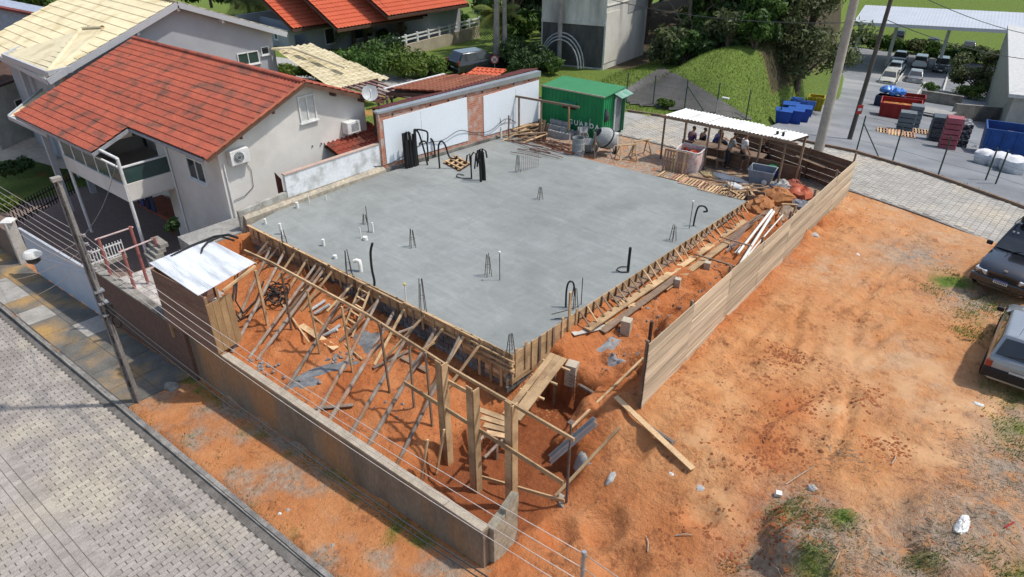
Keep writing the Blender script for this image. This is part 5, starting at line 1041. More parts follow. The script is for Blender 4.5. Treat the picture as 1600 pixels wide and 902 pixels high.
for (x, y, ty, r, w) in PV_:
    g = PZ(x, y, 0.); z = max(.12, PH(x, ty, g)); r *= .72; q = MB(); q.tube([(g.x, g.y, -.05), (g.x, g.y, z-.06), (g.x, g.y, z)], [r, r, r*.95], 12)
    if w == 'tall elbow': q = MB(); q.tube([(g.x, g.y, -.05), (g.x, g.y, z-.12), (g.x-.04, g.y+.02, z-.02), (g.x-.12, g.y-.04, z), (g.x-.2, g.y-.1, z-.04)], r, 12)
    solo('pipe_stub', q, pvc, w+' white plastic pipe stub poking out of the slab', 'pipe', 'white pipe stubs in the slab', smooth=True)
    
for i, (x, y, ty, lab, cap) in enumerate(((576, 362, 322, 'tall thin dark rod standing behind the pipe cluster', 0), (781, 438, 396, 'thin grey rod with a white cap beside a rebar bundle', 1), (1077, 357, 316, 'thin grey rod with a white cap near the black hook conduit', 1), (635, 476, 446, 'pale thin tube with yellow tip at the front formwork', 2), (908, 476, 434, 'thin dark rod at the right edge of the slab', 0))):
    g = PZ(x, y, 0.); z = PH(x, ty, g); t = thing('level_rod', lab, 'rod', g); MB().tube([(g.x, g.y, -.05), (g.x, g.y, z)], .014 if cap != 2 else .02, 6).build('shaft', reb if cap != 2 else pvc, t)
    if cap: MB().lathe([(.03, 0), (.045, .03), (.04, .07), (.01, .08)], (g.x, g.y, z), 8).build('cap', pvc if cap == 1 else M('yellow_tip', (.65, .55, .15)), t)
def hose(lab, pts_, r=.025, mat=None, group=None, cat='conduit', name='conduit', base=None, n=8):
    P_ = []
    for x, y, k in pts_: P_.append(k)
    # smooth through points (Catmull-Rom)
    out = []
    for i in range(len(P_)-1):
        p0, p1, p2, p3 = P_[max(i-1, 0)], P_[i], P_[i+1], P_[min(i+2, len(P_)-1)]
        for s in np.arange(0, 1, .2): out.append(.5*((2*p1)+(p2-p0)*s+(2*p0-5*p1+4*p2-p3)*s*s+(3*p1-p0-3*p2+p3)*s**3))
    out.append(P_[-1]); return solo(name, MB().tube(out, r, n), mat or blackp, lab, cat, group, smooth=True)
def onbase(g, seq): # pixels in the vertical plane facing the camera through g
    n = Vector((FWH.x, FWH.y, 0)); return [(x, y, PP(x, y, g, n)) for x, y in seq]
hose('black conduit bent into a hook near the right slab edge', onbase(PZ(1083, 353, 0), [(1083, 355), (1087, 335), (1092, 323), (1101, 323), (1105, 330), (1099, 331)]), .035)
hose('straight black conduit stub near the right slab edge', onbase(PZ(982, 425, 0), [(981, 426), (983, 405), (985, 387)]), .05)
hose('flat loop of black conduit lying beside the conduit stub', [(0, 0, PZ(x, y, .03)) for x, y in ((982, 425), (970, 425), (964, 421), (970, 417), (980, 417))], .018)
hose('black conduit arch by the stake at the right formwork', onbase(PZ(886, 480, 0), [(884, 485), (885, 455), (889, 441), (896, 443), (898, 462)]), .03)
for i, s in enumerate((((862, 491), (885, 485), (905, 478)), ((866, 498), (890, 495), (905, 488)))): hose('thin wire lying on the slab by the wooden stake', [(0, 0, PZ(x, y, .02)) for x, y in s], .01, reb, 'wires by the stake')
hose('long black flexible hose standing at the front formwork', onbase(PZ(585, 447, 0), [(584, 450), (585, 440), (581, 420), (579, 395), (582, 380)]), .04)
g = PZ(886, 498, 0); stick('wooden_stake', 'upright wooden stake at the right slab edge beside a black conduit', g+Vector((.08, 0, -.4)), Vector((g.x+.08, g.y, PH(887, 455, g))), .08, .05)
# conduit bundles at the white wall
cb = thing('conduit_bundle', 'thick dark bundle of upright black conduits against the white wall', 'conduits', PZ(645, 262, 0)); 
for k in range(12):
    g = PZ(634+k*1.7, 264-k*.5, 0); h_ = random.uniform(1.3, 1.75); l = random.uniform(-.1, .1)
    MB().tube([(g.x+random.uniform(-.05, .05), g.y+random.uniform(-.05, .05), -.05), (g.x+l*.4, g.y, h_*.5), (g.x+l, g.y+.02, h_)], .05, 7).build('conduit', blackp, cb, smooth=True)
for lab, seq in (('black conduit arching high beside the wall bundle', [(668, 258), (664, 240), (655, 210), (650, 203), (662, 204), (668, 208), (668, 222)]), ('middle black conduit arch from the wall bundle', [(669, 252), (667, 225), (660, 221), (655, 226)]), ('right black conduit arch from the wall bundle', [(680, 245), (677, 222), (670, 216), (666, 222)]), ('black conduit arch dropping into the timber hatch', [(687, 263), (685, 230), (690, 221), (696, 228), (702, 245), (712, 248), (714, 244)])):
    hose(lab, onbase(PZ(seq[0][0], seq[0][1], 0), seq), .04)
cb2 = thing('conduit_clump', 'free-standing clump of bent black conduits in the far slab', 'conduits', PZ(752, 283, 0))
for k in range(9):
    x = 737 if k < 2 else 748+k*1.3; g = PZ(x, 278 if k < 2 else 283+random.uniform(-2, 2), 0); seq = [(x, g.z), ]
    sgn = random.choice((-1, 1)); top = 231+random.uniform(0, 10); pts_ = [p for _, _, p in onbase(g, [(x, 284), (x-1, 262), (x-2+sgn, top+6), (x+sgn*3, top), (x+sgn*7, top+3), (x+sgn*9, top+random.uniform(8, 26))])]
    MB().tube(pts_, .035, 7).build('conduit', blackp, cb2, smooth=True)
hose('curl of black conduit lying beside the free-standing clump', [(0, 0, PZ(x, y, .03)) for x, y in ((738, 279), (725, 279), (714, 276), (716, 272), (725, 274))], .02)
# timber hatch
ht = thing('timber_hatch', 'opening in the slab covered by a grid of pale battens', 'hatch', PZ(712, 256, 0)); h0, h1_, h2_, h3 = PZ(692, 255, .01), PZ(718, 268, .01), PZ(737, 256, .01), PZ(712, 244, .01)
MB().add([h0, h1_, h2_, h3], [(0, 1, 2, 3)]).build('opening', M('hole_dark', (.06, .025, .02)), ht)
for k in range(4): MB().beam(h0.lerp(h1_, (k+.3)/3.6)+Vector((0, 0, .05)), h3.lerp(h2_, (k+.3)/3.6)+Vector((0, 0, .05)), .09, .04).build('batten', wood_n, ht)
for k in range(3): MB().beam(h0.lerp(h3, (k+.4)/2.9)+Vector((0, 0, .09)), h1_.lerp(h2_, (k+.4)/2.9)+Vector((0, 0, .09)), .09, .035).build('batten', wood_n, ht)
hose('dark cable sagging along the foot of the white wall', [(0, 0, WP(s, .08+.05*math.sin(s*2), z)) for s, z in ((-4.5, .35), (-3, .3), (-2, .55), (-1, .5), (0, .25), (1, .45), (2.2, .75), (3.4, .7), (4.4, .95), (5.4, .6), (6.4, .5), (7.4, .9), (8.2, .55))], .015)
# ================================================================== RIGHT TRENCH
for i, (x, y, s, hh, lab) in enumerate(((1058, 441, .2, .3, 'small concrete pile cap block in the trench'), (1105, 411, .22, .2, 'flat-topped concrete block farther along the trench'), (978, 512, .3, .45, 'boxed concrete column head in the trench by the mortar streak'), (893, 585, .34, .55, 'square concrete column head at the deep hole edge'))):
    p = PG(x, y+6); q = MB(); q.box((0, 0, hh/2-.1), (s, s, hh+.2)); o = q.build('column_head', M('column_conc', (.50, .44, .34), (.40, .34, .26), 4, .9, .006, 20.), None, bevel=.01); o.location = p; o.rotation_euler.z = .3; tag(o, lab, 'column')
p = PG(895, 612); t = thing('rebar_cage', 'rusty stirrup cage standing below the square column head', 'rebar', p)
for dx in (-.12, .12):
    for dy in (-.12, .12): MB().tube([(p.x+dx, p.y+dy, p.z-.2), (p.x+dx, p.y+dy, p.z+.75)], .012, 5).build('bar', M('rebar_rust', (.22, .12, .09)), t)
for k in range(6): z = p.z+.08+k*.12; MB().tube([(p.x+a*.12, p.y+b*.12, z) for a, b in ((-1, -1), (1, -1), (1, 1), (-1, 1), (-1, -1))], .009, 4, False).build('stirrup', M('rebar_rust', (.22, .12, .09)), t)
# plank walkway
t = thing('plank_walkway', 'wide plank ramp laid from the trench down to the portal', 'walkway', PZ(845, 600, -.7)); w0, w1 = PZ(872, 556, -.45), PZ(800, 650, -.95)
sdv = Vector((1, .15, 0)).normalized()
for k in range(3): MB().beam(w0+sdv*(k*.19-.17), w1+sdv*(k*.19-.17)+Vector((0, random.uniform(-.1, .1), 0)), .18, .035).build('plank', wood_n, t)
for k in range(4): c = w0.lerp(w1, .12+k*.25)-Vector((0, 0, .05)); MB().beam(c-sdv*.34, c+sdv*(.42+random.uniform(0, .15)), .06, .05).build('bearer', wood_n, t)
for c in (w0.lerp(w1, .05), w1): MB().beam(c-Vector((0, 0, .08)), Vector((c.x, c.y, gz(c.x, c.y)-.1)), .08, .06, (1, 0, 0)).build('leg', wood_o, t)
t = thing('work_platform', 'small board platform of short planks between the plank posts', 'platform', PZ(775, 670, -1.2)); 
for k in range(4): MB().beam(PZ(748+k*4, 640+k*12, -1.0), PZ(790+k*6, 655+k*10, -.98), .17, .035).build('plank', wood_n, t)
for a, b in (((735, 705), (783, 650)), ((757, 715), (792, 680))): MB().tube([PZ(*a, -1.1), PZ(*b, -1.05)], .04, 8).build('pole', wood_g, t, smooth=True)
p = PZ(775, 665, -1.1); MB().beam(p, (p.x, p.y, gz(p.x, p.y)-.1), .08, .08, (1, 0, 0)).build('leg', wood_o, t); p = PZ(805, 700, -1.1); MB().beam(p, (p.x, p.y, gz(p.x, p.y)-.1), .08, .08, (1, 0, 0)).build('leg', wood_o, t)
for lab, a, za, b, zb_, w, h, m, cat in (('grey round pole lying across the bank edge', (905, 602), .35, (1052, 692), .12, .05, 0, wood_g, 'pole'), ('pale plank lying beside the round pole on the bank', (962, 620), .2, (1083, 733), .1, .16, .03, wood_n, 'plank'), ('yellow-pine batten bridging from the pit to the hoarding foot', (893, 668), .5, (1005, 560), .12, .06, .06, wood_n, 'batten'), ('long batten lying on the bank by the prop', (868, 775), .1, (968, 668), .1, .08, .04, wood_n, 'batten'), ('long board along the slab edge beyond the trench planks', (920, 478), .12, (1010, 428), .1, .18, .04, wood_n, 'board'), ('thick brown plank beside the braces', (960, 470), .06, (1150, 330), .06, .25, .05, wood_o, 'board'), ('straight board lying outside the formwork braces', (985, 455), .05, (1100, 372), .05, .1, .04, wood_n, 'board'), ('board crossing the trench to the hoarding', (1085, 397), .15, (1150, 417), .3, .06, .04, wood_o, 'board'), ('lower board crossing the trench to the hoarding', (1125, 370), .15, (1175, 385), .3, .06, .04, wood_o, 'board')):
    p = PG(*a, za); q = PG(*b, zb_)
    if cat == 'pole': solo('round_pole', MB().tube([p, p.lerp(q, .5)+Vector((0, 0, .05)), q], [.06, .065, .07], 8), m, lab, cat, smooth=True)
    else: stick('plank', lab, p, q, w, h, m, cat)
for i, (a, b, w) in enumerate((((895, 522), (955, 508), .2), ((968, 474), (1003, 478), .25), ((972, 468), (985, 480), .15), ((945, 506), (965, 500), .22))):
    stick('board_offcut', ('whitish board offcut by the formwork foot', 'square plywood offcut on the trench bank', 'small board lying on the plywood offcut', 'short board next to the mortar streak')[i], PG(*a, .05+.03*(i == 2)), PG(*b, .05+.03*(i == 2)), w, .025, wood_n if i else M('whitish_board', (.5, .48, .44)), 'offcut')
q = MB(); spill(q, 953, 538, .5, .13, 26, .05, 1.25, 31); spill(q, 962, 566, .25, .16, 18, .04, .3, 32); solo('mortar_streak', q, M('fresh_mortar', (.36, .38, .40), (.2, .21, .22), 5, .8, .02, 10.), 'pale grey streak of hardened mortar down the trench bank', 'mortar')
# steel channel / blue tray in pit
q = MB(); a, b = PG(860, 720, .4), PG(930, 660, .55); q.beam(a, b, .28, .02); d = (b-a).normalized(); s_ = d.cross(Vector((0, 0, 1))); q.beam(a+s_*.14+Vector((0, 0, .06)), b+s_*.14+Vector((0, 0, .06)), .02, .14); q.beam(a-s_*.14+Vector((0, 0, .06)), b-s_*.14+Vector((0, 0, .06)), .02, .14); solo('metal_chute', q, steel, 'galvanised metal chute lying at the edge of the deep hole', 'chute')
# PVC pipes & bars by the hoarding
for i, (a, b, r) in enumerate((((1153, 396), (1206, 328), .05), ((1157, 412), (1209, 331), .055), ((1168, 400), (1223, 336), .03), ((1150, 425), (1180, 375), .03))):
    solo('long_pipe', MB().tube([PG(*a, .25), PG(*b, .3)], r, 10), pvc, ('thick white plastic pipe lying in the trench, outer of the pair', 'thick white plastic pipe lying in the trench, next to the hoarding', 'thin white pipe lying below the thick pair', 'thin pipe end under the thick white pipes')[i], 'pipe', smooth=True)
for k in range(5): hose('bent rusty steel bar bowed over the trench', [(0, 0, PG(1135+k*3, 395-k*2, .1)), (0, 0, PG(1160+k*3, 358-k*2, .35)), (0, 0, PG(1185+k*3, 338-k*2, .45)), (0, 0, PG(1205+k*2, 330, .3))], .012, M('bar_pinkgrey', (.30, .22, .19)), 'bowed bars in the trench', 'bar', 'steel_bar', n=5)
hose('snarl of grey tie wire in the trench', [(0, 0, PG(x, y, .15)) for x, y in ((1135, 392), (1150, 375), (1142, 385), (1160, 380), (1148, 395))], .02, steel, None, 'wire', 'wire_snarl', n=5)
# ================================================================== CONTAINER
C0 = Vector((-13.0, 16.62, -.22)); CE = Vector((.995, .1, 0)).normalized(); CDp = Vector((-.1, .995, 0)).normalized(); CL, CW, CH = 3.72, 2.0, 2.32
def CP_(a, b, z): return C0+CE*a+CDp*b+Vector((0, 0, z))
grn = M('container_green', (.014, .24, .08), (.012, .19, .065), 1.2, .5, 0, 20., fine=.06, c3=(.02, .19, .07), s3=.7)
ct = thing('site_container', 'bright green corrugated site container with white lettering beside the white wall', 'container', CP_(CL/2, CW/2, 0))
def corr(p00, p10, p01, p11, n): return MB().sheet(p00, p10, p01, p11, n*6, 1, lambda s, t: .02*max(-1, min(1, 1.6*math.cos(s*n*2*math.pi))), .01)
corr(CP_(.06, 0, .12), CP_(CL-.06, 0, .12), CP_(.06, 0, CH-.1), CP_(CL-.06, 0, CH-.1), 15).build('front_panel', grn, ct)
corr(CP_(CL, .06, .12), CP_(CL, 1.15, .12), CP_(CL, .06, CH-.1), CP_(CL, 1.15, CH-.1), 5).build('end_panel', grn, ct)
corr(CP_(CL-.06, CW, .12), CP_(.06, CW, .12), CP_(CL-.06, CW, CH-.1), CP_(.06, CW, CH-.1), 15).build('back_panel', grn, ct)
corr(CP_(0, CW-.06, .12), CP_(0, .06, .12), CP_(0, CW-.06, CH-.1), CP_(0, .06, CH-.1), 8).build('end_panel', grn, ct)
for a in (0, CL):
    for b in (0, CW): MB().box(CP_(a, b, CH/2), (.1, .1, CH), Matrix((CE, CDp, Vector((0, 0, 1)))).transposed()).build('corner_post', grn, ct)
for b in (0, CW):
    MB().beam(CP_(0, b, .06), CP_(CL, b, .06), .09, .12).build('bottom_rail', grn, ct); MB().beam(CP_(0, b, CH-.05), CP_(CL, b, CH-.05), .09, .1).build('top_rail', grn, ct)
q = MB(); q.add([CP_(-.08, -.1, CH+.02), CP_(CL+.1, -.1, CH+.02), CP_(CL+.1, CW+.1, CH+.1), CP_(-.08, CW+.1, CH+.1)]+[CP_(a, b, z) for a, b, z in ((-.08, -.1, CH-.03), (CL+.1, -.1, CH-.03), (CL+.1, CW+.1, CH+.05), (-.08, CW+.1, CH+.05))], [(0, 1, 2, 3), (7, 6, 5, 4), (0, 4, 5, 1), (1, 5, 6, 2), (2, 6, 7, 3), (3, 7, 4, 0)]); q.build('roof', M('container_roof', (.05, .23, .10), (.04, .2, .085), 1.5, .6), ct)
MB().beam(CP_(-.08, -.12, CH+.02), CP_(CL+.1, -.12, CH+.02), .03, .07).build('roof_edge', M('edge_cream', (.5, .44, .33)), ct)
q = MB(); q.add([CP_(1.25, -.02, CH-.55), CP_(2.15, -.02, CH-.55), CP_(2.2, -.34, CH-.7), CP_(1.2, -.34, CH-.7)]+[CP_(a, b, z-.02) for a, b, z in ((1.25, -.02, CH-.55), (2.15, -.02, CH-.55), (2.2, -.34, CH-.7), (1.2, -.34, CH-.7))], [(0, 1, 2, 3), (7, 6, 5, 4), (0, 4, 5, 1), (1, 5, 6, 2), (2, 6, 7, 3), (3, 7, 4, 0)]); q.build('window_awning', M('awning_green', (.03, .22, .12)), ct)
MB().add([CP_(1.3, .03-.06, CH-.95), CP_(2.1, -.03, CH-.95), CP_(2.1, -.03, CH-.6), CP_(1.3, -.03, CH-.6)], [(0, 1, 2, 3)]).build('window_opening', M('hole_dark', (.06, .025, .02)), ct)
MB().add([CP_(CL+.01, 1.15, .12), CP_(CL+.01, CW-.05, .12), CP_(CL+.01, CW-.05, CH-.2), CP_(CL+.01, 1.15, CH-.2)], [(0, 1, 2, 3)]).build('doorway', M('door_grey', (.22, .23, .25), (.13, .14, .15), 2, .7), ct)
MB().box(CP_(CL+.1, CW-.0, CH/2), (.16, .04, CH-.25), Matrix((CE, CDp, Vector((0, 0, 1)))).transposed()).build('open_door', M('door_open', (.08, .25, .14)), ct)
MB().tube([CP_(CL+.1, 1.05, 0), CP_(CL+.1, 1.05, CH-.35), CP_(CL+.12, 1.12, CH-.25)], .05, 8).build('white_downpipe', frm, ct, smooth=True)
MB().sheet(CP_(CL-.05, .95, CH+.02), CP_(CL-.05, CW+.1, CH+.02), CP_(CL+.55, .95, CH-.2), CP_(CL+.55, CW+.1, CH-.2), 30, 1, lambda s, t: .02*math.cos(s*40), .01).build('door_awning', M('awning_pale', (.10, .30, .20), (.3, .42, .36), 4, .5), ct)
def lettering(txt, parent, name, mat, origin, ex, ez, size, spacing=1.):
    cu = bpy.data.curves.new('t', 'FONT'); cu.body = txt; cu.size = size; cu.space_character = spacing; cu.extrude = .004; cu.offset = .012*size
    o = bpy.data.objects.new('t', cu); COL.objects.link(o); dg = bpy.context.evaluated_depsgraph_get(); me_ = bpy.data.meshes.new_from_object(o.evaluated_get(dg)); bpy.data.objects.remove(o)
    ex = Vector(ex).normalized(); ez = Vector(ez).normalized(); n = ex.cross(ez)
    off = Vector(origin)
    if parent: off = off-parent.location
    for v in me_.vertices: c = v.co.copy(); v.co = off+ex*c.x+ez*c.y+n*c.z
    me_.materials.clear(); me_.materials.append(mat); ob = bpy.data.objects.new(name, me_); COL.objects.link(ob); ob.parent = parent; return ob
lettering('GUARDA', ct, 'lettering', M('letter_white', (.88, .88, .86), (.86, .86, .84), fine=0.), CP_(1.7, -.034, .6), CE, (0, 0, 1), .36, 1.42)
q = MB(); g = CP_(CL+.05, .25, 1.0); q.lathe([(.05, 0), (.16, .1), (.18, .3), (.12, .5), (.04, .6), (.02, .68)], g, 10); solo('rubbish_bag', q, M('bag_black', (.02, .022, .03), (.08, .085, .1), 7, .35), 'black plastic bag hanging on the end of the green container', 'bag', smooth=True)
# ================================================================== STORES BESIDE THE CONTAINER
bp_ = M('new_block', (.37, .38, .385), (.30, .31, .315), 6, .9, .006, 25., rnd=.1)
b0 = PZ(855, 213, -.2)
BLK = MB(); BLK.bx(-.195, .195, -.07, .07, 0, .19); BLK.mi = 1
for sx in (-.1, .1): BLK.add([(sx-.07, -.045, .1905), (sx+.07, -.045, .1905), (sx+.07, .045, .1905), (sx-.07, .045, .1905)], [(0, 1, 2, 3)])
blk0 = BLK.build('hollow_block', [bp_, M('block_hole', (.07, .07, .07))])
first = True; nb = 0
for layer in range(4):
    for j in range(3):
        for i in range(4):
            if layer >= 2 and (j == 0 or i > 2): continue
            if layer == 3 and j < 2: continue
            o = blk0 if first else blk0.copy()
            if not first: COL.objects.link(o)
            first = False
            p = b0+CE*(i*.41+random.uniform(-.012, .012))+CDp*(j*.3+random.uniform(-.02, .02)); o.location = (p.x, p.y, -.2+layer*.193); o.rotation_euler.z = .1+random.gauss(0, .03)
            tag(o, ('grey hollow concrete block in the bottom course of the stack by the green container', 'grey hollow concrete block in the second course of the stack by the green container', 'grey hollow concrete block in the third course of the stack by the green container', 'grey hollow concrete block on top of the stack by the green container')[layer], 'block', 'stacked hollow blocks')
for k in range(5):
    o = blk0.copy(); COL.objects.link(o); p = PZ(882+k*9, 212+k*2, -.2); o.location = (p.x, p.y, -.2+.193*(k % 2)); o.rotation_euler = (0, random.choice((0, 1.57)), random.uniform(-.4, .4)); o['label'] = 'loose hollow concrete block tumbled beside the block stack'
woodpile = []
for k in range(26):
    p = PZ(800+random.uniform(0, 42), 205+random.uniform(-14, 14), -.1+.5*random.random()); a = random.uniform(.7, 1.5); L_ = random.uniform(.8, 1.9); d = Vector((math.cos(a), math.sin(a), random.uniform(-.15, .25)))
    solo('scrap_board', MB().beam(p-d*L_/2, p+d*L_/2, random.uniform(.06, .16), .03), random.choice((wood_n, wood_o, wood_n)), 'scrap board tipped in the heap against the white wall', 'board', 'scrap timber heap')
for k in range(6): p = PZ(838+k*2.5, 222, -.2); solo('upright_board', MB().beam(p, p+Vector((random.uniform(-.1, .1), .25, 1.05+random.uniform(-.2, .2))), .12, .03), wood_o, 'short board standing upright beside the block stack', 'board', 'boards leaning by the blocks')
rst = M('rusty_bar', (.20, .09, .06), (.13, .06, .045), 8, .85, rnd=.3)
bb = thing('rebar_heap', 'low heap of rusty reinforcement bars and mesh behind the slab edge', 'rebar', PZ(855, 232, -.2))
for k in range(48):
    p = PZ(812+random.uniform(0, 74), 221+random.uniform(0, 22), -.15+.3*random.random()); a = random.gauss(.1, .22); L_ = random.uniform(1.2, 2.6); d = Vector((math.cos(a), math.sin(a), random.gauss(0, .04)))*L_/2
    MB().tube([p-d, p+Vector((0, 0, .03)), p+d], .016, 5).build('bar', rst, bb)
fr_ = thing('goal_frame', 'horizontal timber beam on two thin posts in front of the green container', 'frame', PZ(811, 215, -.2)); p1 = PZ(811, 214, -.2); zt_ = PH(812, 153, p1); p2 = PZ(889, 213, -.2); p0 = PP(797, 149, p1, CDp); pe = PP(905, 168, p1, CDp)
MB().beam(p0, pe, .06, .1).build('beam', wood_o, fr_); MB().beam(p1, PP(811, 152, p1, CDp), .07, .07, (1, 0, 0)).build('post', wood_o, fr_); MB().beam(Vector((p2.x, p2.y, -.3)), PP(889, 166, p1, CDp), .09, .06, (1, 0, 0)).build('post', wood_n, fr_); pm = PP(846, 158, p1, CDp); MB().beam((pm.x, pm.y, -.2), pm, .08, .05, (1, 0, 0)).build('post', wood_o, fr_)
g = PZ(795, 218, 0); solo('rusty_stake', MB().tube([g, g+Vector((0, 0, 1.25))], .035, 6), rst, 'rusty stake standing at the slab corner by the white wall', 'stake')
g = PZ(783, 216, 0); solo('white_stub', MB().tube([g, g+Vector((0, 0, .6))], .05, 8), pvc, 'white upright pipe beside the rusty stake at the wall foot', 'pipe', smooth=True)
hose('thin grey wire curl at the white wall foot', onbase(PZ(785, 214, 0), [(783, 214), (779, 190), (781, 184), (784, 195), (789, 190), (790, 186)]), .015, steel)
# drum, mixer, barrows
dg_ = M('cement_dust_grey', (.30, .31, .31), (.20, .21, .21), 4, .8, .008, 15., c3=(.42, .42, .40), s3=2.)
g = PZ(903, 243, -.1); t = thing('water_drum', 'grey cement-splashed steel drum behind the slab edge', 'drum', g); MB().lathe([(.3, 0), (.3, .28), (.315, .3), (.3, .32), (.3, .6), (.315, .62), (.3, .64), (.3, .9), (.28, .9), (.27, .5)], g, 18).build('shell', dg_, t, smooth=True); MB().lathe([(.27, .76), (.27, .77)], g, 18).build('water', M('drum_water', (.05, .055, .05), None, 3, .1), t)
def barrow(label, g, rz, tip=0.):
    t = thing('wheelbarrow', label, 'wheelbarrow', g, 'wheelbarrows by the mixer', rz)
    q = MB(); top = [(-.45, -.3, .62), (.5, -.26, .55), (.5, .26, .55), (-.45, .3, .62)]; bot = [(-.28, -.18, .36), (.22, -.16, .32), (.22, .16, .32), (-.28, .18, .36)]
    q.add(top+bot+[(x*.94, y*.94, z) for x, y, z in top]+[(x*.92, y*.92, z+.02) for x, y, z in bot], [(0, 1, 5, 4), (1, 2, 6, 5), (2, 3, 7, 6), (3, 0, 4, 7), (7, 6, 5, 4), (9, 8, 12, 13), (10, 9, 13, 14), (11, 10, 14, 15), (8, 11, 15, 12), (12, 15, 14, 13), (0, 8, 9, 1), (1, 9, 10, 2), (2, 10, 11, 3), (3, 11, 8, 0)]); q.build('tray', dg_, t, local=True)
    for s in (-1, 1): MB().tube([(.62, s*.06, .2), (.3, s*.16, .3), (-.3, s*.2, .34), (-1.0, s*.28, .55)], .018, 6).build('handle', dg_, t, local=True, smooth=True); MB().tube([(-.3, s*.2, .34), (-.35, s*.2, 0), (-.2, s*.2, 0), (-.1, s*.18, .33)], .015, 6).build('leg', dg_, t, local=True)
    wv = MB(); wv.lathe([(.05, -.03), (.2, -.04), (.2, .04), (.05, .03)], (.62, 0, .2), 14, (0, 1, 0)); wv.build('wheel', blackp, t, local=True, smooth=True)
    t.rotation_euler = (0, tip, rz); return t
barrow('grey wheelbarrow tipped up on its nose beside the drum', PZ(918, 243, -.05)+Vector((0, 0, .05)), 2.2, 1.0); barrow('grey wheelbarrow leaning behind the tipped one', PZ(912, 222, -.1)+Vector((0, 0, .0)), 2.4, 1.1)
g = PZ(944, 245, -.2); t = thing('concrete_mixer', 'cement-grey drum mixer on wheels standing behind the slab', 'mixer', g, None, .5)
ax = Vector((-.55, -.35, .5)).normalized()
MB().lathe([(.2, -.5), (.42, -.42), (.5, -.1), (.5, .1), (.38, .35), (.24, .52), (.22, .52), (.34, .3), (.4, 0)], (0, 0, .95), 20, ax).build('drum', dg_, t, local=True, smooth=True)
MB().lathe([(.515, -.06), (.53, -.06), (.53, 0), (.515, 0)], (0, 0, .95), 24, ax).build('ring_gear', blackp, t, local=True)
for s in (-1, 1): MB().tube([(s*.45, .35, 0), (s*.3, .1, .85), (s*.3, -.3, .5), (s*.45, -.5, 0)], .03, 6).build('frame_leg', dg_, t, local=True); w_ = MB(); w_.lathe([(.04, -.04), (.22, -.05), (.22, .05), (.04, .04)], (s*.5, .4, .22), 14, (1, 0, 0)); w_.build('wheel', blackp, t, local=True, smooth=True)
MB().box((.35, .62, .75), (.4, .35, .55)).build('motor_box', M('motor_white', (.55, .56, .55)), t, local=True, bevel=.03)
MB().tube([(-.55, .2, .8), (-.6, .1, 1.25)], .02, 6).build('tilt_wheel', dg_, t, local=True)
g = PZ(928, 248, -.1); solo('handle_post', MB().beam(g, g+Vector((0, 0, 1.25)), .07, .05, (1, 0, 0)), wood_o, 'upright board post beside the mixer', 'post')
def sawhorse(label, g, rz, w=.9, h=.75):
    t = thing('sawhorse', label, 'sawhorse', g, 'trestles by the mixer', rz); MB().beam((-w/2, 0, h), (w/2, 0, h), .08, .05).build('top_bar', wood_n, t, local=True)
    for sx in (-1, 1):
        for sy in (-1, 1): MB().beam((sx*w*.4, sy*.04, h), (sx*w*.5, sy*.34, 0), .05, .04, (1, 0, 0)).build('leg', wood_n, t, local=True)
        MB().beam((sx*w*.46, -.24, .25), (sx*w*.46, .24, .25), .04, .04).build('brace', wood_n, t, local=True)
    return t
sawhorse('timber trestle nearest the mixer', PZ(978, 250, -.2), 1.0); sawhorse('timber trestle standing beside another near the shelter', PZ(1000, 246, -.2), 1.2, .9, .85)
solo('low_frame', MB().tube([PZ(962, 258, -.15), PZ(972, 248, .0), PZ(995, 253, -.1), PZ(988, 262, -.15), PZ(966, 262, -.15)], .03, 5), wood_n, 'bent timber frame lying flat before the trestles', 'frame')
# ================================================================== SHELTER
SHZ = 2.0; S0, S1, S2, S3 = PZ(1040, 180, SHZ), PZ(1072, 170, SHZ+.1), PZ(1264, 211, SHZ+.1), PZ(1236, 220, SHZ)
st = thing('open_shelter', 'open-sided lean-to shelter with white corrugated roof beside the rear road', 'shelter', (-2.5, 18, -.2))
rtm = M('white_roof_sheet', (.74, .73, .70), (.64, .63, .60), 1.2, .5, 0, 20., c3=(.5, .49, .46), s3=1., fine=.03)
N = 6
for k in range(N):
    a, b = k/N, (k+1)/N+.01; j = random.uniform(-.08, .08); up2 = Vector((0, 0, .012*(k % 2)))
    MB().sheet(S0.lerp(S3, a)+up2, S0.lerp(S3, b)+up2, S1.lerp(S2, a)+up2+CDp*j, S1.lerp(S2, b)+up2+CDp*j, 36, 2, lambda s, t: .02*math.cos(s*12*math.pi), .006).build('roof_sheet', rtm, st, smooth=True)
MB().beam(S0-CE*.25+Vector((0, 0, -.09)), S3+CE*.3+Vector((0, 0, -.09)), .06, .11).build('front_beam', wood_o, st); MB().beam(S1+Vector((0, 0, -.1)), S2+Vector((0, 0, -.1)), .06, .1).build('rear_beam', wood_o, st)
for k in range(7): MB().beam(S0.lerp(S3, k/6)+Vector((0, 0, -.06)), S1.lerp(S2, k/6)+Vector((0, 0, -.06)), .05, .06).build('rafter', wood_o, st)
for f in (0., .38, .97): p = S0.lerp(S3, f); MB().beam((p.x, p.y, -.25), (p.x, p.y, p.z-.12), .07, .07, (1, 0, 0)).build('post', wood_o, st)
for f in (0.02, .33, .66, .98): p = S1.lerp(S2, f); MB().beam((p.x, p.y, -.25), (p.x, p.y, p.z-.12), .1, .08, (1, 0, 0)).build('post', wood_o, st)
p = S0.lerp(S3, .86)+(S1-S0)*.25; MB().tube([(p.x, p.y, p.z), (p.x, p.y, p.z+.16)], .06, 8).build('roof_vent', blackp, st); MB().tube([(p.x+.25, p.y+.03, p.z), (p.x+.25, p.y+.03, p.z+.16)], .06, 8).build('roof_vent', blackp, st)
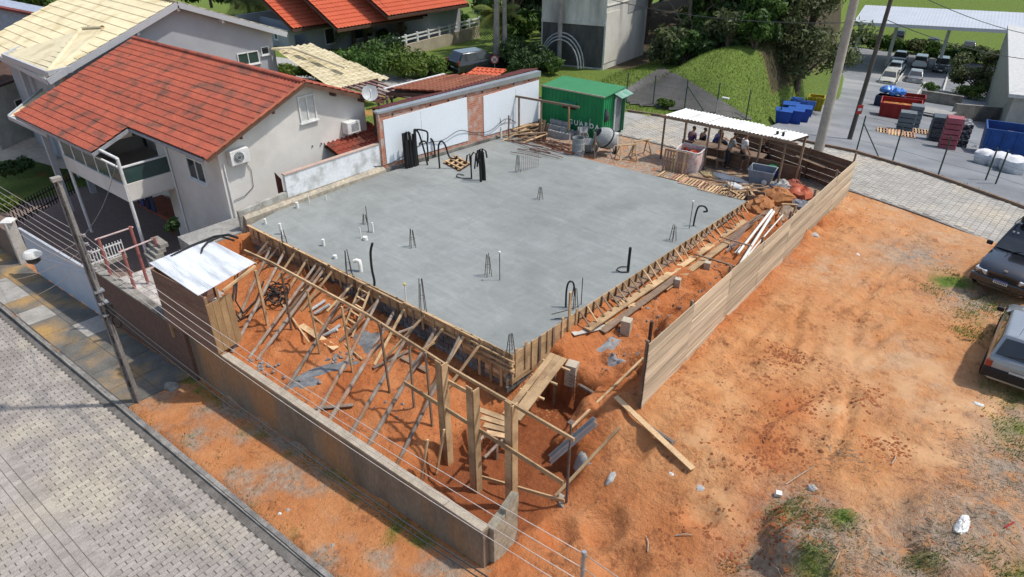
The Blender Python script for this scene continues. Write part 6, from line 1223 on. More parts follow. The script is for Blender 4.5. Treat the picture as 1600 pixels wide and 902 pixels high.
for k in range(4): 
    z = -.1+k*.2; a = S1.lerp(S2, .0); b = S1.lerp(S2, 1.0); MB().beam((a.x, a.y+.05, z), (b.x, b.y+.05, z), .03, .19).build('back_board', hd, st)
q = S1.lerp(S2, .45)+CDp*.25
tb = thing('work_table', 'rough board table under the shelter roof', 'table', Vector((q.x, q.y, -.2)))
MB().box((q.x-.3, q.y, .56), (3.4, .75, .05), Matrix.Rotation(.1, 3, 'Z')).build('top', wood_o, tb)
for s in (-1.7, 0, 1.2):
    for r in (-.3, .3): MB().box((q.x-.3+s, q.y+r, .17), (.07, .07, .74)).build('leg', wood_o, tb)
bn = thing('bench', 'low plank bench in front of the shelter table', 'bench', Vector((q.x-.8, q.y-.8, -.2))); MB().box((q.x-1.2, q.y-.75, .22), (2.2, .3, .045), Matrix.Rotation(.1, 3, 'Z')).build('seat', wood_o, bn)
for s in (-2.1, -.4): MB().box((q.x+s, q.y-.72+.08*s*.0, -.0), (.06, .26, .42)).build('leg', wood_o, bn)
# ------------------------------------------------------------------ people
skin_m = M('skin', (.30, .16, .10), (.25, .13, .08), 4, .6, fine=.03); hair_m = M('hair_dark', (.012, .01, .009), None, 9, .7)
def skinmesh(name, verts, edges, rad, mat, parent, root=0, sub=1):
    me_ = bpy.data.meshes.new(name); me_.from_pydata([tuple(v) for v in verts], edges, []); me_.materials.append(mat)
    o = bpy.data.objects.new(name, me_); COL.objects.link(o); o.parent = parent
    m = o.modifiers.new('skin', 'SKIN'); m.use_smooth_shade = True
    for i, r in enumerate(rad):
        s = me_.skin_vertices[0].data[i]; s.radius = r if isinstance(r, tuple) else (r, r); s.use_root = (i == root)
    sb = o.modifiers.new('sub', 'SUBSURF'); sb.levels = sub; sb.render_levels = sub
    return o
def person(label, loc, rz, shirt, trousers, pose='stand', lean=0., long_legs=True, scale=1., cap=None):
    t = thing('person', label, 'person', loc, 'workers under the shelter', rz); t.scale = (scale,)*3
    sit = pose == 'sit'; hz = .50 if sit else .93
    def tp(x, y, z): # lean the upper body about the hips
        c, s = math.cos(lean), math.sin(lean); dz = z-.93; return Vector((x, y*c-dz*s if True else y, hz+y*s+dz*c))
    # +Y is behind, -Y the way the person faces
    V = [tp(0, 0, .93), tp(0, .0, 1.1), tp(0, 0, 1.3), tp(0, .0, 1.46), tp(0, -.01, 1.54), tp(0, -.03, 1.63), tp(0, -.02, 1.72)]
    Rr = [(.15, .115), (.135, .1), (.165, .11), (.075, .075), (.055, .055), (.078, .09), (.05, .06)]; E = [(0, 1), (1, 2), (2, 3), (3, 4), (4, 5), (5, 6)]
    arms = {}
    for s in (-1, 1):
        sh = tp(s*.185, 0, 1.4); el = tp(s*.25, -.04, 1.13); 
        wr = tp(s*.24, -.2, .9) if not sit else tp(s*.16, -.36, 1.12); hd_ = wr+(wr-el).normalized()*.08
        if pose == 'reach': el = tp(s*.24, -.16, 1.18); wr = tp(s*.17, -.42, 1.12); hd_ = wr+(wr-el).normalized()*.08
        b = len(V); V += [sh, el, wr, hd_]; Rr += [(.058, .058), (.042, .042), (.03, .03), (.035, .02)]; E += [(2, b), (b, b+1), (b+1, b+2), (b+2, b+3)]; arms[s] = (sh, el, wr)
        d = (hd_-wr).normalized(); sd_ = Vector((0, 1, 0)) if abs(d.y) < .8 else Vector((0, 0, 1)); sd_ = (sd_-d*sd_.dot(d)).normalized()
        for k, (o_, l) in enumerate(((-.028, .065), (-.009, .08), (.01, .075), (.028, .055))):
            b2 = len(V); V += [hd_+sd_*o_+d*.02, hd_+sd_*o_+d*l*.6, hd_+sd_*o_*.9+d*l-Vector((0, .012, .012))]; Rr += [.01, .009, .008]; E += [(b+3, b2), (b2, b2+1), (b2+1, b2+2)]
        b2 = len(V); V += [wr+d*.03+sd_*.035, wr+d*.075+sd_*.06]; Rr += [.012, .009]; E += [(b+2, b2), (b2, b2+1)]
    legs = {}
    for s in (-1, 1):
        hp_ = Vector((s*.095, 0, hz-.04)); kn = Vector((s*.11, -.03, .5)) if not sit else Vector((s*.14, -.43, hz-.02)); an = Vector((s*.12, .02, .09)) if not sit else Vector((s*.14, -.42, .09)); toe = an+Vector((s*.02, -.17, -.05))
        b = len(V); V += [hp_, kn, an, toe]; Rr += [(.09, .095), (.058, .06), (.04, .045), (.04, .03)]; E += [(0, b), (b, b+1), (b+1, b+2), (b+2, b+3)]; legs[s] = (hp_, kn, an, toe)
    skinmesh('body', V, E, Rr, skin_m, t)
    # clothing
    cv = [V[0]+Vector((0, 0, .0)), V[1], V[2], tp(0, 0, 1.45)]; cr = [(.17, .135), (.155, .12), (.185, .13), (.09, .09)]; ce = [(0, 1), (1, 2), (2, 3)]
    for s in (-1, 1): sh, el, wr = arms[s]; b = len(cv); cv += [sh, sh.lerp(el, .75)]; cr += [.075, .062]; ce += [(2, b), (b, b+1)]
    skinmesh('shirt', cv, ce, cr, shirt, t)
    pv_ = [Vector((0, 0, hz+.04)), Vector((0, .0, hz-.06))]; pr_ = [(.165, .13), (.15, .125)]; pe = [(0, 1)]
    for s in (-1, 1):
        hp_, kn, an, toe = legs[s]; b = len(pv_); pv_ += [hp_.lerp(kn, .25), kn] + ([an.lerp(kn, .08)] if long_legs else []); pr_ += [(.11, .11), (.08, .082)] + ([(.065, .065)] if long_legs else []); pe += [(1, b), (b, b+1)] + ([(b+1, b+2)] if long_legs else [])
    skinmesh('trousers' if long_legs else 'shorts', pv_, pe, pr_, trousers, t)
    for s in (-1, 1): an, toe = legs[s][2], legs[s][3]; skinmesh('shoe', [an+Vector((0, .03, -.04)), an+Vector((0, -.06, -.05)), toe+Vector((0, -.03, -.005))], [(0, 1), (1, 2)], [(.05, .05), (.05, .04), (.04, .03)], M('shoe_white', (.6, .6, .58)) if not long_legs else M('shoe_dark', (.05, .04, .035)), t)
    hc = tp(0, .005, 1.67); q = MB(); rr = lean
    for i in range(5):
        ph = i/4*1.75
        for k in range(10): a = 2*math.pi*k/10; q.v.append(tuple(Vector((math.sin(ph)*math.cos(a)*.088, math.sin(ph)*math.sin(a)*.1+.012, math.cos(ph)*.088))+hc))
    q.f = [(i*10+k, (i+1)*10+k, (i+1)*10+(k+1) % 10, i*10+(k+1) % 10) for i in range(4) for k in range(10)]; q.m = [0]*len(q.f); q.build('hair' if not cap else 'cap', cap or hair_m, t, smooth='all', local=True)
    fc = tp(0, -.1, 1.625); fm_ = MB(); 
    fm_.box(fc+Vector((0, -.012, -.01)), (.022, .03, .045)); fm_.build('nose', skin_m, t, local=True); MB().box(fc+Vector((0, .008, -.055)), (.05, .012, .012)).build('mouth', M('lip', (.22, .08, .06)), t, local=True)
    for s in (-1, 1): MB().box(fc+Vector((s*.033, .006, .018)), (.024, .012, .012)).build('eye', M('eye_dark', (.03, .025, .02)), t, local=True); MB().box(tp(s*.086, -.01, 1.63), (.016, .035, .055)).build('ear', skin_m, t, local=True)
    return t
def shirtm(n, c): return M(n, c, tuple(x*.85 for x in c), 6, .9, .004, 15.)
jean = shirtm('trouser_dark', (.03, .032, .04)); grd = lambda x, y: PZ(x, y, -.2)
person('standing person in white T-shirt, black shorts and white shoes under the shelter', grd(1156, 265), 2.45, shirtm('shirt_white', (.72, .71, .74)), jean, 'stand', .05, False)
person('standing person in grey T-shirt bending slightly towards the table', grd(1134, 263), 2.3, shirtm('shirt_grey', (.30, .32, .33)), jean, 'reach', .28)
for i, (x, y, c, lab, dz) in enumerate(((1112, 241, (.03, .05, .20), 'seated person in royal blue shirt leaning over the shelter table', .25), (1092, 240, (.02, .02, .025), 'seated person in black shirt beside the blue-shirted one', 0), (1076, 238, (.10, .05, .12), 'seated person in plum shirt at the end of the shelter bench', 0), (1183, 255, (.015, .014, .015), 'seated person in black clothes at the far end of the table', 0), (1119, 236, (.12, .05, .04), 'seated person in maroon shirt behind the blue-shirted one', 0))):
    p = grd(x, y)+Vector((0, 0, 0)); t = person(lab, p, 2.6+random.uniform(-.5, .5), shirtm('shirt%d' % i, c), jean, 'sit', .45 if i == 0 else .25)
    solo('stool', MB().box((p.x, p.y, .0), (.4, .34, .5)), wood_o, 'rough box seat under the '+lab.split(' leaning')[0].split(' beside')[0].split(' at')[0].split(' behind')[0].replace('seated ', ''), 'stool')
# ------------------------------------------------------------------ pallets, bags, clutter before the shelter
def pallet(name, label, g, rz, tilt=0., w=1.1, d=1.0, group=None, rx=0.):
    t = thing(name, label, 'pallet', g, group, rz); t.rotation_euler = (rx, tilt, rz)
    for k in range(9): MB().box((-w/2+.05+k*(w-.1)/8, 0, .125), (.085, d, .022)).build('slat', wood_n if random.random() < .6 else M('pallet_pink', (.45, .25, .17), None, 3, .85, rnd=.2), t, local=True)
    for y in (-d/2+.05, 0, d/2-.05): MB().box((0, y, .06), (w, .08, .1)).build('bearer', wood_o, t, local=True)
    return t
for i, (x, y) in enumerate(((1052, 281), (1085, 292), (1116, 302), (1143, 308))): pallet('timber_pallet', ('flat pallet lying nearest the orange bulk bag', 'flat pallet lying second from the bulk bag', 'flat pallet lying under loose offcuts', 'flat pallet lying at the slab corner formwork')[i], PZ(x, y-2, -.1), .12+random.uniform(-.05, .05), 0, 1.25, .85, 'pallets along the rear slab edge')
pallet('upright_pallet', 'pallet stood on edge in front of the orange bulk bag', PZ(1056, 273, -.2)+Vector((0, -.1, .62)), .1, 0, 1.2, 1.1, None, 1.45)
g = PZ(1075, 268, -.2); t = thing('bulk_bag', 'open white bulk bag heaped with orange bricks', 'bag', g, None, .15)
bag_m = M('bag_pinkwhite', (.62, .40, .34), (.68, .62, .58), 2., .8, .006, 12.); q = MB()
nr = 7; ring = []
for j in range(nr):
    z = j*1.12/(nr-1); b = .52+.05*math.sin(j/(nr-1)*math.pi)
    for k in range(16): a = 2*math.pi*k/16; sq = 1/max(abs(math.cos(a)), abs(math.sin(a)))**.75; q.v.append((b*sq*math.cos(a)+random.gauss(0, .012), b*sq*math.sin(a)+random.gauss(0, .012), z+(.03*math.sin(3*a) if j == nr-1 else 0)))
q.f = [(j*16+k, j*16+(k+1) % 16, (j+1)*16+(k+1) % 16, (j+1)*16+k) for j in range(nr-1) for k in range(16)]; q.m = [0]*len(q.f); q.build('bag_wall', bag_m, t, smooth='all', local=True)
MB().tube([(.57/max(abs(math.cos(a)), abs(math.sin(a)))**.75*math.cos(a), .57/max(abs(math.cos(a)), abs(math.sin(a)))**.75*math.sin(a), 1.12+.03*math.sin(3*a)) for a in np.arange(0, 6.6, .39)], .025, 5, False).build('rim', M('rim_white', (.74, .72, .7)), t, local=True)
MB().box((0, 0, .45), (.98, .98, .8)).build('fill', M('brick_fill', (.50, .09, .045)), t, local=True)
obr = M('orange_brick', (.55, .11, .05), (.48, .09, .04), 6, .8, rnd=.15)
for k in range(22): o = MB().box((0, 0, 0), (.24, .12, .12)).build('brick', obr, t, local=True); o.location = (random.uniform(-.38, .38), random.uniform(-.38, .38), .86+random.uniform(0, .1)); o.rotation_euler = (random.uniform(-.3, .3), random.uniform(-.3, .3), random.uniform(0, 3))
solo('long_pole', MB().tube([PZ(1075, 275, .05), PZ(1140, 287, .08), PZ(1215, 299, .05)], .05, 8), wood_o, 'long round pole lying behind the row of pallets', 'pole', smooth=True)
def crumple(name, label, x, y, rx, ry, h, mat, cat, seed, dz=0.):
    c = PG(x, y); n = 14; m = 7; rn = random.Random(seed); q = MB()
    ofs = [[rn.uniform(.75, 1.2) for _ in range(n)] for _ in range(m)]
    for j in range(m):
        f = j/(m-1)
        for k in range(n):
            a = 2*math.pi*k/n; r = math.cos(f*1.45)*ofs[j][k]; u, v = c.x+rx*r*math.cos(a), c.y+ry*r*math.sin(a); q.v.append((u, v, gz(u, v)*(1-f)+c.z*f+dz-.02+h*math.sin(f*1.5)*rn.uniform(.7, 1.15)))
    q.f = [(j*n+k, j*n+(k+1) % n, (j+1)*n+(k+1) % n, (j+1)*n+k) for j in range(m-1) for k in range(n)]+[tuple((m-1)*n+k for k in range(n))]; q.m = [0]*len(q.f); return solo(name, q, mat, label, cat, smooth=True)
plw = M('plastic_white', (.62, .62, .6), (.5, .5, .48), 4, .4); org = M('orange_plastic', (.55, .15, .08), (.42, .11, .06), 3, .5); gtr = M('grey_tarp', (.24, .25, .28), (.16, .17, .2), 3, .6); cem = M('cement_bag', (.42, .42, .40), (.3, .3, .29), 4, .85)
crumple('plastic_sheet', 'crumpled white plastic sheet behind the pallets', 1140, 280, 1.1, .3, .15, plw, 'sheet', 1); crumple('sand_heap', 'small heap of yellow sand beside the bulk bag', 1105, 274, .35, .25, .25, M('sand', (.5, .38, .2)), 'sand', 2); crumple('plastic_scrap', 'white plastic scraps strewn over the pallets', 1148, 294, .5, .2, .12, plw, 'scrap', 3, .1)
crumple('orange_sack', 'orange plastic sacks heaped against the rear hoarding corner', 1250, 305, .6, .5, .45, org, 'sack', 4); crumple('orange_sack', 'red-orange sack lying behind the orange heap', 1240, 294, .45, .3, .4, M('orange_dark', (.38, .12, .08)), 'sack', 5); crumple('dark_tarp', 'dark grey tarpaulin bunched beside the orange sacks', 1252, 322, .5, .35, .25, gtr, 'tarp', 6); crumple('dust_heap', 'grey dusty heap before the rear hoarding', 1220, 293, .5, .4, .35, cem, 'heap', 7); crumple('soil_heap', 'heap of dug orange soil behind the formwork corner', 1215, 312, .8, .6, .5, M('heap_soil', (.40, .18, .07), (.3, .12, .05), 6, .95, .03, 10.), 'soil', 8); crumple('soil_heap', 'lumpy soil bank beside the trench pipes', 1190, 325, .6, .8, .45, M('heap_soil', (.40, .18, .07)), 'soil', 9)
g = PZ(1188, 284, -.2); t = thing('sorting_bin', 'grey mesh crate with green and blue bits beside the shelter post', 'bin', g, None, .2); q = MB(); w0_, w1_ = .42, .55
q.add([(-w0_, -.35, 0), (w0_, -.35, 0), (w0_, .35, 0), (-w0_, .35, 0), (-w1_, -.45, .62), (w1_, -.45, .62), (w1_, .45, .62), (-w1_, .45, .62)], [(3, 2, 1, 0), (0, 1, 5, 4), (1, 2, 6, 5), (2, 3, 7, 6), (3, 0, 4, 7)]); q.build('tub', M('tub_grey', (.28, .3, .34)), t, local=True)
MB().tube([(-w1_, -.45, .62), (w1_, -.45, .62), (w1_, .45, .62), (-w1_, .45, .62), (-w1_, -.45, .62)], .03, 5, False).build('rim', M('tub_rim', (.45, .47, .5)), t, local=True); MB().lathe([(.1, 0), (.12, .02), (.02, .03)], (.25, -.48, .18), 14, (0, -1, 0)).build('white_disc', frm, t, local=True)
solo('green_tub', MB().lathe([(.2, 0), (.26, .3), (.24, .32), (.1, .36)], PZ(1208, 268, .1), 14), M('tub_green', (.02, .2, .07)), 'green plastic tub standing behind the grey crate', 'tub', smooth=True); solo('blue_tub', MB().lathe([(.2, 0), (.25, .28), (.22, .3)], PZ(1212, 275, -.1), 14), M('tub_blue', (.02, .05, .22)), 'blue plastic tub below the green one', 'tub', smooth=True)
g = PZ(1181, 312, -.05); t = thing('open_crate', 'shallow wooden box at the slab corner', 'crate', g, None, .5)
for dx, dy, sx, sy in ((0, -.25, .7, .03), (0, .25, .7, .03), (-.34, 0, .03, .47), (.34, 0, .03, .47)): MB().box((dx, dy, .12), (sx, sy, .28)).build('side', wood_o, t, local=True)
MB().box((0, 0, .0), (.65, .46, .03)).build('floor', wood_n, t, local=True)
for k in range(16): a = PG(1110+random.uniform(0, 90), 290+random.uniform(-6, 12), .1+random.uniform(0, .12)); d = Vector((random.gauss(0, 1), random.gauss(0, 1), .05)).normalized()*random.uniform(.2, .7); solo('offcut', MB().beam(a-d, a+d, random.uniform(.05, .13), .03), random.choice((wood_n, wood_o)), 'timber offcut strewn between the pallets and the rear hoarding', 'offcut', 'offcuts behind the slab')
for i, (x, y) in enumerate(((1138, 300), (1141, 304))): pass
for k in range(3): g = PZ(1133+k*5, 306-k*1, 0); solo('rust_bar', MB().tube([g, g+Vector((0, 0, .75))], .012, 5), rst, 'thin rusty starter bar at the rear right slab corner', 'rebar', 'starter bars at rear corner')
g = PG(1228, 345); t = sawhorse('pale timber trestle beside the white pipes in the trench', g, .6, .6, .7); t['group'] = 'trestles by the mixer'
g = PZ(1250, 270, -.2); stick('leaning_board', 'thin board shelf fixed to the rear hoarding', Vector((.0, 19.05, .75)), Vector((1.5, 18.65, .7)), .3, .03, wood_o, 'board')
# ================================================================== REAR ROAD
rr = MB(); us = np.arange(-60, 31, 1.)
for a, b in zip(us[:-1], us[1:]): rr.quad((a, vnear(a), -.222), (b, vnear(b), -.222), (b, vfar(b), -.222), (a, vfar(a), -.222))
road = struct(rr.build('rear_road', M('road_joint', (.18, .17, .15), (.23, .215, .19), 4, .95)))
rp = M('road_paver', (.40, .375, .335), (.31, .29, .26), 1., .9, .004, 25., world=True, c3=(.46, .40, .31), s3=.35, fine=.1, island=.1)
rq = MB()
for i in range(int(27/.25)):
    for j in range(46):
        u = -10.5+i*.25+(.0); v = 14.6+j*.24+(.12 if i % 2 else 0)+.0
        if not (vnear(u)+.15 < v < vfar(u)-.15): continue
        paver_at(rq, Vector((u, v, -.221)), .235, .225, Vector((1, 0, 0)), Vector((0, 1, 0)), .012+random.uniform(-.003, .004))
stuff(rq.build('paver_field', rp, road))
cr_ = MB()
for a, b in zip(us[:-1], us[1:]):
    if b <= -10: cr_.quad((a, vnear(a)+.1, -.205), (b, vnear(b)+.1, -.205), (b, vfar(b)-.1, -.205), (a, vfar(a)-.1, -.205))
cr_.build('concrete_surface', M('road_concrete', (.38, .37, .35), (.31, .30, .28), 1., .9, .004, 20., world=True), road)
kb = struct(MB().bx(-.1, .1, 40, 40.1, -30, -29.9).build('far_kerb', cement))
for fn, z in ((vfar, .0), (vnear, -.06)):
    for a in np.arange(-22, 15, 1.0):
        b = a+.98; s = .12 if fn is vfar else -.12
        MB().prism([(a, fn(a)), (b, fn(b)), (b, fn(b)+s), (a, fn(a)+s)] if s > 0 else [(a, fn(a)+s), (b, fn(b)+s), (b, fn(b)), (a, fn(a))], -.4, -.1+z).build('kerb_stone', kst if fn is vnear else M('kerb_brown', (.24, .16, .11), (.17, .12, .09), 4, .9, rnd=.15), kb)
yb = MB(); 
for i in range(20):
    for j in range(15):
        pass
# ------------------------------------------------------------------ industrial yard
ya = MB()
for i in range(46):
    for j in range(40):
        def yp(i, j):
            f = (j/40)**1.6; u0 = -5+i*.5; v = (vfar(u0)+1.0)*(1-f)+101*f; u = float(yleft(v))+.4+(18-float(yleft(v)))*i/46
            v = (float(vfar(u))+1.0)*(1-f)+101*f; return (u, v, float(yard_z(v))+.04)
        ya.quad(yp(i, j), yp(i+1, j), yp(i+1, j+1), yp(i, j+1))
yard = struct(ya.build('yard', M('yard_asphalt', (.21, .22, .235), (.15, .155, .165), .5, .85, .004, 20., world=True, c3=(.29, .29, .29), s3=.12, fine=.06)))
def PY(x, y, dz=0.):
    d = ray(x, y); t = 20.
    while t < 160:
        p = CAMP+d*t
        if p.z < float(yard_z(p.y))+.03+dz: return p
        t += .05
    return p
# painted bays
bm_ = MB()
for x0, y0, x1, y1 in ((1372, 130, 1388, 112), (1400, 130, 1416, 108), (1445, 110, 1450, 104), (1474, 142, 1482, 114), (1432, 150, 1446, 128)):
    a, b = PY(x0, y0), PY(x1, y1); d = (b-a).normalized(); s_ = Vector((-d.y, d.x, 0))*.09; up2 = Vector((0, 0, .012)); bm_.quad(a-s_+up2, a+s_+up2, b+s_+up2, b-s_+up2)
bm_.build('bay_marking', M('paint_white', (.55, .54, .5)), yard)
# ================================================================== VEHICLES
tyre = M('tyre', (.018, .018, .018), None, 9, .85); rim = M('alloy_rim', (.45, .46, .47), None, 4, .35, metal=.8, fine=.02); blk_tr = M('black_trim', (.02, .02, .022), None, 5, .55)
hl = M('headlamp', (.62, .65, .68), (.45, .48, .5), 9, .12, spec=.8, fine=0); tl = M('taillamp', (.30, .03, .015), (.22, .02, .01), 5, .2, spec=.6, fine=0); cglass = M('car_glass', (.018, .022, .026), (.03, .034, .038), 1.5, .06, spec=.7, fine=0)
platem = M('plate_white', (.7, .7, .68)); plateb = M('plate_blue', (.03, .06, .35))
def car(name, label, loc, rz, paint, sp, group=None, detail=True):
    L, W, Hh = sp['L'], sp['W'], sp['H']; w = W/2; bl = sp['belt']; hd_ = sp['hood']; zl = sp.get('low', .22)
    t = thing(name, label, 'car', loc, group, rz)
    xs = sp['st']            # stations: (x fraction from rear -.5..front .5, half width factor, top z)
    q = MB(); n = 9
    for fx, fw_2, zt2 in xs:
        x = fx*L; ww_ = w*fw_2
        pr_ = [(ww_*.86, zl), (ww_*.97, zl+.1), (ww_, (zl+zt2)*.5), (ww_*.975, zt2-.12), (ww_*.93, zt2-.03), (ww_*.82, zt2+.005), (ww_*.45, zt2+.03), (0, zt2+.038)]
        q.v += [(x, y, z) for y, z in pr_]+[(x, -y, z) for y, z in pr_[-2::-1]]
    m = 15
    q.f = [(i*m+k, i*m+k+1, (i+1)*m+k+1, (i+1)*m+k) for i in range(len(xs)-1) for k in range(m-1)]+[(i*m+m-1, i*m, (i+1)*m, (i+1)*m+m-1) for i in range(len(xs)-1)]+[tuple(range(m))[::-1], tuple((len(xs)-1)*m+k for k in range(m))]; q.m = [0]*len(q.f)
    q.f = [f[::-1] for f in q.f]
    b = q.build('body', paint, t, smooth=True, local=True)
    xa, xb, xc, xd = [f*L for f in sp['cab']]   # rear base, rear top, front top, front base
    wb, wt = w*.92, w*sp.get('tumble', .76); zb = bl-.04; zr = Hh
    cab = MB(); lo = [(xa, wb), (xd, wb), (xd, -wb), (xa, -wb)]; hi = [(xb, wt), (xc, wt), (xc, -wt), (xb, -wt)]
    vs2 = [(x, y, zb) for x, y in lo]+[(x, y, zr-.05) for x, y in hi]+[(x*.97+(xb+xc)*.015, y*.9, zr) for x, y in hi]
    cab.add(vs2, [(0, 1, 5, 4), (1, 2, 6, 5), (2, 3, 7, 6), (3, 0, 4, 7), (4, 5, 9, 8), (5, 6, 10, 9), (6, 7, 11, 10), (7, 4, 8, 11), (8, 9, 10, 11)]); cab.build('cabin', paint, t, smooth=True, local=True, bevel=.03)
    def pane(nm, c4, ins=.06, o=.012):
        c = sum((Vector(p) for p in c4), Vector())/4; N_ = (Vector(c4[1])-Vector(c4[0])).cross(Vector(c4[3])-Vector(c4[0])).normalized(); 
        if N_.dot(c-Vector((0, 0, .9))) < 0: N_ = -N_
        ps = []
        for p in c4: p = Vector(p); ps.append(p+(c-p).normalized()*ins+N_*o)
        a = MB(); a.add(ps, [(0, 1, 2, 3)]); return a.build(nm, cglass, t, local=True)
    pane('windscreen', [(xd, wb, zb+.04), (xd, -wb, zb+.04), (xc, -wt, zr-.05), (xc, wt, zr-.05)], .09)
    pane('rear_window', [(xa, -wb, zb+.04), (xa, wb, zb+.04), (xb, wt, zr-.05), (xb, -wt, zr-.05)], sp.get('rwi', .1))
    nd = sp.get('side', 2)
    for s in (1, -1):
        for k in range(nd):
            f0, f1 = k/nd, (k+1)/nd
            pane('side_window', [(xa+(xd-xa)*f0, s*wb, zb+.04), (xa+(xd-xa)*f1, s*wb, zb+.04), (xb+(xc-xb)*f1, s*wt, zr-.05), (xb+(xc-xb)*f0, s*wt, zr-.05)], .06)
    wr = sp.get('wr', .32); proto = None
    for fx in sp['axle']:
        for s in (1, -1):
            c = (fx*L, s*(w-.1), wr); MB().lathe([(wr+.06, -.06), (wr+.06, .06)], (fx*L, s*(w-.055), wr+.02), 20, (0, 1, 0)).build('wheel_arch', blk_tr, t, local=True, smooth=True)
            wh = MB(); wh.lathe([(wr*.62, -.1), (wr*.95, -.1), (wr, -.07), (wr, .07), (wr*.95, .1), (wr*.62, .1)], (fx*L, s*(w-.085), wr), 20, (0, 1, 0)); wh = wh.build('wheel', tyre, t, local=True, smooth=True)
            MB().lathe([(.05, .0), (wr*.6, -.012), (wr*.6, -.02), (.02, .01)], (fx*L, s*(w+.0), wr), 14, (0, s, 0)).build('rim', rim, wh, local=True)
    fx, rx = L/2, -L/2
    for s in (1, -1):
        MB().box((fx-.1, s*w*.68, hd_-.2), (.16, w*.42, .17), Euler((0, .35, s*.35)).to_matrix()).build('headlight', hl, t, local=True, bevel=.03)
        MB().box((rx+.04, s*w*.86, sp.get('tlz', bl-.2)), (.1, w*.2, sp.get('tlh', .3))).build('taillight', tl, t, local=True, bevel=.02)
        if detail: m2 = MB(); m2.box((xd*.86+xc*.14, s*(w+.09), zb+.12), (.1, .18, .14)); m2.build('mirror', blk_tr if sp.get('bm', 1) else paint, t, local=True, bevel=.03)
    MB().box((fx-.03, 0, zl+.2), (.16, W*.96, .26)).build('front_bumper', blk_tr if sp.get('bb') else paint, t, local=True, bevel=.04); MB().box((rx+.03, 0, zl+.2), (.16, W*.98, .28)).build('rear_bumper', blk_tr if sp.get('bb') else paint, t, local=True, bevel=.04)
    MB().box((fx-.02, 0, hd_-.26), (.07, W*.44, .16)).build('grille', blk_tr, t, local=True)
    for sx, px_, pz_ in ((1, fx+.045, sp.get('pf', .52)), (-1, rx-sp.get('pro', .055), sp.get('pr', .62))):
        pl_ = MB().box((px_, 0, pz_), (.012, .4, .13)).build('number_plate', platem, t, local=True)
        if sx > 0 and sp.get('merc'): MB().box((px_+.008, 0, pz_+.05), (.004, .4, .032)).build('plate_band', plateb, pl_, local=True)
        if detail:
            for k in range(7): MB().box((px_+sx*.008, -.15+k*.05, pz_-.012), (.003, .026, .06)).build('plate_mark', blk_tr, pl_, local=True)
    return t
ST_SUV = [(-.5, .86, 1.0), (-.48, .96, 1.08), (-.3, 1, 1.1), (0, 1, 1.1), (.2, 1, 1.1), (.27, .99, 1.08), (.42, .95, 1.0), (.48, .86, .93), (.5, .74, .84)]
suv = dict(L=4.75, W=1.82, H=1.8, belt=1.12, hood=.98, low=.34, st=ST_SUV, cab=(-.47, -.43, .06, .24), axle=(-.3, .31), wr=.38, side=3, merc=1, pf=.62)
cp_paint = M('black_paint', (.008, .009, .013), (.012, .013, .018), 2, .25, coat=1., spec=.5, fine=.02)
fwd = Vector((-.15, -.988, 0)); rzv = math.atan2(fwd.y, fwd.x)
c = Vector((9.32, 12.55, 0))-fwd*2.35; c.z = gz(9.3, 13.5)+.0
sv = car('black_suv', 'black four-wheel-drive car with roof box parked on the bare soil by the road', c, rzv, cp_paint, suv)
MB().box((-.5, 0, 2.0), (1.9, 1.15, .28)).build('roof_box', M('roof_box', (.03, .035, .05), None, 3, .35), sv, local=True, bevel=.1)
for s in (1, -1):
    MB().tube([(.5, s*.66, 1.83), (.4, s*.66, 1.88), (-1.6, s*.66, 1.88), (-1.7, s*.66, 1.83)], .018, 6).build('roof_rail', blk_tr, sv, local=True); MB().tube([(-.1, s*.6, 1.88), (-.1, s*.3, 1.92)], .02, 5).build('roof_bar', blk_tr, sv, local=True)
    MB().box((2.36, s*.62, .62), (.05, .2, .1)).build('fog_lamp', hl, sv, local=True)
MB().box((2.3, 0, .98), (.05, .09, .05)).build('emblem', rim, sv, local=True)
for s in (.25, -.3): MB().tube([(1.18, s, 1.16), (1.0, s+.3, 1.22)], .012, 4).build('wiper', blk_tr, sv, local=True)
for s in (.1, .22): MB().box((.62, -s-.35, 1.62), (.02, .06, .045)).build('sticker', platem, sv, local=True)
ST_H = [(-.5, .88, .84), (-.485, .97, .9), (-.3, 1, .9), (0, 1, .9), (.2, .99, .9), (.28, .98, .88), (.46, .93, .8), (.5, .84, .72)]
hat = dict(L=3.65, W=1.55, H=1.42, belt=.93, hood=.84, low=.26, st=ST_H, cab=(-.485, -.4, .04, .22), axle=(-.3, .31), wr=.28, side=2, bb=1, tlz=.66, tlh=.26, pr=.58, pf=.4, tumble=.8, rwi=.1, pro=.03)
silver = M('silver_paint', (.30, .315, .33), (.26, .275, .29), 2, .3, coat=.6, metal=.5, fine=.03)
fwd = Vector((-.05, 1, 0)).normalized(); c = Vector((10.68, 7.35, 0))+fwd*1.8; c.z = gz(10.5, 8.2)
hc_ = car('silver_hatchback', 'boxy silver hatchback with black bumper parked on the muddy field', c, math.atan2(fwd.y, fwd.x), silver, hat)
MB().tube([(-1.76, .45, .98), (-1.72, -.3, 1.1)], .012, 4).build('rear_wiper', blk_tr, hc_, local=True); MB().tube([(-1.3, .3, 1.44), (-1.45, .28, 1.75)], .006, 4).build('aerial', blk_tr, hc_, local=True)
ST_S = [(-.5, .86, .8), (-.47, .95, .92), (-.3, .99, .95), (0, 1, .92), (.2, .99, .92), (.28, .98, .9), (.46, .92, .78), (.5, .82, .68)]
sed = dict(L=4.4, W=1.74, H=1.44, belt=.95, hood=.86, low=.24, st=ST_S, cab=(-.36, -.22, .08, .27), axle=(-.29, .31), wr=.31, side=2, tlz=.75, tlh=.16)
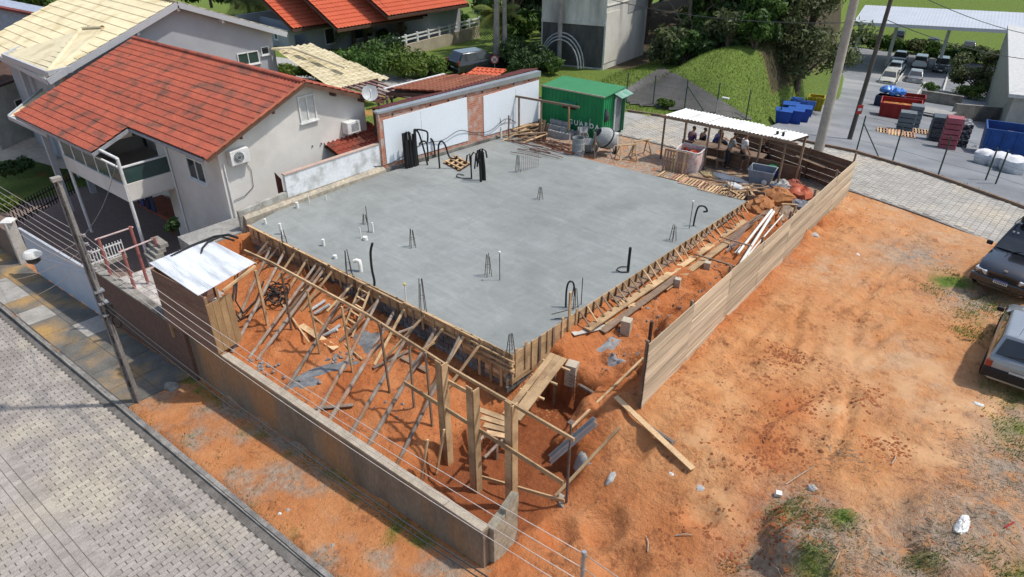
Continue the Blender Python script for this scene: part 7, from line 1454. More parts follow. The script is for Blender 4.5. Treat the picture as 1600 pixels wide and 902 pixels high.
hat2 = dict(hat, L=4.2, W=1.76, H=1.55, belt=1.0, st=[(a, b_2, c_+.1) for a, b_2, c_ in ST_H], hood=.95, bb=0, tlz=.95)
pw = M('white_paint', (.66, .67, .67), None, 2, .25, coat=.7, fine=.02); pb = M('beige_paint', (.46, .45, .38), None, 2, .3, coat=.6, fine=.02); pd = M('dark_grey_paint', (.05, .055, .065), None, 2, .25, coat=.8, fine=.02); pn = M('navy_paint', (.02, .03, .07), None, 2, .25, coat=.8, fine=.02)
yaw = math.atan2(-.985, .17)
for (x, y, pt, spx, lab, fl) in ((1387, 130, pb, sed, 'beige saloon at the front of the parked row next to the blue pile', 0), (1398, 113, pw, sed, 'white saloon parked behind the beige one', 1), (1404, 98, silver, sed, 'silver saloon at the back of the parked row', 0), (1428, 127, silver, sed, 'silver saloon with dark tail parked alone in the second bay', 1), (1437, 103, pw, hat2, 'white hatchback parked tail-on behind the silver saloon', 1), (1469, 110, pd, hat2, 'dark grey crossover parked facing the yard with glinting roof', 0), (1455, 75, pn, hat2, 'dark blue car parked under the long canopy', 1), (1403, 62, pn, hat2, 'navy car behind the canopy posts', 1), (1512, 80, pd, sed, 'dark car half hidden under the canopy by the leafy tree', 1)):
    p = PY(x, y); 
    t = car('parked_car', lab, p, yaw+(math.pi if fl else 0)+random.uniform(-.05, .05), pt, spx, 'cars in the industrial yard', False)
p = PZ(488, 80, -1.85); t = car('garage_pickup', 'white pickup parked tail-out in the open garage', p+Vector((-2.6, .4, 0)), math.pi, pw, dict(hat2, L=4.8, W=1.8, H=1.75, belt=1.1), None, False)
p = PZ(748, 112, -.12); car('black_roadside_car', 'black car parked on the verge beside the no-parking sign', p, 1.35, cp_paint, hat2, None, False)
# ================================================================== UTILITY POLES
pc = M('pole_concrete', (.33, .30, .27), (.22, .20, .18), 3, .9, .006, 20., fine=.1)
def upole(label, b, top, r0=.16, r1=.1, mat=pc, rect=False):
    t = thing('utility_pole', label, 'pole', b)
    b = Vector(b); top = Vector(top)
    if rect:
        d = (top-b); q = MB()
        for s in (-1, 1): q.add([b+RIGHT*(s*.07-.02)+FWH*.1, b+RIGHT*(s*.07+.02)+FWH*.1, b+RIGHT*(s*.07+.02)-FWH*.1, b+RIGHT*(s*.07-.02)-FWH*.1]+[top+RIGHT*(s*.05-.016)+FWH*.07, top+RIGHT*(s*.05+.016)+FWH*.07, top+RIGHT*(s*.05+.016)-FWH*.07, top+RIGHT*(s*.05-.016)-FWH*.07], [(3, 2, 1, 0), (4, 5, 6, 7), (0, 1, 5, 4), (1, 2, 6, 5), (2, 3, 7, 6), (3, 0, 4, 7)])
        q.build('flanges', mat, t); q = MB()
        for k in range(9): a = b+d*(k+.1)/9; e = b+d*(k+.8)/9; f = 1-.3*k/9; q.add([a+RIGHT*.05*f*sx+FWH*.045*f*sy for sx, sy in ((-1, -1), (1, -1), (1, 1), (-1, 1))]+[e+RIGHT*.05*f*sx+FWH*.045*f*sy for sx, sy in ((-1, -1), (1, -1), (1, 1), (-1, 1))], [(3, 2, 1, 0), (4, 5, 6, 7), (0, 1, 5, 4), (1, 2, 6, 5), (2, 3, 7, 6), (3, 0, 4, 7)])
        q.build('web', mat, t)
    else: MB().tube([b-Vector((0, 0, .2)), top], [r0, r1], 12).build('shaft', mat, t, smooth=True)
    return t
pbp = PG(215, 628); pbp.z -= .05; ptop = Vector((pbp.x, pbp.y, 4.65)); 
up1 = upole('grey concrete street pole with insulator rack standing by the kerb', pbp, ptop, rect=True, mat=M('pole_grey', (.24, .22, .20), (.15, .14, .13), 3, .9, .006, 20.))
MB().box(ptop+Vector((0, 0, .02)), (.18, .24, .1)).build('cap', pc, up1)
ins = M('insulator', (.36, .33, .31), None, 5, .3); irack = []
for k in range(5):
    z = 3.0-.27*k; p = Vector((pbp.x, pbp.y, z))+RIGHT*.2; MB().beam(p-RIGHT*.2, p+RIGHT*.02, .04, .03).build('rack_arm', steel, up1); MB().lathe([(.03, -.04), (.05, -.03), (.03, 0), (.05, .03), (.03, .04)], p, 8).build('insulator', ins, up1); irack.append(p)
for k in range(3): p = Vector((pbp.x, pbp.y, 1.2-.4*k)); MB().box(p+RIGHT*.05, (.2, .26, .05)).build('clamp', steel, up1)
MB().box(Vector((pbp.x, pbp.y, .55))+RIGHT*.2, (.14, .16, .4)).build('junction_box', blackp, up1); MB().tube([Vector((pbp.x, pbp.y, .1))+RIGHT*(.25+.12*math.cos(a))+Vector((0, 0, .2*math.sin(a))) for a in np.arange(0, 6.6, .4)], .02, 5, False).build('cable_loop', blackp, up1)
# street lamp on the pole
lm_ = PV(47, 397, pbp.y+.2); t = thing('street_lamp', 'dome street lamp on a curved arm fixed to the street pole', 'lamp', Vector((pbp.x, pbp.y, 1.6)))
lp = Vector((pbp.x, pbp.y, 1.7)); le = PP(50, 400, lp, FWH)
MB().tube([lp, lp.lerp(le, .5)+Vector((0, 0, .08)), le], .025, 6).build('arm', steel, t, smooth=True); MB().lathe([(.02, .16), (.16, .14), (.25, .05), (.26, 0), (.2, -.02)], le, 16).build('hood', M('lamp_hood', (.6, .6, .57)), t, smooth=True); MB().lathe([(.2, -.02), (.18, -.16), (.08, -.24)], le, 14).build('glass_bowl', M('lamp_bowl', (.05, .05, .05), None, 4, .15), t, smooth=True)
# second pole (out of frame foot) carrying the near wires
w2 = PV(913, 862, -6.3); up2_ = upole('slim grey pole carrying the thin wires past the wall end', Vector((w2.x, w2.y, gz(w2.x, w2.y)-.2)), Vector((w2.x, w2.y, w2.z)), .04, .03, steel)
wirem = M('wire_pale', (.52, .45, .40), None, 9, .5, fine=.0); wired = M('wire_dark', (.05, .05, .05), None, 9, .5, fine=0)
def wire(label, a, b, sag, r=.012, mat=None, group=None):
    a = Vector(a); b = Vector(b); q = MB(); q.tube([a.lerp(b, s)-Vector((0, 0, sag*4*s*(1-s))) for s in np.linspace(0, 1, 17)], r, 5); return solo('overhead_wire', q, mat or wirem, label, 'wire', group, smooth='all')
for k in range(4):
    e = Vector((w2.x, w2.y, w2.z-.05-.3*k)); MB().lathe([(.03, -.03), (.04, 0), (.03, .03)], e, 8).build('insulator', ins, up2_); wire(('topmost', 'second from top', 'third from top', 'lowest')[k]+' of four pale wires strung between the street pole and the slim pole', irack[k], e, .35, .007, wirem, 'street wires')
    wire(('topmost', 'second from top', 'third from top', 'lowest')[k]+' of four pale wires leaving the slim pole beyond the wall end', e, e+Vector((14, .9, -.1)), .2, .007, wirem, 'outgoing wires')
wire('thick dark telephone cable running along the street wall', Vector((pbp.x, pbp.y, .9)), Vector((w2.x, w2.y, w2.z-1.9)), .35, .015, wired); wire('second dark telephone cable just below the first', Vector((pbp.x, pbp.y, .7)), Vector((w2.x, w2.y, w2.z-2.05)), .4, .012, wired)
for k in range(5): wire(('topmost', 'second from top', 'middle', 'fourth from top', 'lowest')[k]+' of five pale wires running from the street pole over the blue gate', irack[k], Vector((-38, -8.6, 3.2-.27*k)), .45, .007, wirem, 'down-street wires')
for k, (x, y, z) in enumerate(((0, 415, 1.5), (0, 440, .5), (30, 470, 0), (10, 350, 2))): wire(('thin service wire from the pole towards the brown wall', 'thin service wire dropping below the street lamp', 'thin stay wire slanting from the pole to the pavement', 'thin service wire from the pole over the blue gate')[k], Vector((pbp.x, pbp.y, 2.8-.3*k)), PZ(x, y, z-3), .2, .009)
wire('service cable from the street pole to the red-roofed house', irack[0], H(4.7, 6.2, 1.7), .3, .012, wired)
# rear poles
q2 = PG(1277, 242); q2t = q2+Vector((0, 0, 9.5)); upole('pale square concrete pole standing at the rear kerb', q2, q2t, mat=M('pole_pale', (.42, .38, .33), (.32, .29, .25), 3, .9), r0=.24, r1=.17)
q3 = PG(1324, 228); q3.z = gz(q3.x, q3.y); q3t = PP(1392, 0, q3, FWH); q3t = q3+(q3t-q3)*1.1; up3 = upole('dark leaning timber pole with small red sign in the yard entrance', q3, q3t, .13, .1, M('pole_dark', (.11, .09, .08), (.07, .06, .05), 3, .9))
sg = q3.lerp(q3t, .25)-FWH*.16; MB().box(sg, (.03, .3, .5), Matrix((FWH, RIGHT, Vector((0, 0, 1)))).transposed()).build('sign_plate', M('sign_red', (.45, .05, .04)), up3); MB().box(sg-FWH*.02, (.008, .2, .14), Matrix((FWH, RIGHT, Vector((0, 0, 1)))).transposed()).build('sign_band', platem, up3)
q4 = PZ(573, 76, -1.6); upole('dark utility pole before the orange-roofed house', q4, q4+Vector((0, 0, 10)), .2, .15, M('pole_dark', (.11, .09, .08))); q5 = PG(873, 106); upole('grey round pole in front of the concrete tower', q5, q5+Vector((0, 0, 9)), .17, .13)
for k, (a, b, s, lab) in enumerate(((q2t, q5+Vector((0, 0, 6.5)), .8, 'dark wire crossing before the forest to the tower pole, upper'), (q2+Vector((0, 0, 6.2)), q5+Vector((0, 0, 5.4)), .7, 'dark wire crossing before the forest to the tower pole, lower'), (q3t, Vector((8, 60, 1)), 1., 'dark wire from the leaning pole over the parked cars'), (q3.lerp(q3t, .8), Vector((9, 45, 2)), .8, 'lower dark wire from the leaning pole to the yard building'), (q5+Vector((0, 0, 5.5)), q4+Vector((0, 0, 8)), .6, 'dark wire between the tower pole and the far pole'))): wire(lab, a, b, s, .02, wired)
# no-parking sign
g = PG(773, 112); t = thing('road_sign', 'round white no-parking sign with red ring on a post', 'sign', g); zc = PH(773, 93, g); MB().tube([g, (g.x, g.y, zc+.2)], .03, 6).build('post', steel, t); c = Vector((g.x, g.y, zc))-FWH*.05
MB().lathe([(.3, 0), (.3, .015)], c, 20, -FWH).build('disc', M('sign_red', (.45, .05, .04)), t); MB().lathe([(.22, .016), (.22, .022)], c, 20, -FWH).build('face', platem, t)
for a in (.785, -.785): MB().beam(c-FWH*.026+RIGHT*.2*math.cos(a)+Vector((0, 0, .2*math.sin(a))), c-FWH*.026-RIGHT*.2*math.cos(a)-Vector((0, 0, .2*math.sin(a))), .05, .006, FWH).build('bar', M('sign_red', (.45, .05, .04)), t)
# ================================================================== FENCES ALONG THE REAR ROAD
fg = M('fence_green', (.03, .06, .05), (.05, .07, .06), 4, .6)
def postfence(label, pts_, h=1.95, braces=()):
    P_ = [PG(x, y) for x, y in pts_]; t = thing('wire_fence', label, 'fence', P_[0])
    for i, p in enumerate(P_):
        MB().tube([p-Vector((0, 0, .2)), p+Vector((0, 0, h))], .035, 8).build('post', fg, t)
        if i in braces: MB().tube([p+Vector((0, 0, h*.8)), p+(P_[(i+1) % len(P_)]-p).normalized()*1.2], .03, 6).build('brace', fg, t)
    for z in (.1, .7, 1.3, 1.9):
        for a, b in zip(P_[:-1], P_[1:]): MB().tube([a+Vector((0, 0, z*h/1.95)), b+Vector((0, 0, z*h/1.95))], .006, 4).build('strand', fg, t)
    return t
postfence('green post-and-wire fence in front of the grassy embankment', [(978, 160), (1020, 165), (1069, 172), (1118, 178), (1165, 188), (1215, 200)], 1.75, (2,))
postfence('green post-and-wire fence along the industrial yard verge', [(1337, 240), (1394, 254), (1465, 276), (1535, 294), (1551, 299), (1640, 330)], 1.95, (0,))
# verge lamp / small garden light
g = PG(1117, 185); t = thing('yard_lamp', 'small floodlight on a short post at the foot of the embankment', 'lamp', g); MB().tube([g, g+Vector((0, 0, 1.0)), g+Vector((.25, .1, 1.15))], .03, 6).build('post', steel, t); MB().box(g+Vector((.4, .1, 1.2)), (.4, .15, .06)).build('head', platem, t)
# concrete retaining slope below the tower
rs = MB(); PX = [(962, 150), (1033, 106), (1080, 128), (1182, 190), (1075, 176), (985, 163)]
def inpoly(x, y):
    c_ = False; j = len(PX)-1
    for i in range(len(PX)):
        if (PX[i][1] > y) != (PX[j][1] > y) and x < (PX[j][0]-PX[i][0])*(y-PX[i][1])/(PX[j][1]-PX[i][1])+PX[i][0]: c_ = not c_
        j = i
    return c_
for xx in range(960, 1190, 5):
    for yy in range(104, 194, 3):
        if inpoly(xx+2.5, yy+1.5): rs.quad(*[PG(x, y)+Vector((0, -.05, .06)) for x, y in ((xx, yy), (xx, yy+3), (xx+5, yy+3), (xx+5, yy))])
solo('retaining_slope', rs, M('slope_concrete', (.105, .10, .094), (.07, .068, .064), .8, .9, 0., 10., world=True, fine=.03, c3=(.15, .145, .135), s3=.4), 'dark grey concrete lining on the embankment below the tower', 'slope', smooth='all')
# ================================================================== YARD CONTENTS
def skip(name, label, c, rz, L_, W_, H_, mat, cat='skip', fill=None, group=None, taper=.12):
    t = thing(name, label, cat, c, group, rz); q = MB(); a = L_/2; b = W_/2; i = .07
    o = [(-a+taper, -b, 0), (a-taper, -b, 0), (a-taper, b, 0), (-a+taper, b, 0), (-a, -b, H_), (a, -b, H_), (a, b, H_), (-a, b, H_), (-a+i, -b+i, H_), (a-i, -b+i, H_), (a-i, b-i, H_), (-a+i, b-i, H_), (-a+i+taper, -b+i, .1), (a-i-taper, -b+i, .1), (a-i-taper, b-i, .1), (-a+i+taper, b-i, .1)]
    q.add(o, [(3, 2, 1, 0), (0, 1, 5, 4), (1, 2, 6, 5), (2, 3, 7, 6), (3, 0, 4, 7), (4, 5, 9, 8), (5, 6, 10, 9), (6, 7, 11, 10), (7, 4, 8, 11), (9, 13, 12, 8), (10, 14, 13, 9), (11, 15, 14, 10), (8, 12, 15, 11), (12, 13, 14, 15)]); q.build('tub', mat, t, local=True)
    for k in range(5):
        x = -a*.8+k*a*.4
        for s in (-1, 1): MB().box((x, s*(b+.03), H_*.5), (.08, .06, H_*.9)).build('rib', mat, t, local=True)
    if fill is not None:
        rn = random.Random(len(label)); n = 9; qq = MB(); qq.sheet((-a*.86, -b*.86, H_*.72), (a*.86, -b*.86, H_*.72), (-a*.86, b*.86, H_*.72), (a*.86, b*.86, H_*.72), 14, 9, lambda s, t_: rn.uniform(0, .3)*H_*.5*math.sin(s*3.1)*math.sin(t_*3.1)); qq.build('load', fill, t, local=True)
    return t
skb = M('skip_blue', (.012, .07, .26), (.01, .05, .2), 2, .5); scrap = M('scrap_fill', (.20, .10, .06), (.10, .07, .06), 8, .9); skr = M('skip_red', (.30, .02, .02), (.22, .015, .015), 2, .5); bin_b = M('bin_blue', (.015, .06, .32), (.012, .05, .26), 2, .5); bing = M('bin_grey', (.16, .18, .19), (.11, .12, .13), 2, .6)
skip('blue_skip', 'large blue skip heaped with scrap at the edge of the yard', PY(1575, 246), .22, 3.1, 1.9, 1.7, skb, fill=scrap)
def bulkbag(label, c, s):
    rn = random.Random(len(label)); q = MB(); n = 14
    for j in range(7):
        f = j/6
        for k in range(n): a = 2*math.pi*k/n; r = s*.5*(1.0+.25*math.sin(f*2.6))*rn.uniform(.9, 1.1)*(1 if f < .9 else .6); q.v.append((c.x+r*math.cos(a), c.y+r*math.sin(a), c.z+f*s*.85*rn.uniform(.95, 1.05)))
    q.f = [(j*n+k, j*n+(k+1) % n, (j+1)*n+(k+1) % n, (j+1)*n+k) for j in range(6) for k in range(n)]+[tuple(6*n+k for k in range(n))]; q.m = [0]*len(q.f); solo('white_bulk_bag', q, M('bulk_white', (.66, .66, .66), (.55, .55, .56), 3, .7), label, 'bag', 'white bulk bags by the blue skip', smooth=True)
for i, (x, y, s) in enumerate(((1536, 256, .85), (1557, 261, .9), (1580, 270, 1.0))): bulkbag(('white bulk bag at the end of the blue skip away from the brick stack', 'white bulk bag between two others before the blue skip', 'plump white bulk bag farthest along the blue skip')[i], PY(x, y), s)
crumple('plastic_scrap', 'clear plastic wrap heap beside the white bulk bags', 1520, 240, .35, .4, .5, gtr, 'scrap', 21)
# wheelie bins: blue rank by the embankment
BINS = []
for i, (x, y, h_) in enumerate(((1222, 192, .95), (1240, 193, 1.05), (1232, 184, 1.1), (1252, 190, 1.1), (1238, 176, 1.1), (1258, 181, 1.05))):
    p = PY(x, y); t = thing('waste_bin', ('blue lidded waste bin at the open end of the rank', 'blue lidded waste bin second in the front rank', 'blue lidded waste bin in the middle rank', 'blue lidded waste bin nearest the pale pole', 'blue lidded waste bin tallest at the back', 'blue lidded waste bin beside the yellow cage')[i], 'bin', p, 'blue waste bins', .3)
    t.scale = (.72, .72, .8); q = MB(); q.add([(-.5, -.4, 0), (.5, -.4, 0), (.5, .4, 0), (-.5, .4, 0), (-.65, -.5, h_), (.65, -.5, h_), (.65, .5, h_), (-.65, .5, h_)], [(3, 2, 1, 0), (4, 5, 6, 7), (0, 1, 5, 4), (1, 2, 6, 5), (2, 3, 7, 6), (3, 0, 4, 7)]); q.build('tub', bin_b, t, local=True)
    MB().sheet((-.68, -.53, h_+.03), (.68, -.53, h_+.03), (-.68, .53, h_+.1), (.68, .53, h_+.1), 4, 4, lambda s, t_: .08*math.sin(t_*3.1), .04).build('lid', M('lid_blue', (.03, .11, .40), None, 2, .45), t, local=True)
    for sx in (-.4, .4): MB().lathe([(.08, -.03), (.08, .03)], (sx, -.35, .02), 8, (1, 0, 0)).build('wheel', blackp, t, local=True)
ylw = M('cage_yellow', (.42, .33, .02), (.33, .26, .02), 3, .6)
skip('yellow_skip', 'yellow open skip at the foot of the grassy embankment', PY(1220, 168), .3, 1.9, 1.3, 1.3, ylw); skip('yellow_cage', 'small yellow bin beside the blue rank', PY(1272, 172), .3, 1.1, .9, 1.0, ylw); skip('dark_skip', 'dark open skip behind the yellow bin', PY(1283, 150), .3, 1.6, 2.2, 1.3, bing, fill=scrap); solo('red_drum', MB().lathe([(.3, 0), (.32, .45), (.3, .9), (.1, .95)], PY(1252, 155), 14), skr, 'red drum standing behind the blue bins', 'drum', smooth=True)
# blue crates / red container / grey bins / pallets
bc = thing('blue_bag_pile', 'dark crate stack topped with bright blue plastic bags', 'pile', PY(1386, 168))
c = bc.location.copy()
for i in range(3):
    for j in range(2): MB().box(c+Vector((-.5+j*1.0, .2*i, .45+i*.0+.9*0)), (.95, .8, .85)).build('crate', M('crate_navy', (.02, .03, .07), (.03, .05, .12), 4, .6, rnd=.3), bc); 
for k in range(9): 
    q = MB(); o = c+Vector((random.uniform(-.7, .7), random.uniform(-.1, .7), .9+random.uniform(0, .3))); q.lathe([(.05, 0), (.32, .12), (.34, .3), (.2, .45), (.03, .5)], o, 9); q.v = [(x+random.gauss(0, .03), y+random.gauss(0, .03), z+random.gauss(0, .03)) for x, y, z in q.v]; q.build('bag', M('bag_blue', (.05, .17, .55), (.10, .28, .7), 5, .35, rnd=.2), bc, smooth=True)
skip('red_skip', 'red open container behind the grey bins', PY(1402, 184), .25, 2.7, 2.0, 1.2, skr, fill=M('red_load', (.30, .04, .03), (.4, .25, .03), 5, .7)); skip('red_skip', 'smaller red container beside the larger red one', PY(1424, 168), .25, 1.7, 1.3, 1.0, skr, fill=scrap)
def crate(name, label, c, rz, sx, sy, sz, mat, cat='crate', group=None):
    t = thing(name, label, cat, c, group, rz)
    for z in np.arange(0, sz-.02, .3): 
        MB().box((0, 0, z+.14), (sx, sy, .26)).build('tier', mat, t, local=True, bevel=.03)
    MB().box((0, 0, sz-.0), (sx*.96, sy*.96, .04)).build('lid', mat, t, local=True); return t
crate('grey_bin_stack', 'grey plastic bin tower in front of the red container', PY(1412, 204), .25, .95, .8, 1.2, bing); crate('grey_bin_stack', 'slimmer grey bin standing behind the tower', PY(1425, 198), .25, .8, .8, 1.3, bing)
crate('pink_bin_stack', 'tall faded crimson crate stack with a white strap', PY(1478, 232), .3, .85, .75, 1.8, M('crate_crimson', (.26, .05, .06), (.34, .10, .12), 2, .6)); p = PY(1478, 232)
crate('black_bag_stack', 'black rubbish stack beside the crimson crates', PY(1462, 220), .3, 1.0, 1.0, 1.5, M('bag_black', (.02, .022, .03))); crate('black_board_stack', 'black and white panels leaning by the crimson crates', PY(1500, 228), .3, .5, 1.3, 1.3, M('panel_bw', (.03, .03, .035), (.4, .4, .4), 6, .5, ramp=(.5, .62)))
for i, (x, y) in enumerate(((1390, 208), (1408, 212), (1435, 208))): pallet('yard_pallet', ('pallet lying flat at the near end of the yard row', 'pallet lying between two others in the yard', 'pallet stacked by the black rubbish in the yard')[i], PY(x, y), .3, 0, 1.5, 1.1, 'pallets in the yard')
yw = thing('yard_wall', 'low grey concrete planter wall beside the parked cars', 'wall', PY(1450, 165)); a, b = PY(1436, 158), PY(1500, 168); MB().beam(a+Vector((0, 0, .5)), b+Vector((0, 0, .5)), .25, 1.0).build('wall_body', cement, yw); c_, d_ = PY(1485, 186), PY(1560, 192); MB().beam(c_+Vector((0, 0, .6)), d_+Vector((0, 0, .6)), .25, 1.2).build('wall_body', cement, yw); MB().beam(PY(1434, 178)+Vector((0, 0, .4)), PY(1486, 188)+Vector((0, 0, .4)), 1.6, .1).build('slab_top', M('slab_pale', (.34, .33, .31)), yw)
# long canopy over the far bays
cn = thing('car_canopy', 'long pale grey metal canopy on posts across the far end of the yard', 'canopy', PY(1405, 80))
zc = -4.0; K = [PZ(1334, 34, zc), PZ(1352, 8, zc+.4), PZ(1640, 22, zc+.4), PZ(1640, 50, zc)]
MB().sheet(K[0], K[3], K[1], K[2], 220, 2, lambda s, t_: .012*math.cos(s*110*math.pi), .05).build('roof_sheet', M('canopy_sheet', (.47, .49, .52), (.42, .44, .47), .5, .5, metal=.3, fine=.03), cn, smooth=True); MB().beam(K[0]-Vector((0, 0, .2)), K[3]-Vector((0, 0, .2)), .2, .4).build('front_beam', fas, cn)
for x, y in ((1345, 60), (1405, 80), (1492, 92), (1585, 110)): 
    p = PY(x, y); f = (x-1334)/306; tp_ = K[0].lerp(K[3], f)+(K[1]-K[0])*.3; MB().beam(Vector((tp_.x, tp_.y, float(yard_z(tp_.y)))), tp_-Vector((0, 0, .2)), .35, .35, (1, 0, 0)).build('post', fas, cn)
rb = thing('yard_building', 'pale yard building corner with light roof behind the leafy tree', 'building', PY(1600, 160)); e0, e1, e2, e3 = PZ(1578, 42, -1.6), PZ(1700, 60, -1.6), PZ(1710, 160, -1.6), PZ(1586, 148, -1.6)
q = MB(); q.prism([(p.x, p.y) for p in (e3, e2, e1, e0)], -9., -1.75); q.build('wall', M('pale_wall', (.42, .41, .37)), rb); q = MB(); q.prism([(p.x, p.y) for p in (e3+Vector((-.3, -.5, 0)), e2+Vector((.3, -.5, 0)), e1+Vector((.3, .5, 0)), e0+Vector((-.3, .5, 0)))], -1.74, -1.5); q.build('roof', M('roof_pale', (.55, .55, .53)), rb)
t = thing('motorbike', 'red motorbike parked beside the leafy yard tree', 'motorbike', PY(1517, 128)); c = t.location
for s in (-.65, .65): MB().lathe([(.18, -.05), (.3, -.06), (.3, .06), (.18, .05)], c+Vector((s, 0, .3)), 14, (0, 1, 0)).build('wheel', tyre, t)
MB().tube([c+Vector((-.5, 0, .7)), c+Vector((0, 0, .75)), c+Vector((.35, 0, .95))], [.12, .2, .14], 8).build('tank', skr, t, smooth=True); MB().tube([c+Vector((.65, 0, .3)), c+Vector((.4, 0, 1.05)), c+Vector((.35, .3, 1.1))], .03, 5).build('fork', steel, t); MB().box(c+Vector((0, 0, .4)), (.5, .25, .35)).build('engine', blk_tr, t)
# ================================================================== VEGETATION
RNG = np.random.default_rng(5)
def leafmat(name, c1, c2, c3, sc=1.2, tr_=.3):
    if name in _mats: return _mats[name]
    m = bpy.data.materials.new(name); m.use_nodes = True; n = m.node_tree.nodes; L = m.node_tree.links; b = n['Principled BSDF']; out = n['Material Output']
    g = n.new('ShaderNodeNewGeometry'); t = n.new('ShaderNodeTexNoise'); t.inputs['Scale'].default_value = sc; t.inputs['Detail'].default_value = 8; t.inputs['Roughness'].default_value = .75; L.new(g.outputs['Position'], t.inputs['Vector'])
    r = n.new('ShaderNodeValToRGB'); e = r.color_ramp.elements; e.new(.5)
    for q, p, c in zip(e, (.34, .5, .66), (c1, c2, c3)): q.position = p; q.color = (*c, 1)
    L.new(t.outputs[0], r.inputs[0]); L.new(r.outputs[0], b.inputs['Base Color']); b.inputs['Roughness'].default_value = .55; b.inputs['Specular IOR Level'].default_value = .3
    tr = n.new('ShaderNodeBsdfTranslucent'); L.new(r.outputs[0], tr.inputs[0]); mx = n.new('ShaderNodeMixShader'); mx.inputs[0].default_value = tr_; L.new(b.outputs[0], mx.inputs[1]); L.new(tr.outputs[0], mx.inputs[2]); L.new(mx.outputs[0], out.inputs[0])
    _mats[name] = m; return m
lf_dark = leafmat('leaf_dark', (.02, .042, .012), (.042, .08, .022), (.08, .13, .035)); lf_mid = leafmat('leaf_mid', (.03, .07, .014), (.065, .13, .024), (.12, .2, .04)); lf_olive = leafmat('leaf_olive', (.045, .062, .024), (.09, .11, .042), (.16, .185, .075)); lf_lime = leafmat('leaf_lime', (.05, .09, .015), (.10, .16, .025), (.2, .24, .05)); lf_grass = leafmat('leaf_grass', (.08, .13, .022), (.14, .21, .04), (.23, .27, .07), 1.5, .5); lf_dry = leafmat('leaf_dry', (.26, .20, .14), (.38, .31, .22), (.52, .45, .33), 2., .45); lf_palm = leafmat('leaf_palm', (.06, .09, .015), (.13, .16, .025), (.25, .24, .05))
bark = M('bark', (.13, .10, .075), (.08, .062, .048), 4, .95, .01, 12.); bark_p = M('bark_pale', (.34, .30, .26), (.22, .195, .17), 3, .9, .01, 12.)
def quads_mesh(name, V, mat, parent, off):
    me_ = bpy.data.meshes.new(name); n = len(V)//4; V = V-np.array(off)
    me_.vertices.add(len(V)); me_.vertices.foreach_set('co', V.ravel()); me_.loops.add(len(V)); me_.loops.foreach_set('vertex_index', np.arange(len(V))); me_.polygons.add(n); me_.polygons.foreach_set('loop_start', np.arange(n)*4); me_.update(calc_edges=True)
    me_.materials.append(mat); o = bpy.data.objects.new(name, me_); COL.objects.link(o); o.parent = parent; return o
def leaves(cent, rad, n, size, droop=0., up=.25):
    """n leaf quads spread through ellipsoid clumps"""
    cent = np.asarray(cent, float); rad = np.asarray(rad, float); k = RNG.integers(0, len(cent), n)
    d = RNG.normal(size=(n, 3)); d /= np.linalg.norm(d, axis=1)[:, None]; r = RNG.random(n)**.45
    p = cent[k]+d*rad[k]*r[:, None]; p[:, 2] -= droop*RNG.random(n)
    nrm = d*.7+RNG.normal(size=(n, 3))*.6; nrm[:, 2] += up; nrm /= np.linalg.norm(nrm, axis=1)[:, None]
    a = np.cross(nrm, RNG.normal(size=(n, 3))); a /= np.linalg.norm(a, axis=1)[:, None]; b = np.cross(nrm, a)
    s = size*(.6+.8*RNG.random(n))[:, None]; V = np.empty((n, 4, 3)); V[:, 0] = p-a*s; V[:, 1] = p-b*s*.38; V[:, 2] = p+a*s-nrm*s*.25; V[:, 3] = p+b*s*.38
    return V.reshape(-1, 3)
def tree(name, label, base, H_, R_c, mat, n=2600, size=.22, trunk=.16, crown0=.35, bk=None, clumps=16, group=None, cat='tree', flat=1., lean=(0, 0), seed=1):
    rn = random.Random(seed); base = Vector(base); t = thing(name, label, cat, base, group); top = base+Vector((lean[0], lean[1], H_*.8)); q = MB()
    mid = base.lerp(top, .5)+Vector((rn.uniform(-.2, .2), rn.uniform(-.2, .2), 0)); q.tube([base-Vector((0, 0, .3)), base.lerp(mid, .5), mid, mid.lerp(top, .6), top], [trunk*1.25, trunk, trunk*.85, trunk*.55, trunk*.2], 8)
    C = []; Rr = []
    for k in range(clumps):
        f = crown0+(1-crown0)*rn.random(); a = rn.uniform(0, 6.28); env = math.sin(min(1, (f-crown0)/(1-crown0)*.85+.12)*math.pi)**.6; r = R_c*env*math.sqrt(rn.random())
        c = base+Vector((lean[0]*f+r*math.cos(a), lean[1]*f+r*math.sin(a), H_*f*flat)); C.append(c); s = R_c*rn.uniform(.22, .42); Rr.append((s, s, s*.7))
        if k % 2 == 0: s0 = base.lerp(top, max(.15, f-.3)); q.tube([s0, s0.lerp(c, .55)+Vector((0, 0, .12*R_c)), c], [trunk*.45, trunk*.28, trunk*.08], 5)
    q.build('trunk', bk or bark, t, smooth=True); quads_mesh('crown', leaves(C, Rr, n, size), mat, t, base); return t
def shrub(name, label, base, rx, ry, h, mat, n=1500, size=.14, group=None, clumps=12, cat='shrub', seed=1):
    rn = random.Random(seed); base = Vector(base); t = thing(name, label, cat, base, group); C = []; Rr = []; q = MB()
    for k in range(clumps):
        a = rn.uniform(0, 6.28); r = math.sqrt(rn.random()); c = base+Vector((rx*.75*r*math.cos(a), ry*.75*r*math.sin(a), h*(.3+.55*rn.random()*(1-.5*r)))); C.append(c); s = rn.uniform(.28, .45); Rr.append((rx*s, ry*s, h*s*.6)); q.tube([base-Vector((0, 0, .1)), base.lerp(c, .5)+Vector((0, 0, .05)), c], [.04, .025, .01], 5)
    q.build('stems', bark, t); quads_mesh('foliage', leaves(C, Rr, n, size), mat, t, base); return t
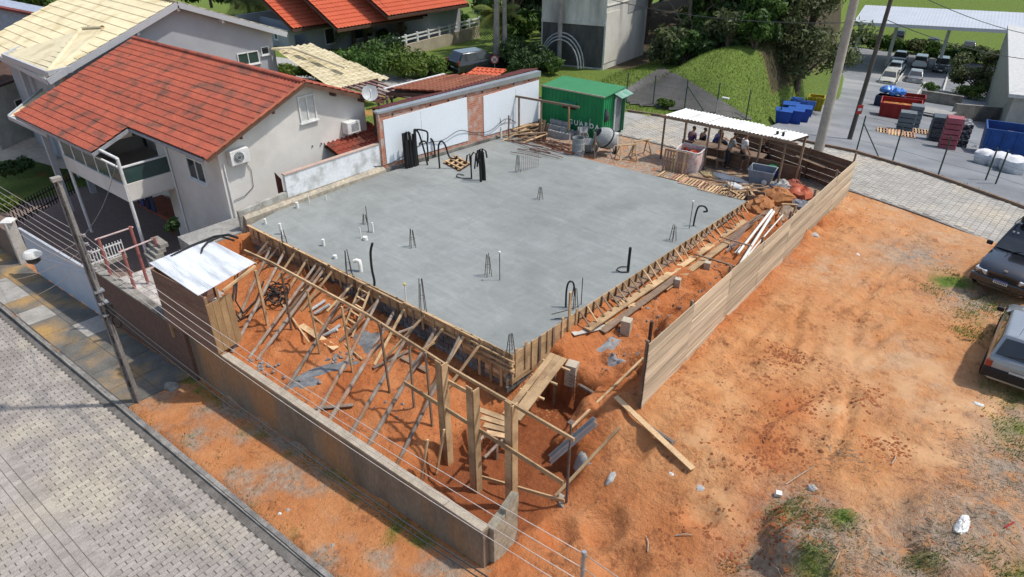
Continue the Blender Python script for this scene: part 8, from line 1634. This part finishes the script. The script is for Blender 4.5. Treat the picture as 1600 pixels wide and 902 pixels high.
def palm(label, base, H_, R_c, n=16, seed=1):
    rn = random.Random(seed); base = Vector(base); t = thing('palm_tree', label, 'palm', base, 'palms'); top = base+Vector((.2, .1, H_)); MB().tube([base-Vector((0, 0, .2)), base.lerp(top, .5), top], [.2, .15, .13], 8).build('trunk', bark, t, smooth=True)
    for k in range(n):
        a = 2*math.pi*k/n+rn.uniform(-.15, .15); el = rn.uniform(.1, 1.1); d = Vector((math.cos(a), math.sin(a), 0)); P_ = [top+d*R_c*s*(math.cos(el)*.6+.4)+Vector((0, 0, R_c*(math.sin(el)*s*.9-1.0*s*s*(1.1-el*.5)))) for s in np.linspace(0, 1, 9)]; V = []
        for i in range(1, 9):
            p = P_[i]; tg = (P_[i]-P_[i-1]).normalized(); sd = tg.cross(Vector((0, 0, 1))).normalized(); l = R_c*.34*math.sin(min(1, i/9+.12)*2.9)
            for j in range(3):
                pp = P_[i-1].lerp(p, j/3)
                for s in (-1, 1): e = pp+sd*s*l+tg*l*.6-Vector((0, 0, l*.35)); V += [pp-tg*.05, pp+tg*.05, e, e-tg*.03]
        quads_mesh('frond', np.array([tuple(v) for v in V]), lf_palm, t, base); 
    return t
# forest on the rise behind the tower and road
FT = [(-20, 37.5), (-15.5, 36), (-14, 39), (-12.5, 35), (-11.5, 38.5), (-10, 35.5), (-9.2, 39), (-8.2, 36), (-13, 43), (-10.5, 44), (-8.5, 47), (-16.5, 42), (-19, 45), (-7.8, 42), (-23.5, 38), (-14, 50), (-18, 52), (-11, 54), (-22, 50), (-24, 44), (-9.8, 60), (-15, 62), (-20, 64), (-26, 56)]
FT = [(u, v) for u, v in FT if u < float(yleft(v))-3.2]
for i, (u, v) in enumerate(FT):
    g = GP(u, v); tree('forest_tree', ('tall dark broadleaf tree in the wood behind the concrete tower', 'pale-trunked broadleaf tree in the wood above the embankment', 'dense evergreen tree deep in the wood')[i % 3], g, 8.5+2.5*random.random(), 2.5+.6*random.random(), (lf_dark, lf_mid, lf_dark)[i % 3], 2600, .3, .13+.05*random.random(), .12 if i % 3 else .3, (bark, bark_p, bark)[i % 3], 18, 'trees of the wood', seed=i)
for i, (u, v) in enumerate(((-28.5, 31), (-31, 34), (-33.5, 37.5), (-27, 35), (-30, 40), (-36, 42), (-34, 47), (-40, 46), (-25.5, 40), (-39, 52), (-46, 52), (-44, 45))):
    tree('verge_tree', ('dark leafy tree crowding beside the tower', 'dense dark green tree between the garden wall and the tower')[i % 2], GP(u, v), 8+2*random.random(), 2.7, lf_dark if i % 3 else lf_mid, 2400, .3, .16, .1, bark, 18, 'trees left of the tower', seed=40+i)
for i, x in enumerate((776, 789)):
    g = PG(x, 102); t = tree('pale_trunk_tree', ('pale straight eucalyptus trunk beside the no-parking sign', 'thinner pale trunk standing next to the other eucalyptus')[i], g, 14, 2.2, lf_mid, 1200, .25, .2-.04*i, .75, bark_p, 8, 'pale trunks', seed=70+i)
for i in range(26):
    u = -14.8+random.random()*7.; v = float(vfar(u))+7.6+random.random()*3.4; shrub('forest_shrub', ('leafy undergrowth bush at the edge of the wood', 'pale green undergrowth bush below the wood trees', 'dark undergrowth bush among the trunks')[i % 3], GP(u, v), 1.3, 1.2, 1.6+1.9*random.random(), (lf_mid, lf_olive, lf_dark)[i % 3], 1500, .2, 'undergrowth of the wood', 9, seed=300+i)
for i in range(9): p = PY(1360+i*30, 60); g_ = Vector((p.x, 101+random.uniform(0, 3), 0)); g_.z = gz(g_.x, g_.y); shrub('far_bush', 'dark green bush behind the long yard canopy', g_, 3.2, 1.5, 2.6, lf_olive if i % 2 else lf_mid, 1500, .3, 'bushes behind the canopy', 10, seed=330+i)
g = PY(1302, 150); g.z = gz(g.x, g.y); tree('olive_tree', 'large loose olive-green tree overhanging the yard entrance', (-7.0, 36.5, gz(-7.0, 36.5)), 7.2, 3.3, lf_olive, 8500, .17, .2, .2, bark, 38, seed=81)
tree('olive_tree', 'smaller olive tree leaning from the bank behind the large one', (-11.0, 42, gz(-11.0, 42)), 7.5, 3., lf_olive, 5000, .2, .18, .2, bark, 24, seed=82); tree('bank_tree', 'dark tree at the top of the grassy embankment', (-8.6, 33.5, gz(-8.6, 33.5)), 5.8, 2.0, lf_mid, 3000, .2, .12, .15, bark_p, 16, seed=83)
g = PY(1522, 150); tree('yard_tree', 'spreading leafy tree growing between the parked cars and the yard building', g, 4.6, 3.1, lf_olive, 6500, .18, .2, .25, bark, 28, seed=84); shrub('yard_shrub', 'clump of orange-tinged shrubs by the red motorbike', PY(1515, 155), 2.0, 1.5, 1.6, lf_lime, 1500, .14, seed=85); shrub('yard_shrub', 'small dark bush beside the green-striped bins', PY(1452, 143), 1.1, .9, 1.1, lf_mid, 900, .12, seed=86)
palm('yellowing palm in front of the orange-roofed house', PZ(573, 82, -1.8)+Vector((-1, -.6, 0)), 2.6, 2.8, 16, 3); palm('tall yellow palm behind the grey gable', PZ(395, 62, -1.8), 3.6, 3.0, 16, 4); palm('drooping green palm by the pale tree trunks', GP(-27.5, 28), 3.2, 2.5, 14, 5)
for i, (x, y, rx, h_, m) in enumerate(((500, 128, 1.6, 1.9, lf_mid), (545, 128, 1.9, 2.3, lf_mid), (590, 122, 2.0, 2.6, lf_mid), (630, 120, 1.9, 2.3, lf_lime), (668, 118, 1.5, 1.5, lf_lime), (450, 128, 1.3, 1.3, lf_lime), (600, 105, 1.8, 2.5, lf_dark))):
    shrub('garden_shrub', ('light green shrub behind the red gable roof', 'broad green shrub beside the cream carport', 'tallest green shrub of the garden hedge', 'yellow-green shrub by the pergola', 'low yellow-green shrub next to the driveway verge', 'sparse flowering shrub at the carport foot', 'dark shrub behind the tallest one')[i], PZ(x, y, -.2), rx, rx, h_, m, 2600, .13, 'garden shrubs', 16, seed=90+i)
for i, (x, y, m, h_, r) in enumerate(((650, 52, lf_lime, 3.2, 1.6), (682, 48, lf_dark, 6.5, 1.9), (705, 42, lf_dark, 6, 1.8), (628, 72, lf_dry, 2.2, .8), (715, 60, lf_mid, 2.6, 1.6), (605, 68, lf_mid, 1.0, 1.4))):
    tree('garden_tree', ('bright green round tree before the orange roof end', 'dark conical conifer beside the orange-roofed house', 'second dark conifer towards the wood', 'whitish flowering sapling in the front garden', 'bushy tree by the garden wall end', 'low clipped bush at the bungalow wall')[i], PZ(x, y, -1.7), h_, r, m, 2200, .18, .12, .05, bark, 14, seed=110+i)
for i, (x, y, h_) in enumerate(((820, 118, 2.0), (838, 112, 2.2), (805, 108, 2.4), (860, 112, 1.4))): shrub('verge_shrub', ('dark bush behind the white wall end', 'dark bush beside the green container roof', 'tall bush by the pale tree trunks', 'low fern clump before the tower arch')[i], PG(x, y), 1.3, 1.2, h_, lf_dark if i < 3 else lf_mid, 1800, .14, 'bushes by the tower', seed=130+i)
shrub('road_tuft', 'pale green grass tuft on the far road verge', PG(1040, 166), .55, .4, .5, lf_lime, 700, .12, seed=140)
for i, (x, y) in enumerate(((8, 275), (22, 272), (33, 268))): shrub('hedge', 'clipped dark green hedge on the far lawn', PZ(x, y, -3.4), .9, .8, .9, lf_dark, 1500, .09, 'lawn hedge', 10, seed=150+i)
for i, (x, y) in enumerate(((70, 22), (100, 18), (125, 16), (85, 10), (50, 14), (145, 2), (330, 8), (370, 10), (410, 22), (440, 2), (300, 0))): tree('far_tree', ('leafy tree behind the far houses', 'dark tree behind the grey gable house')[i > 5], PZ(x, y, -.5)*1.0, 6, 3.0, (lf_mid, lf_dark, lf_lime)[i % 3], 2000, .32, .15, .1, bark, 14, 'trees behind the houses', seed=160+i)
shrub('wall_shrub', 'small dark plant at the foot of the downpipe by the terrace steps', PZ(272, 365, -1.0), .35, .35, .8, lf_dark, 500, .1, seed=180); shrub('wall_shrub', 'bright green plant spilling over the wall by the gate pillar', PZ(8, 330, -2.5), .9, .7, 1.1, lf_lime, 1200, .12, seed=181)
# ------------------------------------------------------------------ grass and clods
def blades(P, h, w, lean=.5, zf=1.):
    n = len(P); a = RNG.random(n)*6.283; d = np.c_[np.cos(a), np.sin(a), np.zeros(n)]; hh = h*(.4+.9*RNG.random(n))[:, None]; ww = w*(.6+.8*RNG.random(n))[:, None]; s = np.c_[-np.sin(a), np.cos(a), np.zeros(n)]; l = lean*RNG.random(n)[:, None]
    V = np.empty((n, 4, 3)); V[:, 0] = P-s*ww; V[:, 1] = P+s*ww; m = P+d*hh*l*.4+np.array([0, 0, 1.])*hh*.6; V[:, 2] = m+s*ww*.7; V[:, 3] = P+d*hh*l+np.array([0, 0, 1.])*hh*(1-.4*l); V[:, 2:, 2] = P[:, None, 2]+.012+(V[:, 2:, 2]-P[:, None, 2])*zf; return V.reshape(-1, 3)
def scatter(u0, u1, v0, v1, n, keep):
    u = RNG.uniform(u0, u1, n); v = RNG.uniform(v0, v1, n); k = RNG.random(n) < keep(u, v); u, v = u[k], v[k]; z = np.array([gz(a, b) for a, b in zip(u.tolist(), v.tolist())]); return np.c_[u, v, z-.01]
def near_px(lst):
    cs = [(PG(x, y), r) for x, y, r in lst]
    def f(u, v):
        t = np.zeros(len(u))
        for p, r in cs: t = np.maximum(t, np.exp(-((u-p.x)**2+(v-p.y)**2)/(r*r)))
        return t*np.clip(.5+1.4*fbm(u*1.6, v*1.6, 3, 90), 0, 1)
    return f
GRP = [(1235, 790, .55), (1245, 815, .5), (1310, 805, .38), (1265, 885, .5), (1215, 830, .5), (1580, 890, .6), (1560, 870, .5), (1485, 440, .7), (1530, 500, .6), (1515, 520, .4), (1600, 690, .8), (1440, 885, .35), (1590, 620, .7), (1470, 450, .6), (1550, 480, .6), (1130, 895, .3)]
P_ = scatter(4, 13.5, -3, 15, 170000, near_px(GRP)); go = quads_mesh('field_grass', blades(P_, .09, .009, .9, .7), lf_grass, None, (0, 0, 0)); stuff(go); tag(go, 'tufts of green grass growing in patches on the bare field', 'grass')
P_ = scatter(5, 13.5, -3.5, 5.5, 70000, near_px([(1225, 860, .7), (1290, 845, .9), (1250, 780, .6), (1480, 850, .9), (1560, 800, 1.), (1590, 740, 1.), (1420, 900, .6), (1340, 880, .6), (1330, 720, .5), (1590, 660, .8), (1215, 760, .4)])); go = quads_mesh('dry_grass', blades(P_, .13, .007, 1.9, .16), lf_dry, None, (0, 0, 0)); stuff(go); tag(go, 'matted dry straw-coloured grass on the field edge', 'dry grass')
def bankmask(u, v): b = v-vfar(u); return np.where((b > .25) & (b < 12) & (u < yleft(v)-.3), .9, 0)+np.where((b > .2) & (b < 1.1) & (u > -3.5), .85, 0)
P_ = scatter(-16, 12, 18, 38, 60000, bankmask); go = quads_mesh('bank_grass', blades(P_, .13, .018), lf_grass, None, (0, 0, 0)); stuff(go); tag(go, 'rough grass covering the embankment and road verge', 'grass')
def stripmask(u, v): return np.where((v > vkerb(u)+.16) & (v < vwall(u)-.03) & (u > -10), np.clip(fbm(u*1.5, v*1.5, 4, 5)*1.3-.05, 0, 1)*.5+.5*np.exp(-((v-vwall(u)+.3)/.22)**2)*np.clip(.3+fbm(u*1.1, v, 3, 8), 0, 1), 0)
P_ = scatter(-10.5, 3.2, -7.8, -4.2, 26000, stripmask); go = quads_mesh('verge_weeds', blades(P_, .07, .01), lf_grass, None, (0, 0, 0)); stuff(go); tag(go, 'sparse low weeds on the soil strip below the street wall', 'weeds')
def octas(P, s):
    n = len(P); dirs = np.array([(1, 0, 0), (0, 1, 0), (-1, 0, 0), (0, -1, 0), (0, 0, 1)], float); sc = s*(.4+1.2*RNG.random(n)**2); V = P[:, None, :]+dirs[None]*sc[:, None, None]*(.6+.7*RNG.random((n, 5, 1))); V[:, 4, 2] -= sc*.25
    F = np.array([(0, 1, 4), (1, 2, 4), (2, 3, 4), (3, 0, 4)]); me_ = bpy.data.meshes.new('clods'); FF = (np.arange(n)[:, None, None]*5+F[None]).reshape(-1, 3)
    me_.vertices.add(n*5); me_.vertices.foreach_set('co', V.ravel()); me_.loops.add(FF.size); me_.loops.foreach_set('vertex_index', FF.ravel()); me_.polygons.add(len(FF)); me_.polygons.foreach_set('loop_start', np.arange(len(FF))*3); me_.update(calc_edges=True); return me_
def clodmask(u, v):
    a = np.clip(fbm(u*.45, v*.45, 3, 40)*2.2+.25, .02, 1)*np.clip(fbm(u*1.3, v*1.3, 3, 41)*2.5+.3, .03, 1)
    sl_ = (u > -13.5) & (u < .35) & (v > -.4-.05*u*0) & (v < 14.7); return np.where(sl_ | (v < vwall(u)+.25) & (u < 3.2) | (v > vnear(u)-.3), 0, a)
P_ = scatter(-10, 13, -5, 18.5, 50000, lambda u, v: clodmask(u, v)*np.where(u > 3.8, .45, 1.)); me_ = octas(P_, .035); me_.materials.append(M('clod', (.33, .125, .05), (.20, .075, .032), 1.5, .95, .01, 20., world=True, c3=(.45, .22, .1), s3=.6)); co = bpy.data.objects.new('soil_clods', me_); COL.objects.link(co); stuff(co); tag(co, 'loose crumbs and clods of orange soil over the site', 'soil')
P_ = scatter(4.5, 9.5, -3.5, 6, 26000, near_px([(1200, 700, .8), (1185, 790, .7), (1235, 640, .7), (1200, 850, .6), (1120, 850, .8), (1330, 620, .7), (1360, 540, .6), (1230, 560, .6), (1390, 700, .5)])); me_ = octas(P_, .045); me_.materials.append(M('clod_red', (.30, .10, .038), (.19, .065, .027), 1.5, .95, .01, 20., world=True)); co = bpy.data.objects.new('red_clods', me_); COL.objects.link(co); stuff(co); tag(co, 'darker red churned clods in drifts over the field', 'soil')
# puddles, litter
litter = M('litter_white', (.72, .72, .7), (.6, .6, .58), 5, .6)
for i, (x, y, rx, ry, h_, lab, cat) in enumerate(((1530, 632, .16, .07, .05, 'crumpled white paper on the mud near the silver hatchback', 'paper'), (1503, 822, .13, .3, .14, 'long dirty white plastic bag on the dry grass', 'bag'), (1268, 763, .12, .1, .09, 'small grey-white stone block on the field', 'stone'), (956, 745, .1, .25, .06, 'elongated mortar blob on the bank', 'mortar'), (915, 715, .3, .2, .07, 'pale grey mortar lump heap by the batten', 'mortar'), (1340, 397, .08, .06, .04, 'scrap of white paper on the tyre tracks', 'paper'), (1094, 762, .12, .1, .05, 'torn grey-white scrap on the bank slope', 'scrap'), (1273, 366, .2, .15, .05, 'grey cement patch at the hoarding foot', 'mortar'), (1050, 740, .1, .05, .03, 'pale chip lying near the plank end', 'stone'), (268, 605, .35, .25, .12, 'grey broken concrete lump by the pavement edge', 'concrete'))):
    crumple('litter', lab, x, y, rx, ry, h_, (litter, litter, cem, cem, cem, litter, cem, cem, litter, cement)[i], cat, 200+i)
g = PG(1215, 774); q = MB(); q.box((0, 0, .05), (.14, .12, .14)); o = q.build('white_cube', litter, None, bevel=.01); o.location = g; o.rotation_euler = (.2, .1, .5); tag(o, 'small white block beside a grass tuft', 'block')
solo('pencil_stick', MB().tube([PG(1570, 824, .03), PG(1585, 816, .05)], .015, 6), M('stick_red', (.5, .03, .04)), 'thin red plastic stick on the dry grass', 'stick')
for i, (a, b) in enumerate((((1228, 757), (1272, 729)), ((1205, 880), (1222, 902)), ((1298, 890), (1312, 862)), ((1012, 862), (1010, 838)), ((1055, 837), (1082, 836)), ((1393, 725), (1400, 712)))): solo('dry_stick', MB().tube([PG(*a, .02), PG((a[0]+b[0])/2+2, (a[1]+b[1])/2-2, .06), PG(*b, .03)], [.016, .014, .008], 5), M('stick_pale', (.45, .36, .27)), ('pale bent twig above the grass tufts', 'pale twig at the foot of the field bank', 'short twig among dry grass', 'thin root stub on the bank face', 'reddish stick lying on the bank', 'small twig on the smooth mud')[i], 'stick')
# fallen barrow of rubble on the strip
for i, (x, y) in enumerate(((437, 803), (450, 797), (388, 775), (520, 852), (583, 735))): crumple('strip_stone', ('white stone on the soil strip by the kerb', 'pale stone next to the white one on the strip', 'brown lump on the soil strip', 'small grey stone on the soil strip', 'brick fragment under the street wall')[i], x, y, .06, .05, .06, (litter, cem, wood_o, cem, brk)[i], 'stone', 230+i)
